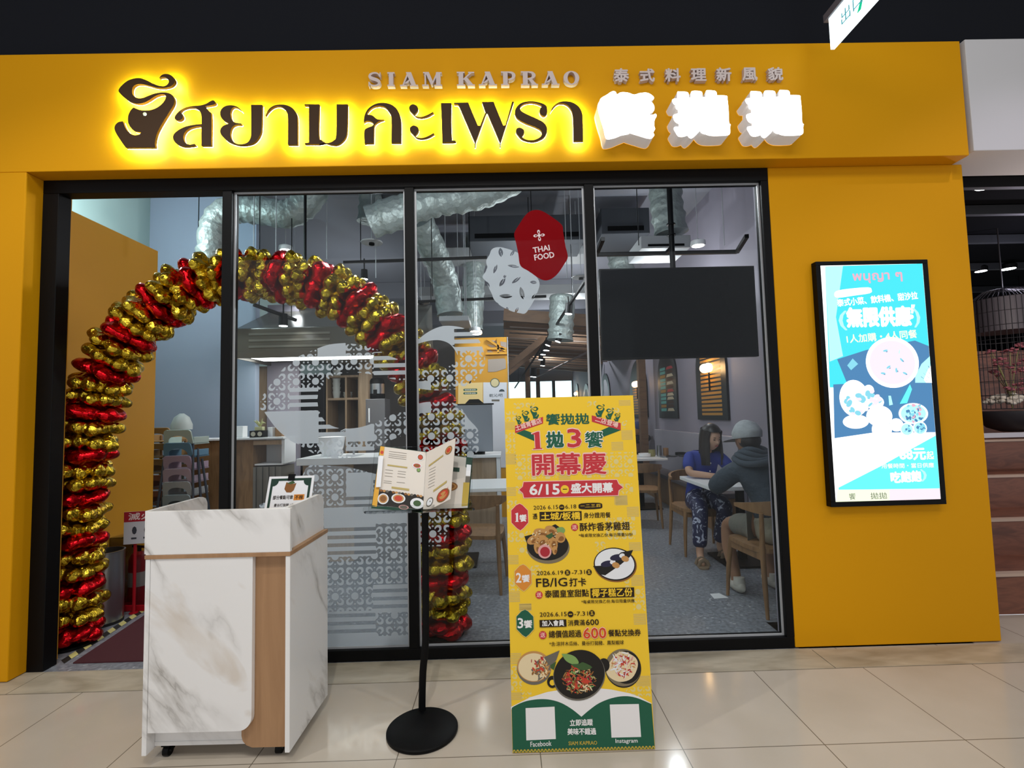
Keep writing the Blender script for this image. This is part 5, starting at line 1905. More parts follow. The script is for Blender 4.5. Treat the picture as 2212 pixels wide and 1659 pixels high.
# ------------------------------------------------------------------ people
SKIN = mat('skin', 'C79C82', .55)
SKIN2 = mat('tan_skin', '9C7358', .55)
HAIR = mat('dark_hair', '1D1512', .4)


def skinned(name, chains, m, parent, root=None, sub=2):
    """one smooth body grown on joint chains: each chain is a list of (x, y, z, r); a chain whose first joint is already there joins it"""
    vs, es, rs, key = [], [], [], {}
    for ch in chains:
        prev = None
        for x, y, z, r in ch:
            k = (round(x, 3), round(y, 3), round(z, 3))
            if k not in key:
                key[k] = len(vs)
                vs.append(Vector((x, y, z)))
                rs.append(r)
            if prev is not None and prev != key[k]:
                es.append((prev, key[k]))
            prev = key[k]
    me = bpy.data.meshes.new(name)
    bm = bmesh.new()
    lay = bm.verts.layers.skin.verify()
    bv = [bm.verts.new(v - parent.location) for v in vs]
    for i, r in enumerate(rs):
        bv[i][lay].radius = (r, r)
        bv[i][lay].use_root = i == 0
    for a, b in es:
        if bm.edges.get((bv[a], bv[b])) is None:
            bm.edges.new((bv[a], bv[b]))
    bm.to_mesh(me)
    bm.free()
    me.materials.append(m)
    o = bpy.data.objects.new(name, me)
    COL.objects.link(o)
    o.parent = parent
    sk = o.modifiers.new('skin', 'SKIN')
    sk.use_smooth_shade = True
    sk.branch_smoothing = .4
    sb = o.modifiers.new('sub', 'SUBSURF')
    sb.levels = sb.render_levels = sub
    return o


def hand(w, d, side, up=Vector((0, 0, 1))):
    """finger chains from wrist w pointing along d; side is where the thumb lies"""
    w, d = Vector(w), Vector(d).normalized()
    s = Vector(side).normalized()
    n = d.cross(s).normalized()
    n = n if n.z < 0 else -n
    palm = w + d * .05
    out = []
    for k, (o, l) in enumerate(((-.03, .06), (-.01, .075), (.01, .082), (.03, .072))):
        b = palm + d * .035 + s * o
        c = b + d * l * .55 + n * .012
        e = c + d * l * .4 + n * .022
        out.append([(*palm, .022), (*b, .010), (*c, .0085), (*e, .0065)])
    th = palm - d * .01 + s * .042
    e = th + d * .035 + s * .012 + n * .012
    out.append([(*palm, .022), (*th, .011), (*e, .008)])
    return out


def head_mesh(g, c, r, yaw, pitch, face=True):
    """a head looking along -y before turning: skull, jaw, nose, brow, lips, ears"""
    M = Matrix.Rotation(yaw, 3, 'Z') @ Matrix.Rotation(pitch, 3, 'X')

    def fn(q):
        x, y, z = q
        if z < 0:
            k = 1 - .28 * z * z
            x *= k
            y = y * (1 - .12 * z * z) - .10 * z * z
        if y < 0:
            y -= .22 * max(0, 1 - ((x / .2) ** 2 + ((z + .1) / .22) ** 2)) if face else 0
            y += .06 * max(0, 1 - (((abs(x) - .36) / .2) ** 2 + ((z - .08) / .14) ** 2))
            y -= .05 * max(0, 1 - ((x / .3) ** 2 + ((z + .45) / .1) ** 2))
        return x, y, z
    g.ell(c, (r * .80, r * .96, r * 1.22), 32, 24, M, fn)
    for s in (-1, 1):
        g.ell(Vector(c) + M @ Vector((s * r * .80, .01, 0)), (r * .1, r * .2, r * .3), 8, 6, M)
    return M


# woman in blue, leaning over the table, facing the glass
wp = Vector((1.98, 2.12, 0))
woman = thing('person', 'seated woman with long dark hair in a blue blouse, leaning over the table', 'person', wp)
hc = Vector((2.065, 1.99, 1.135))
skinned('body', [[(1.98, 2.15, .53, .10), (1.985, 2.13, .72, .09), (2.0, 2.09, .90, .085), (2.03, 2.05, 1.0, .05), (2.055, 2.01, 1.06, .045)],
                 [(2.0, 2.09, .90, .085), (1.86, 2.07, .955, .055), (1.80, 1.93, .80, .04), (1.98, 1.80, .785, .028), (2.02, 1.78, .785, .026)],
                 [(2.0, 2.09, .90, .085), (2.16, 2.05, .95, .055), (2.24, 1.93, .80, .04), (2.12, 1.80, .785, .028), (2.09, 1.78, .785, .026)],
                 [(1.98, 2.15, .53, .10), (1.88, 2.0, .51, .07), (1.83, 1.76, .49, .06), (1.80, 1.72, .28, .045), (1.775, 1.68, .08, .035), (1.76, 1.61, .035, .032), (1.745, 1.54, .025, .024)],
                 [(1.98, 2.15, .53, .10), (2.07, 2.0, .51, .07), (2.08, 1.78, .49, .06), (2.07, 1.85, .28, .045), (2.05, 1.88, .08, .035), (2.05, 1.80, .035, .032), (2.05, 1.74, .025, .024)]]
        + hand((2.02, 1.78, .785), (.6, -.5, 0), (.5, .6, 0)) + hand((2.09, 1.78, .785), (-.5, -.6, 0), (-.6, .5, 0)), SKIN, woman)
g = G(SKIN)
Mh = head_mesh(g, hc, .098, R(14), R(16))
hd = g.build('head', woman, smooth=60)
g = G(mat('eye_dark', '1A1413', .4))
for s in (-1, 1):
    g.ell(hc + Mh @ Vector((s * .032, -.089, .012)), (.013, .006, .0045), 8, 5, Mh)
    g.ell(hc + Mh @ Vector((s * .033, -.091, .034)), (.018, .005, .003), 8, 5, Mh)
g.m(mat('lip_red', '9C4A4A', .5)).ell(hc + Mh @ Vector((0, -.094, -.05)), (.02, .007, .006), 8, 5, Mh)
g.build('face_features', hd)
g = G(HAIR)


def hair_fn(q):
    x, y, z = q
    if y < -.15 and z < .42:
        y = -.15 + (y + .15) * .06
    return x, y, z


g.ell(hc + Mh @ Vector((0, .018, .022)), (.102, .115, .128), 28, 18, Mh, hair_fn)
rows, cols = 16, 44
vs, fs = [], []
for sh in (1.0, .86):
    for j_ in range(rows + 1):
        v = j_ / rows
        z = .085 - .35 * v
        for i_ in range(cols + 1):
            a = R(40 + 280 * i_ / cols)
            wob = 1 + .03 * math.sin(13 * a + 2 * v) + .02 * math.sin(29 * a)
            fl = 1 + .22 * v - .10 * max(0, v - .75) * 4
            q = Vector((.099 * math.sin(a) * wob * fl * sh, (-.108 * math.cos(a) * wob * (1 + .05 * v)) * sh + .018 + .02 * v, z))
            k_ = min(1, v * 2.2)
            vs.append(hc + (Mh @ q) * (1 - k_) + (Matrix.Rotation(R(14), 3, 'Z') @ (q + Vector((0, -.01, 0)))) * k_)
n1 = (rows + 1) * (cols + 1)
for j_ in range(rows):
    for i_ in range(cols):
        p_ = j_ * (cols + 1) + i_
        fs += [(p_, p_ + cols + 1, p_ + cols + 2, p_ + 1), (n1 + p_, n1 + p_ + 1, n1 + p_ + cols + 2, n1 + p_ + cols + 1)]
for i_ in range(cols):
    p_ = rows * (cols + 1) + i_
    fs.append((p_, n1 + p_, n1 + p_ + 1, p_ + 1))
for j_ in range(rows):
    for i_ in (0, cols):
        p_ = j_ * (cols + 1) + i_
        fs.append((p_, n1 + p_, n1 + p_ + cols + 1, p_ + cols + 1))
g.add(vs, fs)
g.build('hair', woman, smooth=60)
BLUE = mat('blue_blouse', '1F358F', .7, bump=(40, .3, .01))
skinned('blouse', [[(1.97, 2.14, .44, .16), (1.975, 2.14, .56, .15), (1.985, 2.13, .72, .135), (2.0, 2.09, .90, .125), (2.025, 2.055, .985, .07)],
                   [(2.0, 2.09, .90, .125), (1.86, 2.07, .955, .075), (1.81, 1.955, .83, .062)],
                   [(2.0, 2.09, .90, .125), (2.16, 2.05, .95, .075), (2.23, 1.955, .83, .062)]], BLUE, woman)
g = G(WHITE)
g.ell((2.03, 1.955, .89), (.008, .005, .008), 8, 6).ell((2.025, 1.965, .81), (.008, .005, .008), 8, 6)
g.build('button', woman)
FLORAL, tn, bn = _new('floral_trousers')
nz_ = tex(tn, 'Noise', (1, 1, 1), Scale=17, Detail=2, Distortion=1.5)
L(tn, ramp(tn, nz_.outputs['Fac'], [(.56, '20254A'), (.63, 'B9BED2')]), bn.inputs['Base Color'])
skinned('trousers', [[(1.98, 2.15, .53, .135), (1.88, 2.0, .51, .115), (1.83, 1.76, .49, .08), (1.80, 1.72, .28, .075), (1.78, 1.69, .13, .07)],
                     [(1.98, 2.15, .53, .135), (2.07, 2.0, .51, .115), (2.08, 1.78, .49, .08), (2.07, 1.85, .28, .075), (2.05, 1.88, .13, .07)]], FLORAL, woman)
for x, y in ((1.755, 1.59), (2.05, 1.79)):
    g = G(mat('beige_sandal', '8A7660', .6))
    g.slab(Canvas((x, y, .014), (1, -.1, 0), (.1, 1, 0)), [smooth_path([(-.04, -.11), (-.045, 0), (-.035, .1), (.035, .1), (.045, 0), (.035, -.1)], 4)], 0, -.013)
    for dy in (-.05, .02):
        g.tube([(x - .045, y + dy, .012), (x - .03, y + dy, .055), (x, y + dy, .066), (x + .03, y + dy, .055), (x + .045, y + dy, .012)], .018, 8, flat=.3, up=(0, 1, 0))
    g.build('sandal', woman, smooth=50)

# person in a cap, seen from behind
mp_ = Vector((1.95, .66, 0))
man = thing('person', 'seated person in a pale cap and dark grey hoodie, back to the glass', 'person', mp_)
hc = Vector((1.865, .84, 1.185))
skinned('body', [[(1.95, .62, .55, .11), (1.94, .66, .74, .10), (1.915, .72, .92, .095), (1.89, .78, 1.05, .05), (1.875, .82, 1.11, .05)],
                 [(1.915, .72, .92, .095), (1.73, .76, .98, .035), (1.64, .90, .83, .032), (1.72, 1.12, .785, .034), (1.74, 1.17, .785, .03)],
                 [(1.915, .72, .92, .095), (2.09, .74, .98, .045), (2.17, .92, .83, .04), (2.1, 1.28, .785, .034), (2.08, 1.34, .785, .03)],
                 [(1.95, .62, .55, .11), (1.86, .80, .53, .09), (1.80, 1.10, .50, .065), (1.785, 1.08, .30, .055), (1.785, .97, .10, .04), (1.785, .98, .05, .04), (1.775, 1.06, .03, .03)],
                 [(1.95, .62, .55, .11), (2.04, .80, .53, .09), (2.10, 1.12, .50, .065), (2.10, 1.10, .30, .055), (2.10, 1.02, .10, .04), (2.10, 1.03, .05, .04), (2.10, 1.12, .03, .03)]]
        + hand((1.74, 1.17, .785), (.3, .9, 0), (.9, -.3, 0)) + hand((2.08, 1.34, .785), (-.3, .9, 0), (-.9, -.3, 0)), SKIN2, man)
g = G(SKIN2)
Mm = head_mesh(g, hc, .098, R(180 + 18), R(8))
hd = g.build('head', man, smooth=60)
g = G(MATS['eye_dark'])
for s in (-1, 1):
    g.ell(hc + Mm @ Vector((s * .032, -.089, .012)), (.013, .006, .006), 8, 5, Mm)
g.build('face_features', hd)
g = G(HAIR)
g.ell(hc + Mm @ Vector((0, .022, -.012)), (.084, .083, .072), 22, 14, Mm)
g.build('hair', man, smooth=60)
CAP = mat('pale_cap', 'A9ADB0', .8, vary=.25, bump=(30, .3, .01))
g = G(CAP)
g.ell(hc + Mm @ Vector((0, .008, .035)), (.101, .117, .115), 36, 20, Mm, lambda q: (q.x * (1 - .012 * (abs(math.sin(3 * math.atan2(q.y, q.x))) < .12)), q.y * (1 + .04 * math.sin(9 * q.z)), max(q.z * (1 + .03 * math.sin(7 * q.x)), -.22)))
cp = man and g.build('cap', man, smooth=60)
g = G(mat('cap_brim', '8E8B88', .8))
vs, fs = [], []
for k in range(11):
    a = R(200 + 14 * k)
    for r_, z in ((.095, .014), (.185, .0)):
        vs.append(hc + Mm @ Vector((r_ * .95 * math.cos(a), r_ * math.sin(a), z)))
    for r_, z in ((.185, -.004), (.095, .010)):
        vs.append(hc + Mm @ Vector((r_ * .95 * math.cos(a), r_ * math.sin(a), z)))
for k in range(10):
    for i in range(4):
        fs.append((4 * k + i, 4 * k + (i + 1) % 4, 4 * k + 4 + (i + 1) % 4, 4 * k + 4 + i))
g.add(vs, fs)
g.build('brim', cp)
HOOD = mat('slate_hoodie', '3E4853', .85, bump=(22, .5, .02))
skinned('hoodie', [[(1.945, .63, .58, .165), (1.945, .64, .68, .155), (1.935, .68, .78, .15), (1.915, .72, .93, .148), (1.89, .775, 1.045, .085)],
                   [(1.915, .72, .93, .148), (1.74, .76, .975, .10), (1.685, .83, .90, .085), (1.64, .90, .83, .078), (1.70, 1.06, .79, .058)],
                   [(1.915, .72, .93, .148), (2.09, .74, .98, .10), (2.17, .92, .83, .078), (2.12, 1.2, .79, .05)]], HOOD, man)
g = G(HOOD)
for k in range(4):
    rr_ = .075 + .022 * k
    g.tube([(1.885 + rr_ * 1.15 * math.cos(a), .775 - .012 * k + rr_ * .9 * math.sin(a), 1.10 - .022 * k + .018 * math.sin(a * 2 + k)) for a in [2 * PI * i / 20 for i in range(21)]], .023, 8, False)
g.build('hood_folds', man, smooth=60)
TEE = mat('beige_shirt_hem', '8E8775', .85, bump=(16, .5, .02))
skinned('shirt', [[(1.95, .60, .43, .165), (1.95, .61, .54, .168), (1.948, .62, .60, .168), (1.946, .63, .66, .165)]], TEE, man)
SHORT = mat('grey_shorts', '77756C', .85, bump=(18, .4, .02))
skinned('shorts', [[(1.95, .62, .53, .145), (1.86, .80, .53, .105), (1.81, 1.03, .505, .088)],
                   [(1.95, .62, .53, .145), (2.04, .80, .53, .105), (2.095, 1.05, .505, .088)]], SHORT, man)
SHOE = mat('white_sneaker', 'BDB8AE', .6)
for x, y in ((1.785, .98), (2.10, 1.04)):
    g = G(SHOE)
    g.ell((x, y, .045), (.05, .135, .045), 20, 12, None, lambda q: (q.x * (1 + .1 * q.y), q.y, max(q.z, -.75) * (1 - .25 * q.y)))
    g.tube([(x, y - .06, .06), (x, y - .055, .115)], [.046, .04], 14)
    g.build('sneaker', man, smooth=60)

# distant worker in a blue cap
dp = Vector((2.2, 6.9, 0))
wk = thing('person', 'distant worker in a dark blue cap and patterned dark shirt', 'person', dp)
hc = at(1380, 925, Y=6.35)
cx, cy = hc.x - .06, 6.5
wk.location = (cx, cy, 0)
skinned('body', [[(cx, cy, .8, .13), (cx, cy, 1.0, .13), (cx, cy - .05, hc.z - .13, .05)],
                 [(cx, cy, .8, .13), (cx - .1, cy, .45, .07), (cx - .1, cy, .06, .045), (cx - .1, cy - .1, .03, .035)],
                 [(cx, cy, .8, .13), (cx + .1, cy, .45, .07), (cx + .1, cy, .06, .045), (cx + .1, cy - .1, .03, .035)]], SKIN2, wk)
g = G(SKIN2)
Mw = head_mesh(g, hc, .1, R(30), R(20))
g.build('head', wk, smooth=60)
g = G(mat('navy_cap', '20305F', .7))
g.ell(hc + Vector((0, 0, .03)), (.11, .122, .11), 22, 14, Mw, lambda q: (q.x, q.y, max(q.z, -.2)))
g.ell(hc + Mw @ Vector((0, -.14, .02)), (.075, .07, .008), 14, 6, Mw)
g.build('cap', wk, smooth=60)
DSH, td, bd = _new('patterned_shirt')
nz_ = tex(td, 'Voronoi', (1, 1, 1), Scale=22)
L(td, ramp(td, nz_.outputs['Distance'], [(.25, '8A7A68'), (.34, '22202A')]), bd.inputs['Base Color'])
skinned('shirt', [[(cx, cy, .78, .15), (cx, cy, 1.0, .16), (cx, cy - .04, hc.z - .19, .10)],
                  [(cx, cy, 1.0, .16), (cx + .2, cy - .03, hc.z - .24, .075), (cx + .25, cy - .16, .95, .06)],
                  [(cx, cy, 1.0, .16), (cx - .2, cy - .03, hc.z - .24, .075), (cx - .25, cy - .16, .95, .06)]], DSH, wk)
skinned('trousers', [[(cx, cy, .8, .14), (cx - .1, cy, .45, .085), (cx - .1, cy, .09, .075)], [(cx, cy, .8, .14), (cx + .1, cy, .45, .085), (cx + .1, cy, .09, .075)]], mat('black_trousers', '17171B', .8), wk)

# ------------------------------------------------------------------ restaurant ceiling: ducts, units, tracks, lamps
DK = mat('dark_duct_unit', '3D4046', .7)
UNIT = mat('white_duct_unit', 'A4A6A8', .6)


def duct(label, pts, r, Y):
    P = [Vector(at(*q[:2], Y=Y + (q[2] if len(q) > 2 else 0))) for q in pts]
    P = [Vector((q.x, q.y, min(q.z, 4.24))) for q in P]
    P = open_path([tuple(q) for q in P], 9)
    rr = random.Random(len(pts) * 7)
    rs = [r * (1 + .05 * math.sin(i * 1.9) + rr.uniform(-.04, .04)) for i in range(len(P))]
    return G(DUCT).tube(P, rs, 20).build('flexible_duct', smooth=70, label=label, cat='duct', group='silver flexible ducts')


duct('silver duct bending down behind the top of the balloon arch', [(455, 640), (458, 560), (466, 485), (505, 452), (560, 455), (625, 462), (668, 430), (690, 385)], .15, 2.3)
duct('fat pale duct running along the top of the pane with the red leaf', [(800, 480), (870, 455), (940, 432), (1020, 420), (1090, 392), (1160, 350)], .165, 1.9)
duct('silver duct dropping to a white vent between the floral films', [(905, 475, -.6), (935, 540, -.3), (962, 610), (972, 680)], .16, 3.0)
duct('short silver duct hanging at the top right of the counter pane', [(780, 385), (800, 420), (797, 480)], .13, 2.6)
duct('crinkled silver duct hanging above the television', [(1440, 380), (1438, 430), (1450, 505)], .19, 2.7)
duct('dim silver duct low beside the television bracket', [(1335, 500), (1338, 540), (1345, 590)], .2, 4.75)
duct('far silver duct hanging behind the right end of the track', [(1215, 640), (1213, 690), (1210, 735)], .2, 4.75)
duct('far silver duct beside the round leaf film', [(1026, 480), (1025, 560), (1022, 640), (1020, 712)], .17, 4.7)


def unit(name, label, x0, y0, x1, y1, Y, dep, m, slot=True, cat='air vent'):
    a, b = at(x0, y1, Y=Y), at(x1, y0, Y=Y)
    z1 = min(b.z, 4.29)
    t = thing(name, label, cat, ((a.x + b.x) / 2, Y + dep / 2, a.z))
    G(m).box((a.x, Y, a.z), (b.x, Y + dep, z1)).build('casing', t, bev=.01)
    if slot:
        h = (z1 - a.z)
        G(BLACKM).box((a.x + .08, Y - .006, a.z + .12 * h), (b.x - .08, Y - .001, a.z + .3 * h)).build('slot', t)
    for k in (0, 1):
        x = a.x + .06 if k == 0 else b.x - .06
        G(SILVER).cyl((x, Y + dep / 2, z1 - .01), (x, Y + dep / 2, 4.3), .006, n=6).build('hanger_rod', t)
    return t


unit('air_handler', 'long grey air handler behind the red leaf film', 1012, 462, 1262, 522, 3.2, .7, DK)
unit('air_handler', 'white duct box at the top right of the counter pane', 800, 415, 885, 458, 2.7, .6, UNIT)
unit('air_handler', 'dark grey air handler left of the crinkled duct', 1300, 448, 1402, 506, 3.4, .8, DK)
unit('ceiling_vent', 'white ceiling vent under the crinkled duct above the television', 1385, 507, 1492, 536, 2.6, .6, UNIT)
unit('ceiling_vent', 'small white vent at the foot of the duct between the floral films', 948, 681, 1012, 694, 2.75, .5, UNIT, False)
unit('duct_trunk', 'wide pale duct trunk crossing behind the round leaf film', 905, 528, 1290, 556, 4.3, .5, UNIT, False, 'duct')
unit('duct_trunk', 'second pale duct trunk lower behind the round leaf film', 905, 612, 1282, 640, 5.6, .5, UNIT, False, 'duct')
BEAM = mat('grey_beam_paint', '7F8088', .8)
for i, (y0, y1) in enumerate(((7.4, 7.8), (10.5, 10.9))):
    struct(G(BEAM).box((-4.3, y0, 3.95), (2.74, y1, 4.295)), 'beam_ceiling')
struct(G(BEAM).box((-1.4, 2.36, 4.05), (-1.0, 13, 4.295)), 'beam_ceiling')

# thin hanger rods
for i, (x, y0, y1, Y) in enumerate(((427, 400, 610, 2.2), (548, 400, 560, 2.0), (596, 400, 560, 2.1), (659, 395, 590, 1.8), (706, 450, 560, 2.4), (812, 470, 600, 2.5), (934, 395, 640, 2.0), (990, 470, 620, 3.0), (1008, 500, 700, 3.0), (1148, 395, 470, 2.2), (1225, 440, 600, 2.6), (1238, 420, 640, 2.4), (1380, 395, 530, 2.4), (1565, 395, 530, 2.0))):
    c = at(x, y1, Y=Y)
    g = G(SILVER if i % 3 else BLACKM).cyl((c.x, c.y, c.z), (c.x, c.y, 4.3), .0045 if i != 3 else .014, n=6)
    g.build('hanger_rod', label='thin ceiling hanger rod', cat='rod', group='thin ceiling hanger rods')


def track(label, px0, px1, Y0, Y1=None, w=.03):
    a, b = at(*px0, Y=Y0), at(*px1, Y=Y1 or Y0)
    t = thing('light_track', label, 'light track', tuple((a + b) / 2))
    G(BLACKM).bar(a, b, w, w).build('rail', t)
    for k in (.12, .88):
        c = a.lerp(b, k)
        G(BLACKM).cyl((c.x, c.y, c.z), (c.x, c.y, 4.3), .005, n=6).build('hanger_rod', t)
    return a, b


def track_spot(label, px, Y, tilt=0.0, s=1.0, rail=None):
    c = at(*px, Y=Y)
    t = thing('track_spotlight', label, 'spotlight', tuple(c), 'black track spotlights')
    M = Matrix.Rotation(tilt, 3, 'Y')
    d = M @ Vector((0, 0, 1))
    G(BLACKM).tube([c, c + d * .11 * s], [.04 * s, .036 * s], 18).build('barrel', t)
    G(LAMP).tube([c - d * .003, c + d * .002], .036 * s, 18).build('lens', t)
    G(BLACKM).cyl(c + d * .09 * s, (c.x, c.y, rail if rail else c.z + .24), .008, n=8).build('stem', t)
    return c


track('black light track left of the round leaf film, upper', (742, 567), (1052, 556), 2.6)
track('black light track left of the round leaf film, lower', (897, 652), (1180, 640), 3.4)
a, b = track('long black light track running away under the round leaf film', (1285, 575), (1112, 838), 2.2, 12.0)
for i, (x, y, Y, s, lab) in enumerate(((1228, 678, 3.6, 1.3, 'nearest the glass'), (1205, 738, 4.6, 1.2, 'second from the glass'), (1183, 746, 5.4, 1.2, 'third from the glass'), (1180, 757, 6.0, 1.5, 'fourth from the glass, the brightest'), (1173, 766, 6.8, 1.4, 'fifth from the glass'), (1168, 777, 7.6, 1.3, 'sixth from the glass'), (1172, 790, 8.8, 1.5, 'seventh from the glass'), (1152, 814, 10.5, 2.2, 'farthest along the track'))):
    track_spot('track spotlight on the long track, %s' % lab, (x, y), Y, .4 if i in (1, 2) else .1, s)
track('short black light track above the grey hood', (548, 658), (640, 692), 1.9, 2.25)
track_spot('bright track spotlight pointing down at the grey hood', (612, 704), 2.15, 0, 1.15)
track_spot('track spotlight shining past the right side of the arch top', (787, 603), 2.6, 0, 1.0)
for i, (x, y, Y, lab) in enumerate(((617, 541, 2.8, 'round downlight above the top of the balloon arch'), (636, 656, 3.2, 'round downlight below the top of the balloon arch'), (921, 538, 2.7, 'round downlight beside the falling silver duct'), (1508, 531, 2.2, 'round downlight above the television, right of its pole'), (1026, 716, 3.8, 'upper of two small downlights by the ochre kiosk'), (1030, 722, 4.05, 'lower of two small downlights by the ochre kiosk'), (878, 730, 3.8, 'small lamp at the right edge of the counter pane'))):
    c = at(x, y, Y=Y)
    t = thing('pendant_downlight', lab, 'downlight', tuple(c), 'round white downlights')
    G(WHITE).lathe([(.075, 0), (.08, .01), (.075, .05), (.03, .07)], c, 28).build('housing', t, smooth=40)
    G(LAMP).lathe([(.06, -.003), (.06, .002)], c, 24).build('lens', t)
    G(SILVER).cyl(c + Vector((0, 0, .06)), (c.x, c.y, 4.3), .004, n=6).build('hanger_rod', t)
for i, (x, y, Y) in enumerate(((803, 525, 2.2), (910, 655, 3.6), (1255, 600, 3.0))):
    c = at(x, y, Y=Y)
    t = thing('speaker_disc', ['white ceiling disc right of the arch top', 'white ceiling disc below the lower light track', 'white ceiling disc right of the red leaf film'][i], 'ceiling speaker', tuple(c))
    G(UNIT).lathe([(.11, 0), (.115, .008), (.11, .015)], c, 30).m(BLACKM).lathe([(.03, -.02), (.03, 0)], c, 14).build('disc', t)
    G(SILVER).cyl(c + Vector((0, 0, .015)), (c.x, c.y, 4.3), .004, n=6).build('hanger_rod', t)

# ------------------------------------------------------------------ television on its ceiling frame
TV = Canvas((0, 1.6, 0), (1, 0, 0), (0, 0, 1))
c4 = [TV.px(*q) for q in ((1299, 777), (1637, 770), (1633, 574), (1296, 580))]
x0, x1 = (c4[0][0] + c4[3][0]) / 2, (c4[1][0] + c4[2][0]) / 2
z0, z1 = (c4[0][1] + c4[1][1]) / 2, (c4[2][1] + c4[3][1]) / 2
t = thing('television', 'large dark television hanging from a black ceiling pole', 'television', ((x0 + x1) / 2, 1.63, z0))
G(BLACKM).box((x0, 1.602, z0), (x1, 1.66, z1)).build('casing', t, bev=.006)
SCRN = mat('dark_glossy_screen', '020408', .08, spec=.05)
G(SCRN).slab(TV, [[(x0 + .012, z0 + .016), (x1 - .012, z0 + .016), (x1 - .012, z1 - .012), (x0 + .012, z1 - .012)]], -.0005).build('display', t)
pc = at(1450, 500, Y=1.72)
g = G(BLACKM).cyl((pc.x, 1.72, z1 - .25), (pc.x, 1.72, 4.3), .026, n=16)
for y in (485, 508):
    z = at(1450, y, Y=1.72).z
    g.lathe([(.042, -.006), (.042, .006)], (pc.x, 1.72, z), 18)
g.box((pc.x - .22, 1.662, z0 + .25), (pc.x + .22, 1.70, z0 + .31)).box((pc.x - .05, 1.665, z0 + .2), (pc.x + .05, 1.75, z1 - .2))
g.build('ceiling_pole', t)
a, b, c = at(1288, 550, Y=1.9), at(1592, 544, Y=1.9), at(1545, 574, Y=1.6)
g = G(BLACKM).bar(a, b, .035, .035).bar(b, (b.x - .12, 1.45, b.z), .035, .035).bar(a, (a.x - .02, 1.45, a.z), .035, .035)
g.bar((pc.x, 1.74, b.z), (pc.x, 1.9, b.z), .03, .03)
g.build('bracket_frame', t)

# ------------------------------------------------------------------ right wall: arched panels, lamps, low wall
RW = Canvas((2.749, 0, 0), (0, -1, 0), (0, 0, 1))
PX = lambda x, y: RW.px(x, y)
PBLACK = mat('panel_black', '14151A', .4)
PGOLD = mat('panel_gold', 'A0742E', .5)
PTEAL = mat('panel_teal', '5FA9A0', .5)


def arch_panel(label, xl, xr, yb, y_top, kind, y_lamp=0):
    (u0, zb), (u1, _) = PX(xl, yb), PX(xr, yb)
    if u0 > u1:
        u0, u1 = u1, u0
    r = (u1 - u0) / 2
    zt = PX((xl + xr) / 2, y_top)[1]
    cx = (u0 + u1) / 2
    arc = lambda r_, k=14: [(cx + r_ * math.cos(PI * i / k), zt - r + r_ * math.sin(PI * i / k)) for i in range(k + 1)]
    outer = [(u0, zb), (u1, zb)] + arc(r)
    t = thing('arched_panel', label, 'wall panel', RW.P(cx, zb), 'arched panels on the right wall')
    if kind == 'ring':
        inner = [(u0 + r * .3, zb), (u1 - r * .3, zb)] + arc(r * .7)
        G(PBLACK).slab(RW, [outer], .03, .001).build('panel', t)
        G(mat('pale_niche', 'C8C6CC', .6)).slab(RW, [inner], .0305).build('niche', t)
        return t
    G(PBLACK).slab(RW, [outer], .03, .001).build('panel', t)
    g = G()
    if kind == 'slats':
        g.m(PGOLD)
        for k in range(int((zt - r * .55 - zb - .06) / .055)):
            z = zb + .06 + k * .055
            g.quad(RW, [(u0 + r * .35, z), (u1 - r * .3, z), (u1 - r * .3, z + .033), (u0 + r * .35, z + .033)], .031)
    else:
        rr = random.Random(5)
        cols = [PTEAL, mat('poster_cream', 'C8B79A', .6), mat('poster_red', 'A83238', .5), PGOLD, mat('poster_brown', '4A352C', .6), PTEAL]
        n_ = 12
        for k in range(n_):
            za, zb2 = zb + .12 + (zt - r * .6 - zb - .12) * k / n_, zb + .12 + (zt - r * .6 - zb - .12) * (k + .75) / n_
            g.m(PTEAL if k % 4 != 1 else cols[3]).quad(RW, [(u0 + r * .3, za), (u0 + r * .9, za), (u0 + r * .9, zb2), (u0 + r * .3, zb2)], .031)
            g.m(cols[rr.choice([1, 4, 4, 2, 1])]).quad(RW, [(u0 + r * 1.0, za), (u1 - r * .25, za), (u1 - r * .4, zb2), (u0 + r * 1.1, zb2)], .031)
    g.build('panel_print', t)
    if kind == 'slats':
        q = RW.P(cx, PX((xl + xr) / 2, y_lamp)[1], .07)
        G(LAMPW).ell(q + Vector((0, -.06, 0)), .062, 18, 12).ell(q + Vector((0, .06, 0)), .062, 18, 12).build('globe_lamp', t, smooth=60)
        G(BLACKM).cyl(q + Vector((.03, 0, -.3)), q + Vector((.03, 0, .0)), .012, n=8).build('lamp_stem', t)
        l = bpy.data.lights.new('wall_lamp_light', 'POINT')
        l.energy, l.color, l.shadow_soft_size = 4, (1, .55, .22), .06
        o = bpy.data.objects.new('wall_lamp_light', l)
        COL.objects.link(o)
        o.location = q + Vector((-.12, 0, 0))
    return t


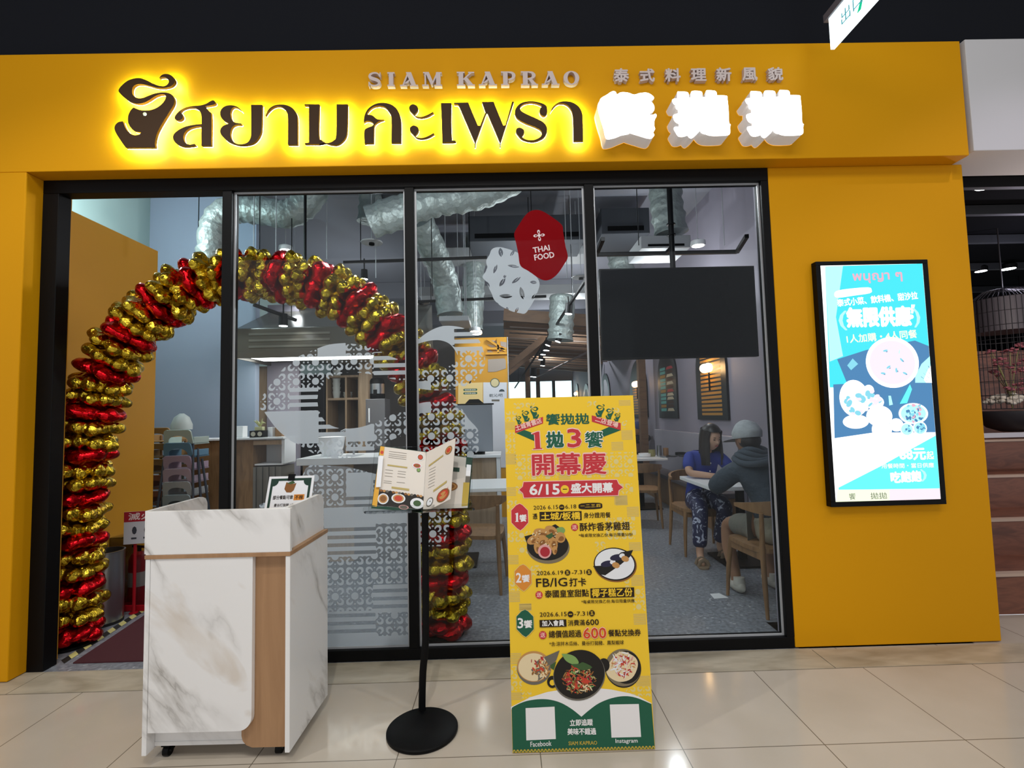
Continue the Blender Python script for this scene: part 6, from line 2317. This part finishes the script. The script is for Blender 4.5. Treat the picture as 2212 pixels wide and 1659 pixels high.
arch_panel('arched panel with gold slats and a warm double lamp nearest the glass', 1512, 1578, 906, 715, 'slats', 793)
arch_panel('arched panel with a teal and brown poster', 1428, 1468, 903, 752, 'poster')
arch_panel('arched panel with gold slats and a lamp, second lamp from the glass', 1366, 1402, 901, 776, 'slats', 829)
arch_panel('arched niche outline just left of the lower lamp panel', 1303, 1321, 899, 805, 'ring')
for i, (xa, xb) in enumerate(((1263, 1276), (1246, 1252))):
    arch_panel('small far arched panel, %s from the far end of the right wall' % ['second', 'first'][i], xa, xb, 893, 828, ['ring', 'slats'][i], 850)
t = thing('banquette', 'long pale bench with a tall back along the right wall', 'bench', (2.6, 4.3, 0))
G(mat('pale_bench', '9C98A2', .6)).box((2.66, 2.7, .001), (2.745, 5.9, 1.1)).build('bench_back', t, bev=.008)
G(mat('bench_seat', '5A5458', .7)).box((2.36, 2.7, .40), (2.655, 5.9, .46)).build('seat', t, bev=.01)
G(OAKD).box((2.42, 2.72, .001), (2.655, 5.88, .395)).build('base', t)
# drink shelf at the near right
t = thing('wall_shelf', 'dark wall shelf with small things beside the right window edge', 'shelf', (2.66, 1.5, .9))
g = G(PBLACK).box((2.72, 1.28, .95), (2.748, 1.62, 2.1)).box((2.55, 1.28, 1.0), (2.72, 1.3, 2.1))
for z in (1.0, 1.2, 1.4, 1.75):
    g.box((2.55, 1.30, z), (2.72, 1.62, z + .02))
g.build('rack', t)
for i, z in enumerate((1.02, 1.22)):
    for k in range(2):
        G(mat('pale_cup', 'B9BBB4', .4)).lathe([(.03, 0), (.036, .08), (.03, .08)], (2.63, 1.38 + .12 * k, z), 16).build('shelf_cup', label='pale cup on the %s board of the dark wall shelf, %s' % (('bottom', 'second')[i], ('near', 'far')[k]), cat='cup', group='pale cups on the dark wall shelf')
t = thing('wall_tablet', 'small lit blue white tablet on the dark wall shelf', 'tablet', (2.60, 1.36, 1.42))
G(BLACKM).box((2.56, 1.36, 1.421), (2.72, 1.375, 1.62)).build('casing', t)
G(glow('tablet', 'B8CCF2', .8)).slab(Canvas((2.56, 1.36, 1.42), (1, 0, 0), (0, 0, 1)), [[(.01, .012), (.15, .012), (.15, .19), (.01, .19)]], .001).build('display', t)
# things on the far table
for i, (x, y, h, r, m) in enumerate(((1424, 957, .16, .035, STEEL), (1438, 958, .12, .04, OAKD), (1408, 958, .10, .05, mat('straw_cup', '8E8A5A', .6)), (1392, 962, .05, .09, WHITE), (1470, 966, .05, .08, BLACKM))):
    c = at(x, 972, Y=4.4)
    c.z = .7505
    G(m).lathe([(r * .85, 0), (r, h * .2), (r, h), (r * .85, h), (r * .8, h * .3)], c, 20).build(('steel_canister', 'wooden_canister', 'straw_cup', 'white_bowl', 'black_bowl')[i], smooth=40, label=('steel canister on the far table behind the woman', 'brown canister on the far table behind the woman', 'olive cup on the far table behind the woman', 'white bowl on the far table beside the yellow board', 'black bowl on the far table behind the woman')[i], cat=('canister', 'canister', 'cup', 'bowl', 'bowl')[i])
for i, x in enumerate((1436, 1452, 1475)):
    c = at(x, 978, Y=4.25)
    c.z = .7505
    G(STEEL).lathe([(.05, 0), (.075, .008), (.085, .02), (.08, .02)], c, 22).build('small_dish', smooth=40, label='small shiny dish on the far table, %s from the yellow board' % ORD[i], cat='dish', group='shiny dishes on the far table')

# ------------------------------------------------------------------ kitchen side behind the counter pane
SHADEW = mat('hood_smoke_panel', '59564E', .25, spec=.6)
t = thing('range_hood', 'wide smoky grey kitchen hood with a lit underside', 'hood', (-2.1, 2.8, 2.1))
a, b = at(508, 768, Y=2.5), at(690, 762, Y=2.5)
hx0, hx1, hz = a.x, -.95, a.z
G(SHADEW).hexa([(hx0, 2.5, hz), (hx1, 2.5, hz), (hx1, 3.6, hz), (hx0, 3.6, hz), (hx0, 2.5, hz + .30), (hx1, 2.5, hz + .30), (hx1, 3.5, hz + .75), (hx0, 3.5, hz + .75)]).build('canopy', t, bev=.008)
G(mat('hood_lip', '6E6A64', .3, .5)).box((hx0 - .01, 2.48, hz - .035), (hx1, 2.497, hz + .03)).box((hx0 - .01, 2.498, hz - .035), (hx0 + .02, 3.6, hz - .001)).build('lip', t)
G(mat('hood_light', (1, .97, .92), .5, emit=5, ecol=(1, .97, .92))).box((hx0 + .08, 2.52, hz - .012), (hx1 - .1, 3.0, hz - .002)).build('light_strip', t)
for i in range(3):  # lighter strips painting reflections onto the hood front
    G(mat('hood_reflection_slat', '77746A', .3)).box((hx0 + .15, 2.494 - .0005, hz + .08 + .07 * i), (hx0 + 1.05, 2.4995, hz + .105 + .07 * i)).build('reflection_strip', t)
struct(G(LILAC).box((-3.02, 3.3, 0), (-2.62, 3.36, 2.9)), 'wall_kitchen_side')
# tall oak panel and the back wall of the kitchen
KB = mat('kitchen_dark_wall', '4E4A48', .7)
struct(G(KB).box((-2.6, 4.4, 0), (-.72, 4.5, 2.75)), 'wall_kitchen_back')
a, b = at(556, 900, Y=3.35), at(606, 900, Y=3.35)
G(OAKL).box((a.x, 3.37, .002), (b.x, 3.43, 2.12)).build('tall_oak_panel', label='tall oak cladding panel under the hood', cat='panel')
a, b = at(607, 900, Y=3.9), at(700, 900, Y=3.9)
t = thing('black_fridge', 'dark cabinet behind the floral ring under the hood', 'cabinet', ((a.x + b.x) / 2, 4.1, 0))
G(PBLACK).box((a.x, 3.92, .002), (b.x, 4.38, 2.05)).build('body', t, bev=.006)
G(STEEL).box((b.x - .05, 3.905, .8), (b.x - .03, 3.918, 1.4)).build('handle', t)
# open shelf unit with stacked cups
a, b = at(703, 905, Y=3.9), at(776, 812, Y=3.9)
x0, x1 = a.x, b.x
t = thing('shelf_unit', 'open oak shelf unit seen through the ring in the floral film', 'shelf', ((x0 + x1) / 2, 4.1, 0))
g = G(OAKL)
for x in (x0, (x0 + x1) / 2 + .03, x1 - .025):
    g.box((x, 3.92, .9), (x + .025, 4.35, 2.02))
for z in (.9, at(740, 864, Y=3.92).z, 2.0):
    g.box((x0 + .0251, 3.925, z), (x1 - .0251, 4.34, z + .03))
g.build('frame', t)
G(KB).box((x0, 4.352, .9), (x1, 4.37, 2.02)).build('back_panel', t)
G(OAKL).box((x0, 3.93, .002), (x1, 4.35, .895)).build('base_cabinet', t)
zs = at(740, 864, Y=3.92).z + .031
c = at(727, 860, Y=4.05)
for k in range(6):
    G(mat('white_cup', 'D3D8D6', .5)).lathe([(.042, 0), (.055, .09), (.058, .09), (.058, .097), (.04, .097)], (c.x, 4.05, zs + .062 * k), 18).build('paper_cup', smooth=40, label='white paper cup in the tall stack on the oak shelf, %s from the bottom' % ORD[k], cat='cup', group='white cups stacked on the oak shelf')
c2 = at(742, 860, Y=4.05)
for k in range(2):
    G(MATS['white_cup']).lathe([(.05, 0), (.065, .05), (.068, .05), (.06, .055)], (c2.x + .04, 4.12, zs + .035 * k), 18).build('paper_bowl', smooth=40, label='white paper bowl beside the tall cup stack, %s' % ('lower', 'upper')[k], cat='bowl', group='white bowls beside the cup stack')
for k in range(3):
    cc_ = at(745 + 11 * k, 885, Y=4.05)
    G(mat('glass_jar', '8E8C8C', .3)).lathe([(.05, 0), (.055, .02), (.055, .15), (.035, .18), (.035, .2)], (cc_.x, 4.05, .931), 18).build('jar', smooth=40, label='grey jar on the lower board of the oak shelf, %s from the left' % ORD[k], cat='jar', group='grey jars on the oak shelf')
# oak column, water boiler on a steel cabinet
a, b = at(776, 900, Y=3.7), at(796, 900, Y=3.7)
G(OAKL).box((a.x, 3.7, .002), (b.x, 3.9, 2.2)).build('oak_column', label='narrow oak column left of the black water boiler', cat='column')
a, b = at(793, 862, Y=3.4), at(826, 820, Y=3.4)
t = thing('steel_cabinet', 'grey steel cabinet under the black water boiler', 'cabinet', ((a.x + b.x) / 2, 3.6, 0))
G(mat('grey_steel', '77777A', .35, .6)).box((a.x - .02, 3.4, .002), (b.x + .03, 3.69, a.z)).build('body', t, bev=.005)
G(WHITE).box((a.x + .02, 3.385, a.z - .3), (a.x + .035, 3.397, a.z - .12)).build('handle', t)
t = thing('water_boiler', 'black and chrome water boiler on the steel cabinet', 'boiler', ((a.x + b.x) / 2, 3.55, a.z + .001))
cx = (a.x + b.x) / 2
G(BLACKM).lathe([(.09, 0), (.095, .01), (.095, .24), (.08, .27), (.02, .28)], (cx, 3.53, a.z + .001), 28).build('body', t, smooth=40)
G(STEEL).tube([(cx, 3.53, a.z + .07), (cx, 3.53, a.z + .2)], .0965, 28, False).build('steel_band', t, smooth=60)
G(BLACKM).box((cx - .02, 3.40, a.z + .05), (cx + .02, 3.435, a.z + .12)).build('tap', t)
# low ochre wall behind
struct(G(OCHRE_IN).box((-.70, 5.2, 0), (-.44, 5.3, 2.6)), 'wall_ochre_low')
struct(G(OCHRE_IN).box((-1.0, 4.8, 0), (-.72, 4.9, 2.3)), 'wall_ochre_left')

# white front counters
t = thing('serving_counter', 'long white topped serving counter under the floral ring', 'counter', (-1.55, 2.3, 0))
a, b = at(640, 992, Y=2.0), at(888, 985, Y=2.0)
zt = b.z
G(WHITE).box((a.x, 2.0, zt - .07), (b.x + .06, 2.62, zt)).build('worktop', t, bev=.004)
G(OAKL).box((a.x + .04, 2.06, .002), (-1.55, 2.58, zt - .071)).build('oak_front', t)
G(mat('grey_front', '6F6A66', .6)).box((-1.548, 2.06, .002), (b.x + .03, 2.58, zt - .071)).build('grey_front', t)
t = thing('display_counter', 'tall white topped counter left of the floral ring', 'counter', (-2.5, 2.5, 0))
a, b = at(497, 947, Y=2.1), at(612, 943, Y=2.1)
zt2 = a.z
G(WHITE).box((a.x - .5, 2.1, zt2 - .02), (b.x, 2.46, zt2)).build('worktop', t, bev=.003)
G(OAKD).box((a.x - .45, 2.13, .002), (a.x + .22, 2.44, zt2 - .021)).build('oak_body', t)
SLAT = mat('grey_slat_front', '77726A', .7)
for k in range(9):
    x = a.x + .225 + (b.x - a.x - .25) * k / 9
    G(SLAT).box((x, 2.12 + .012 * (k % 2), .002), (x + (b.x - a.x - .25) / 9 - .006, 2.44, zt2 - .30)).build('slat_panel', t)
G(WHITE).box((a.x + .225, 2.15, zt2 - .285), (b.x - .02, 2.44, zt2 - .27)).box((a.x + .225, 2.40, zt2 - .27), (b.x - .02, 2.44, zt2 - .021)).box((b.x - .03, 2.13, zt2 - .27), (b.x, 2.40, zt2 - .021)).build('white_niche', t)
G(OAKL).box((a.x + .225, 2.12, zt2 - .075), (b.x - .03, 2.139, zt2 - .03)).build('niche_rail', t)
# plant pot, box and crate on it
c = at(562, 940, Y=2.25)
t = thing('potted_plant', 'small pale potted plant in a round-holed black crate on the tall counter', 'plant', (c.x, 2.22, zt2 + .001))
g = G(BLACKM).box((c.x - .07, 2.17, zt2 + .001), (c.x + .07, 2.27, zt2 + .07))
g.m(mat('pale_disc', 'B9B3A0', .5))
KQ = Canvas((c.x, 2.17, zt2), (1, 0, 0), (0, 0, 1))
g.disc(KQ, (-.033, .036), .024, .001).disc(KQ, (.035, .036), .024, .001)
g.build('holder', t)
G(mat('pale_pot', 'CFCF9E', .5)).box((c.x - .03, 2.19, zt2 + .071), (c.x + .05, 2.25, zt2 + .11)).build('pot', t, bev=.004)
g = G(mat('pale_leaf', 'C3C48A', .5))
for k in range(6):
    a_ = k * 1.1
    g.tube(open_path([(c.x + .01, 2.22, zt2 + .11), (c.x + .01 + .03 * math.cos(a_), 2.22 + .02 * math.sin(a_), zt2 + .15), (c.x + .01 + .06 * math.cos(a_), 2.22 + .04 * math.sin(a_), zt2 + .145 + .01 * k)], 3), [.004, .008, .009, .009, .008, .005, .002], 8)
g.build('leaves', t, smooth=60)
for i, (x, w, h, m, lab) in enumerate(((515, .11, .12, WHITE, 'white box at the left end of the tall counter'), (585, .05, .10, WHITE, 'white carton right of the small potted plant'), (603, .07, .13, OAKD, 'brown box at the right end of the tall counter'))):
    c = at(x, 940, Y=2.3)
    G(m).box((c.x - w / 2, 2.28, zt2 + .001), (c.x + w / 2, 2.38, zt2 + h)).build('counter_box', label=lab, cat='box', bev=.003)
# white sink bowl and a tap on the serving counter
c = at(716, 985, Y=2.3)
t = thing('mixing_bowl', 'white bowl with dark lettering band on the serving counter', 'bowl', (c.x, 2.3, zt + .001))
G(WHITE).lathe([(.08, 0), (.12, .08), (.14, .19), (.145, .2), (.13, .19), (.1, .05)], (c.x, 2.3, zt + .001), 30).build('body', t, smooth=40)
G(STEEL).tube(open_path([(c.x + .22, 2.35, zt + .001), (c.x + .22, 2.35, zt + .2), (c.x + .16, 2.32, zt + .27), (c.x + .10, 2.3, zt + .25)], 5), .011, 10).build('tap', smooth=60, label='curved chrome tap beside the white bowl', cat='tap')

# ------------------------------------------------------------------ ochre kiosk with posters, desk and monitor
a, b = at(985, 900, Y=4.0), at(1097, 728, Y=4.0)
kx0, kx1, kz = a.x, b.x, b.z
struct(G(OCHRE_IN).box((kx0, 4.0, 0), (kx1 - .015, 4.12, kz - .0)), 'wall_kiosk', label='ochre kiosk wall carrying two posters')
KQ = Canvas((0, 3.998, 0), (1, 0, 0), (0, 0, 1))
struct(G(SILVER).box((kx1 - .013, 3.99, 0), (kx1, 4.13, kz)), 'trim_4')
t = thing('roof_truss', 'ochre timber truss with pale openings on top of the kiosk wall', 'truss', (kx0, 3.98, kz - .5))
g = G(mat('truss_pale', '9B8F86', .6))
kk = crop(880, 720, 9.217)
for pg in ([(1590, 130), (1780, 150), (1780, 220)], [(1585, 215), (1760, 250), (1690, 300)], [(1850, 160), (1975, 180), (1975, 290), (1860, 250)], [(1725, 320), (1850, 290), (1970, 300), (1970, 330), (1800, 365)], [(1595, 340), (1650, 335), (1720, 385), (1595, 392)], [(1605, 520), (1930, 500), (1960, 540), (1960, 700), (1760, 765), (1605, 770)]):
    g.slab(KQ, [KQ.pxs(kk(pg))], .003, 0)
g.build('openings', t)
g = G(OCHRE_IN)
for p0, p1 in (((1590, 310), (1970, 310)), ((1590, 120), (1960, 360)), ((1800, 110), (1810, 400)), ((1560, 410), (1980, 400))):
    q0, q1 = KQ.px(*kk([p0])[0]), KQ.px(*kk([p1])[0])
    g.bar(KQ.P(*q0, .02), KQ.P(*q1, .02), .035, .03)
g.build('timber_bars', t)
g = G(mat('poster_cream_print', 'EBCF8E', .6))
q = [KQ.px(x, y) for x, y in ((988, 1010), (1043, 1010), (1043, 826), (990, 828))]
t = thing('wall_poster', 'cream poster with two green pills on the ochre kiosk', 'poster', KQ.P(*q[0]))
g.slab(KQ, [q], .004, 0).build('sheet', t)
g = G(SG)
for y in (842, 849.5):
    (u0, v0), (u1, v1) = KQ.px(1001, y + 2.7), KQ.px(1031, y - 2.7)
    g.m(SG).slab(KQ, [rrect(u0, v0, u1, v1, (v1 - v0) * .48)], .0045)
    g.m(SW).text(KQ, '椒麻雞滷飯', (u0 + .02, v0 + .006), (u1 - .02, v0 + .006), (v1 - v0) * .6, .005, .01)
g.m(BLACKM).slab(KQ, [smooth_path(KQ.pxs([(1013, 828), (1016, 823), (1018, 824), (1016, 828)]), 3)], .0045)
g.build('print', t)
q = [KQ.px(x, y) for x, y in ((1044, 1010), (1095, 1010), (1095, 826), (1044, 826))]
t = thing('wall_poster', 'white poster with a round gold medal on the ochre kiosk', 'poster', KQ.P(*q[0]))
G(mat('poster_white_print', 'D9DCE6', .6)).slab(KQ, [q], .004, 0).build('sheet', t)
g = G(mat('medal_rim', '4F5A4C', .5)).disc(KQ, KQ.px(1069, 827), .066, .006, 30)
g.m(mat('medal_gold', 'D5C79A', .4)).disc(KQ, KQ.px(1069, 827), .055, .007, 30)
g.m(ink('poster_print', '3B4A52'))
u, v = KQ.px(1084, 846)
g.slab(KQ, [[(u + .04 * math.cos(PI * k / 10), v + .035 * math.sin(PI * k / 10)) for k in range(11)]], .0045)
g.text(KQ, '乾沁吧', KQ.px(1057, 858), KQ.px(1086, 857), .045, .0045, .015)
g.m(IB['grey']).slab(KQ, [[KQ.px(1062, 867), KQ.px(1079, 867), KQ.px(1079, 863), KQ.px(1062, 863)]], .0045)
g.build('print', t)
# desk and monitor
t = thing('cashier_desk', 'pale oak cashier desk with a white top behind the menu stand', 'desk', (-.25, 2.9, 0))
a, b = at(985, 985, Y=2.8), at(1082, 975, Y=2.8)
zd = a.z
G(WHITE).box((a.x - .2, 2.8, zd - .03), (b.x, 3.35, zd)).build('desktop', t, bev=.003)
G(OAKL).box((a.x - .15, 2.86, .002), (b.x - .06, 3.3, zd - .031)).build('body', t)
G(WHITE).box((b.x - .055, 2.82, .002), (b.x - .01, 3.33, zd - .031)).build('end_panel', t)
t = thing('order_monitor', 'grey backed monitor standing on the cashier desk', 'monitor', (-.3, 2.95, zd + .001))
a, b = at(985, 972, Y=2.95), at(1063, 874, Y=2.95)
G(mat('monitor_grey', '8D939C', .4)).box((a.x, 2.95, zd + .03), (b.x, 2.99, b.z)).build('casing', t, bev=.006)
G(BLACKM).box((a.x - .01, 2.955, b.z), (b.x + .02, 2.985, b.z + .018)).build('top_edge', t)
G(BLACKM).box((a.x + .1, 2.93, zd + .001), (b.x - .1, 3.05, zd + .029)).hexa([(a.x + .12, 2.94, b.z + .019), (b.x - .1, 2.94, b.z + .019), (b.x - .1, 2.98, b.z + .019), (a.x + .12, 2.98, b.z + .019), (a.x + .17, 2.95, b.z + .07), (b.x - .16, 2.95, b.z + .07), (b.x - .16, 2.97, b.z + .07), (a.x + .17, 2.97, b.z + .07)]).build('stand_foot', t)

# ------------------------------------------------------------------ timber roof and hall beyond
for i, y in enumerate((5.2, 6.2, 7.2, 8.4, 9.6, 10.8, 12.0, 13.4)):
    z = 2.92 + (i % 2) * .05
    struct(G(TIMBER).bar((.0, y, z + .17), (2.74, y, z - .08), .12, .2), 'beam_timber')
for i in range(12):
    y = 5.6 + .62 * i
    struct(G(mat('pale_slat_timber', '7A6A60', .7)).bar((.1, y, 2.86 + .1), (2.7, y, 2.86 - .1), .06, .02), 'beam_slat')
for x, y in ((2.45, 6.0), (.55, 10.5), (1.0, 13.0)):
    struct(G(TIMBER).box((x, y, .001), (x + .13, y + .13, 2.9)), 'pillar_timber')
struct(G(mat('pale_tie_rod', 'A08C88', .5)).cyl((2.5, 5.4, 2.95), (.9, 12.5, 2.55), .022, n=10), 'beam_tie_rod')
for i, y in enumerate((6.6, 8.0)):
    struct(G(TIMBER).bar((-.0, y, 2.3), (.9, y, 3.0), .09, .12), 'beam_brace')
struct(G(mat('dark_far_counter', '26323B', .6)).box((-.8, 14.5, .002), (2.3, 14.9, 1.55)), 'partition_far')

# ------------------------------------------------------------------ stacked children's seats by the doorway
FR = mat('grey_frame_metal', '4A5059', .4, .4)


def kid_seat(label, col, cname, loc, first=None, group=None):
    if first is not None:
        o = dup(first, loc, None, label, group)
        m = mat(cname, col, .5)
        for ch in o.children:
            if ch.name.startswith('shell'):
                ch.data = ch.data.copy()
                ch.data.materials[0] = m
        return o
    t = thing('child_seat', label, 'child seat', (0, 0, 0), group)
    m = mat(cname, col, .5)
    BCK = Canvas((0, -.12, 0), (1, 0, 0), (0, -.22, 1))
    outer = [(-.135, 0), (.135, 0), (.125, .10)] + [(.125 - .03 + .03 * math.cos(a), .10 + .03 * math.sin(a)) for a in (.4, .8, 1.2, 1.57)] + [(-.095 - .03 * math.sin(a), .13 - .03 * (1 - math.cos(a))) for a in (0, .4, .8, 1.2)]
    inner = [(-.09, -.001)] + [(.0 - .09 * math.cos(PI * k / 10), .001 + .075 * math.sin(PI * k / 10) ** .6) for k in range(1, 10)] + [(.09, -.001)]
    shape = [(-.135, 0)] + inner + [(.135, 0)] + outer[2:]
    G(m).slab(BCK, [shape], 0, -.014).build('shell_back', t)
    G(m).box((-.13, -.11, -.012), (.13, .14, 0)).build('shell_seat', t, bev=.004)
    for s in (-1, 1):
        G(m).box((s * .13 - .006, -.11, .001), (s * .13 + .006, .12, .06)).build('shell_side', t, bev=.003)
    t.location = loc
    return t


sxp, syp = at(403, 1000, Y=1.75).x, 1.75
pal = [('A9BBB4', 'pale_mint_plastic', 'pale mint'), ('5E87A0', 'blue_plastic', 'blue'), ('A795A8', 'lilac_plastic', 'lilac'), ('B2A2B0', 'mauve_plastic', 'mauve'), ('A9AFB0', 'white_grey_plastic', 'white grey'), ('93A3A8', 'grey_blue_plastic', 'grey blue'), ('5C86A6', 'low_blue_plastic', 'bright blue')]
base_t = None
for k, (c, n_, w) in enumerate(pal[::-1]):
    z = .52 + .118 * k
    lab = '%s plastic child seat, %s from the top of the pastel stack' % (w, ORD[len(pal) - 1 - k])
    o = kid_seat(lab, c, n_, (sxp, syp, z), base_t, 'pastel child seats stacked by the doorway')
    base_t = base_t or o
t = thing('stacking_frame', 'grey metal legs under the pastel child seat stack', 'frame', (sxp, syp, 0))
for s in (-1, 1):
    for k in range(3):
        f_ = G(FR).tube([(sxp + s * (.12 + .012 * k), syp - .1 + .05 * k, 1.28 - .1 * k), (sxp + s * (.20 + .04 * k), syp - .2 + .12 * k, .03)], .011, 10).build('leg', t, smooth=60)
        G(WHITE).ell((sxp + s * (.20 + .04 * k), syp - .2 + .12 * k, .02), .018, 10, 8).build('foot_cap', f_)
bx = at(362, 1000, Y=1.9).x
bt = None
for k in range(6):
    z = .50 + .15 * k
    lab = 'brown wooden child seat, %s from the top of the wooden stack' % ORD[5 - k]
    o = kid_seat(lab, ('8E6E4A', '8A5B45', '8C5A45', '8F7350', '8B7049', '9C7A4A')[k], 'seat_wood_%s' % ('tan', 'rust', 'red', 'oak', 'umber', 'honey')[k], (bx - .05, 1.95, z), bt, 'wooden child seats stacked by the doorway')
    bt = bt or o
t = thing('stacking_frame', 'dark legs under the wooden child seat stack', 'frame', (bx - .05, 1.95, 0))
for s in (-1, 1):
    for k in (-1, 1):
        G(OAKD).tube([(bx - .05 + s * .12, 1.95 + k * .1, 1.3), (bx - .05 + s * .17, 1.95 + k * .17, .001)], .014, 10).build('leg', t, smooth=60)
G(mat('pale_dome', 'A7B0AE', .5)).lathe([(.10, 0), (.10, .05), (.07, .13), (.02, .17)], (bx - .13, 2.3, 1.35), 24).cyl((bx - .13, 2.3, 0.001), (bx - .13, 2.3, 1.35), .03).build('pale_stand', smooth=40, label='pale rounded stand top behind the wooden child seats', cat='stand')

spot('poster_spot_light', (-.25, 2.75, 2.75), (-.25, 4.0, 1.5), 26, 70, .03, (1, .95, .85))
spot('hood_spot_light', (-2.27, 2.15, 2.55), (-2.2, 2.6, 2.0), 8, 60, .03, (1, .97, .9))
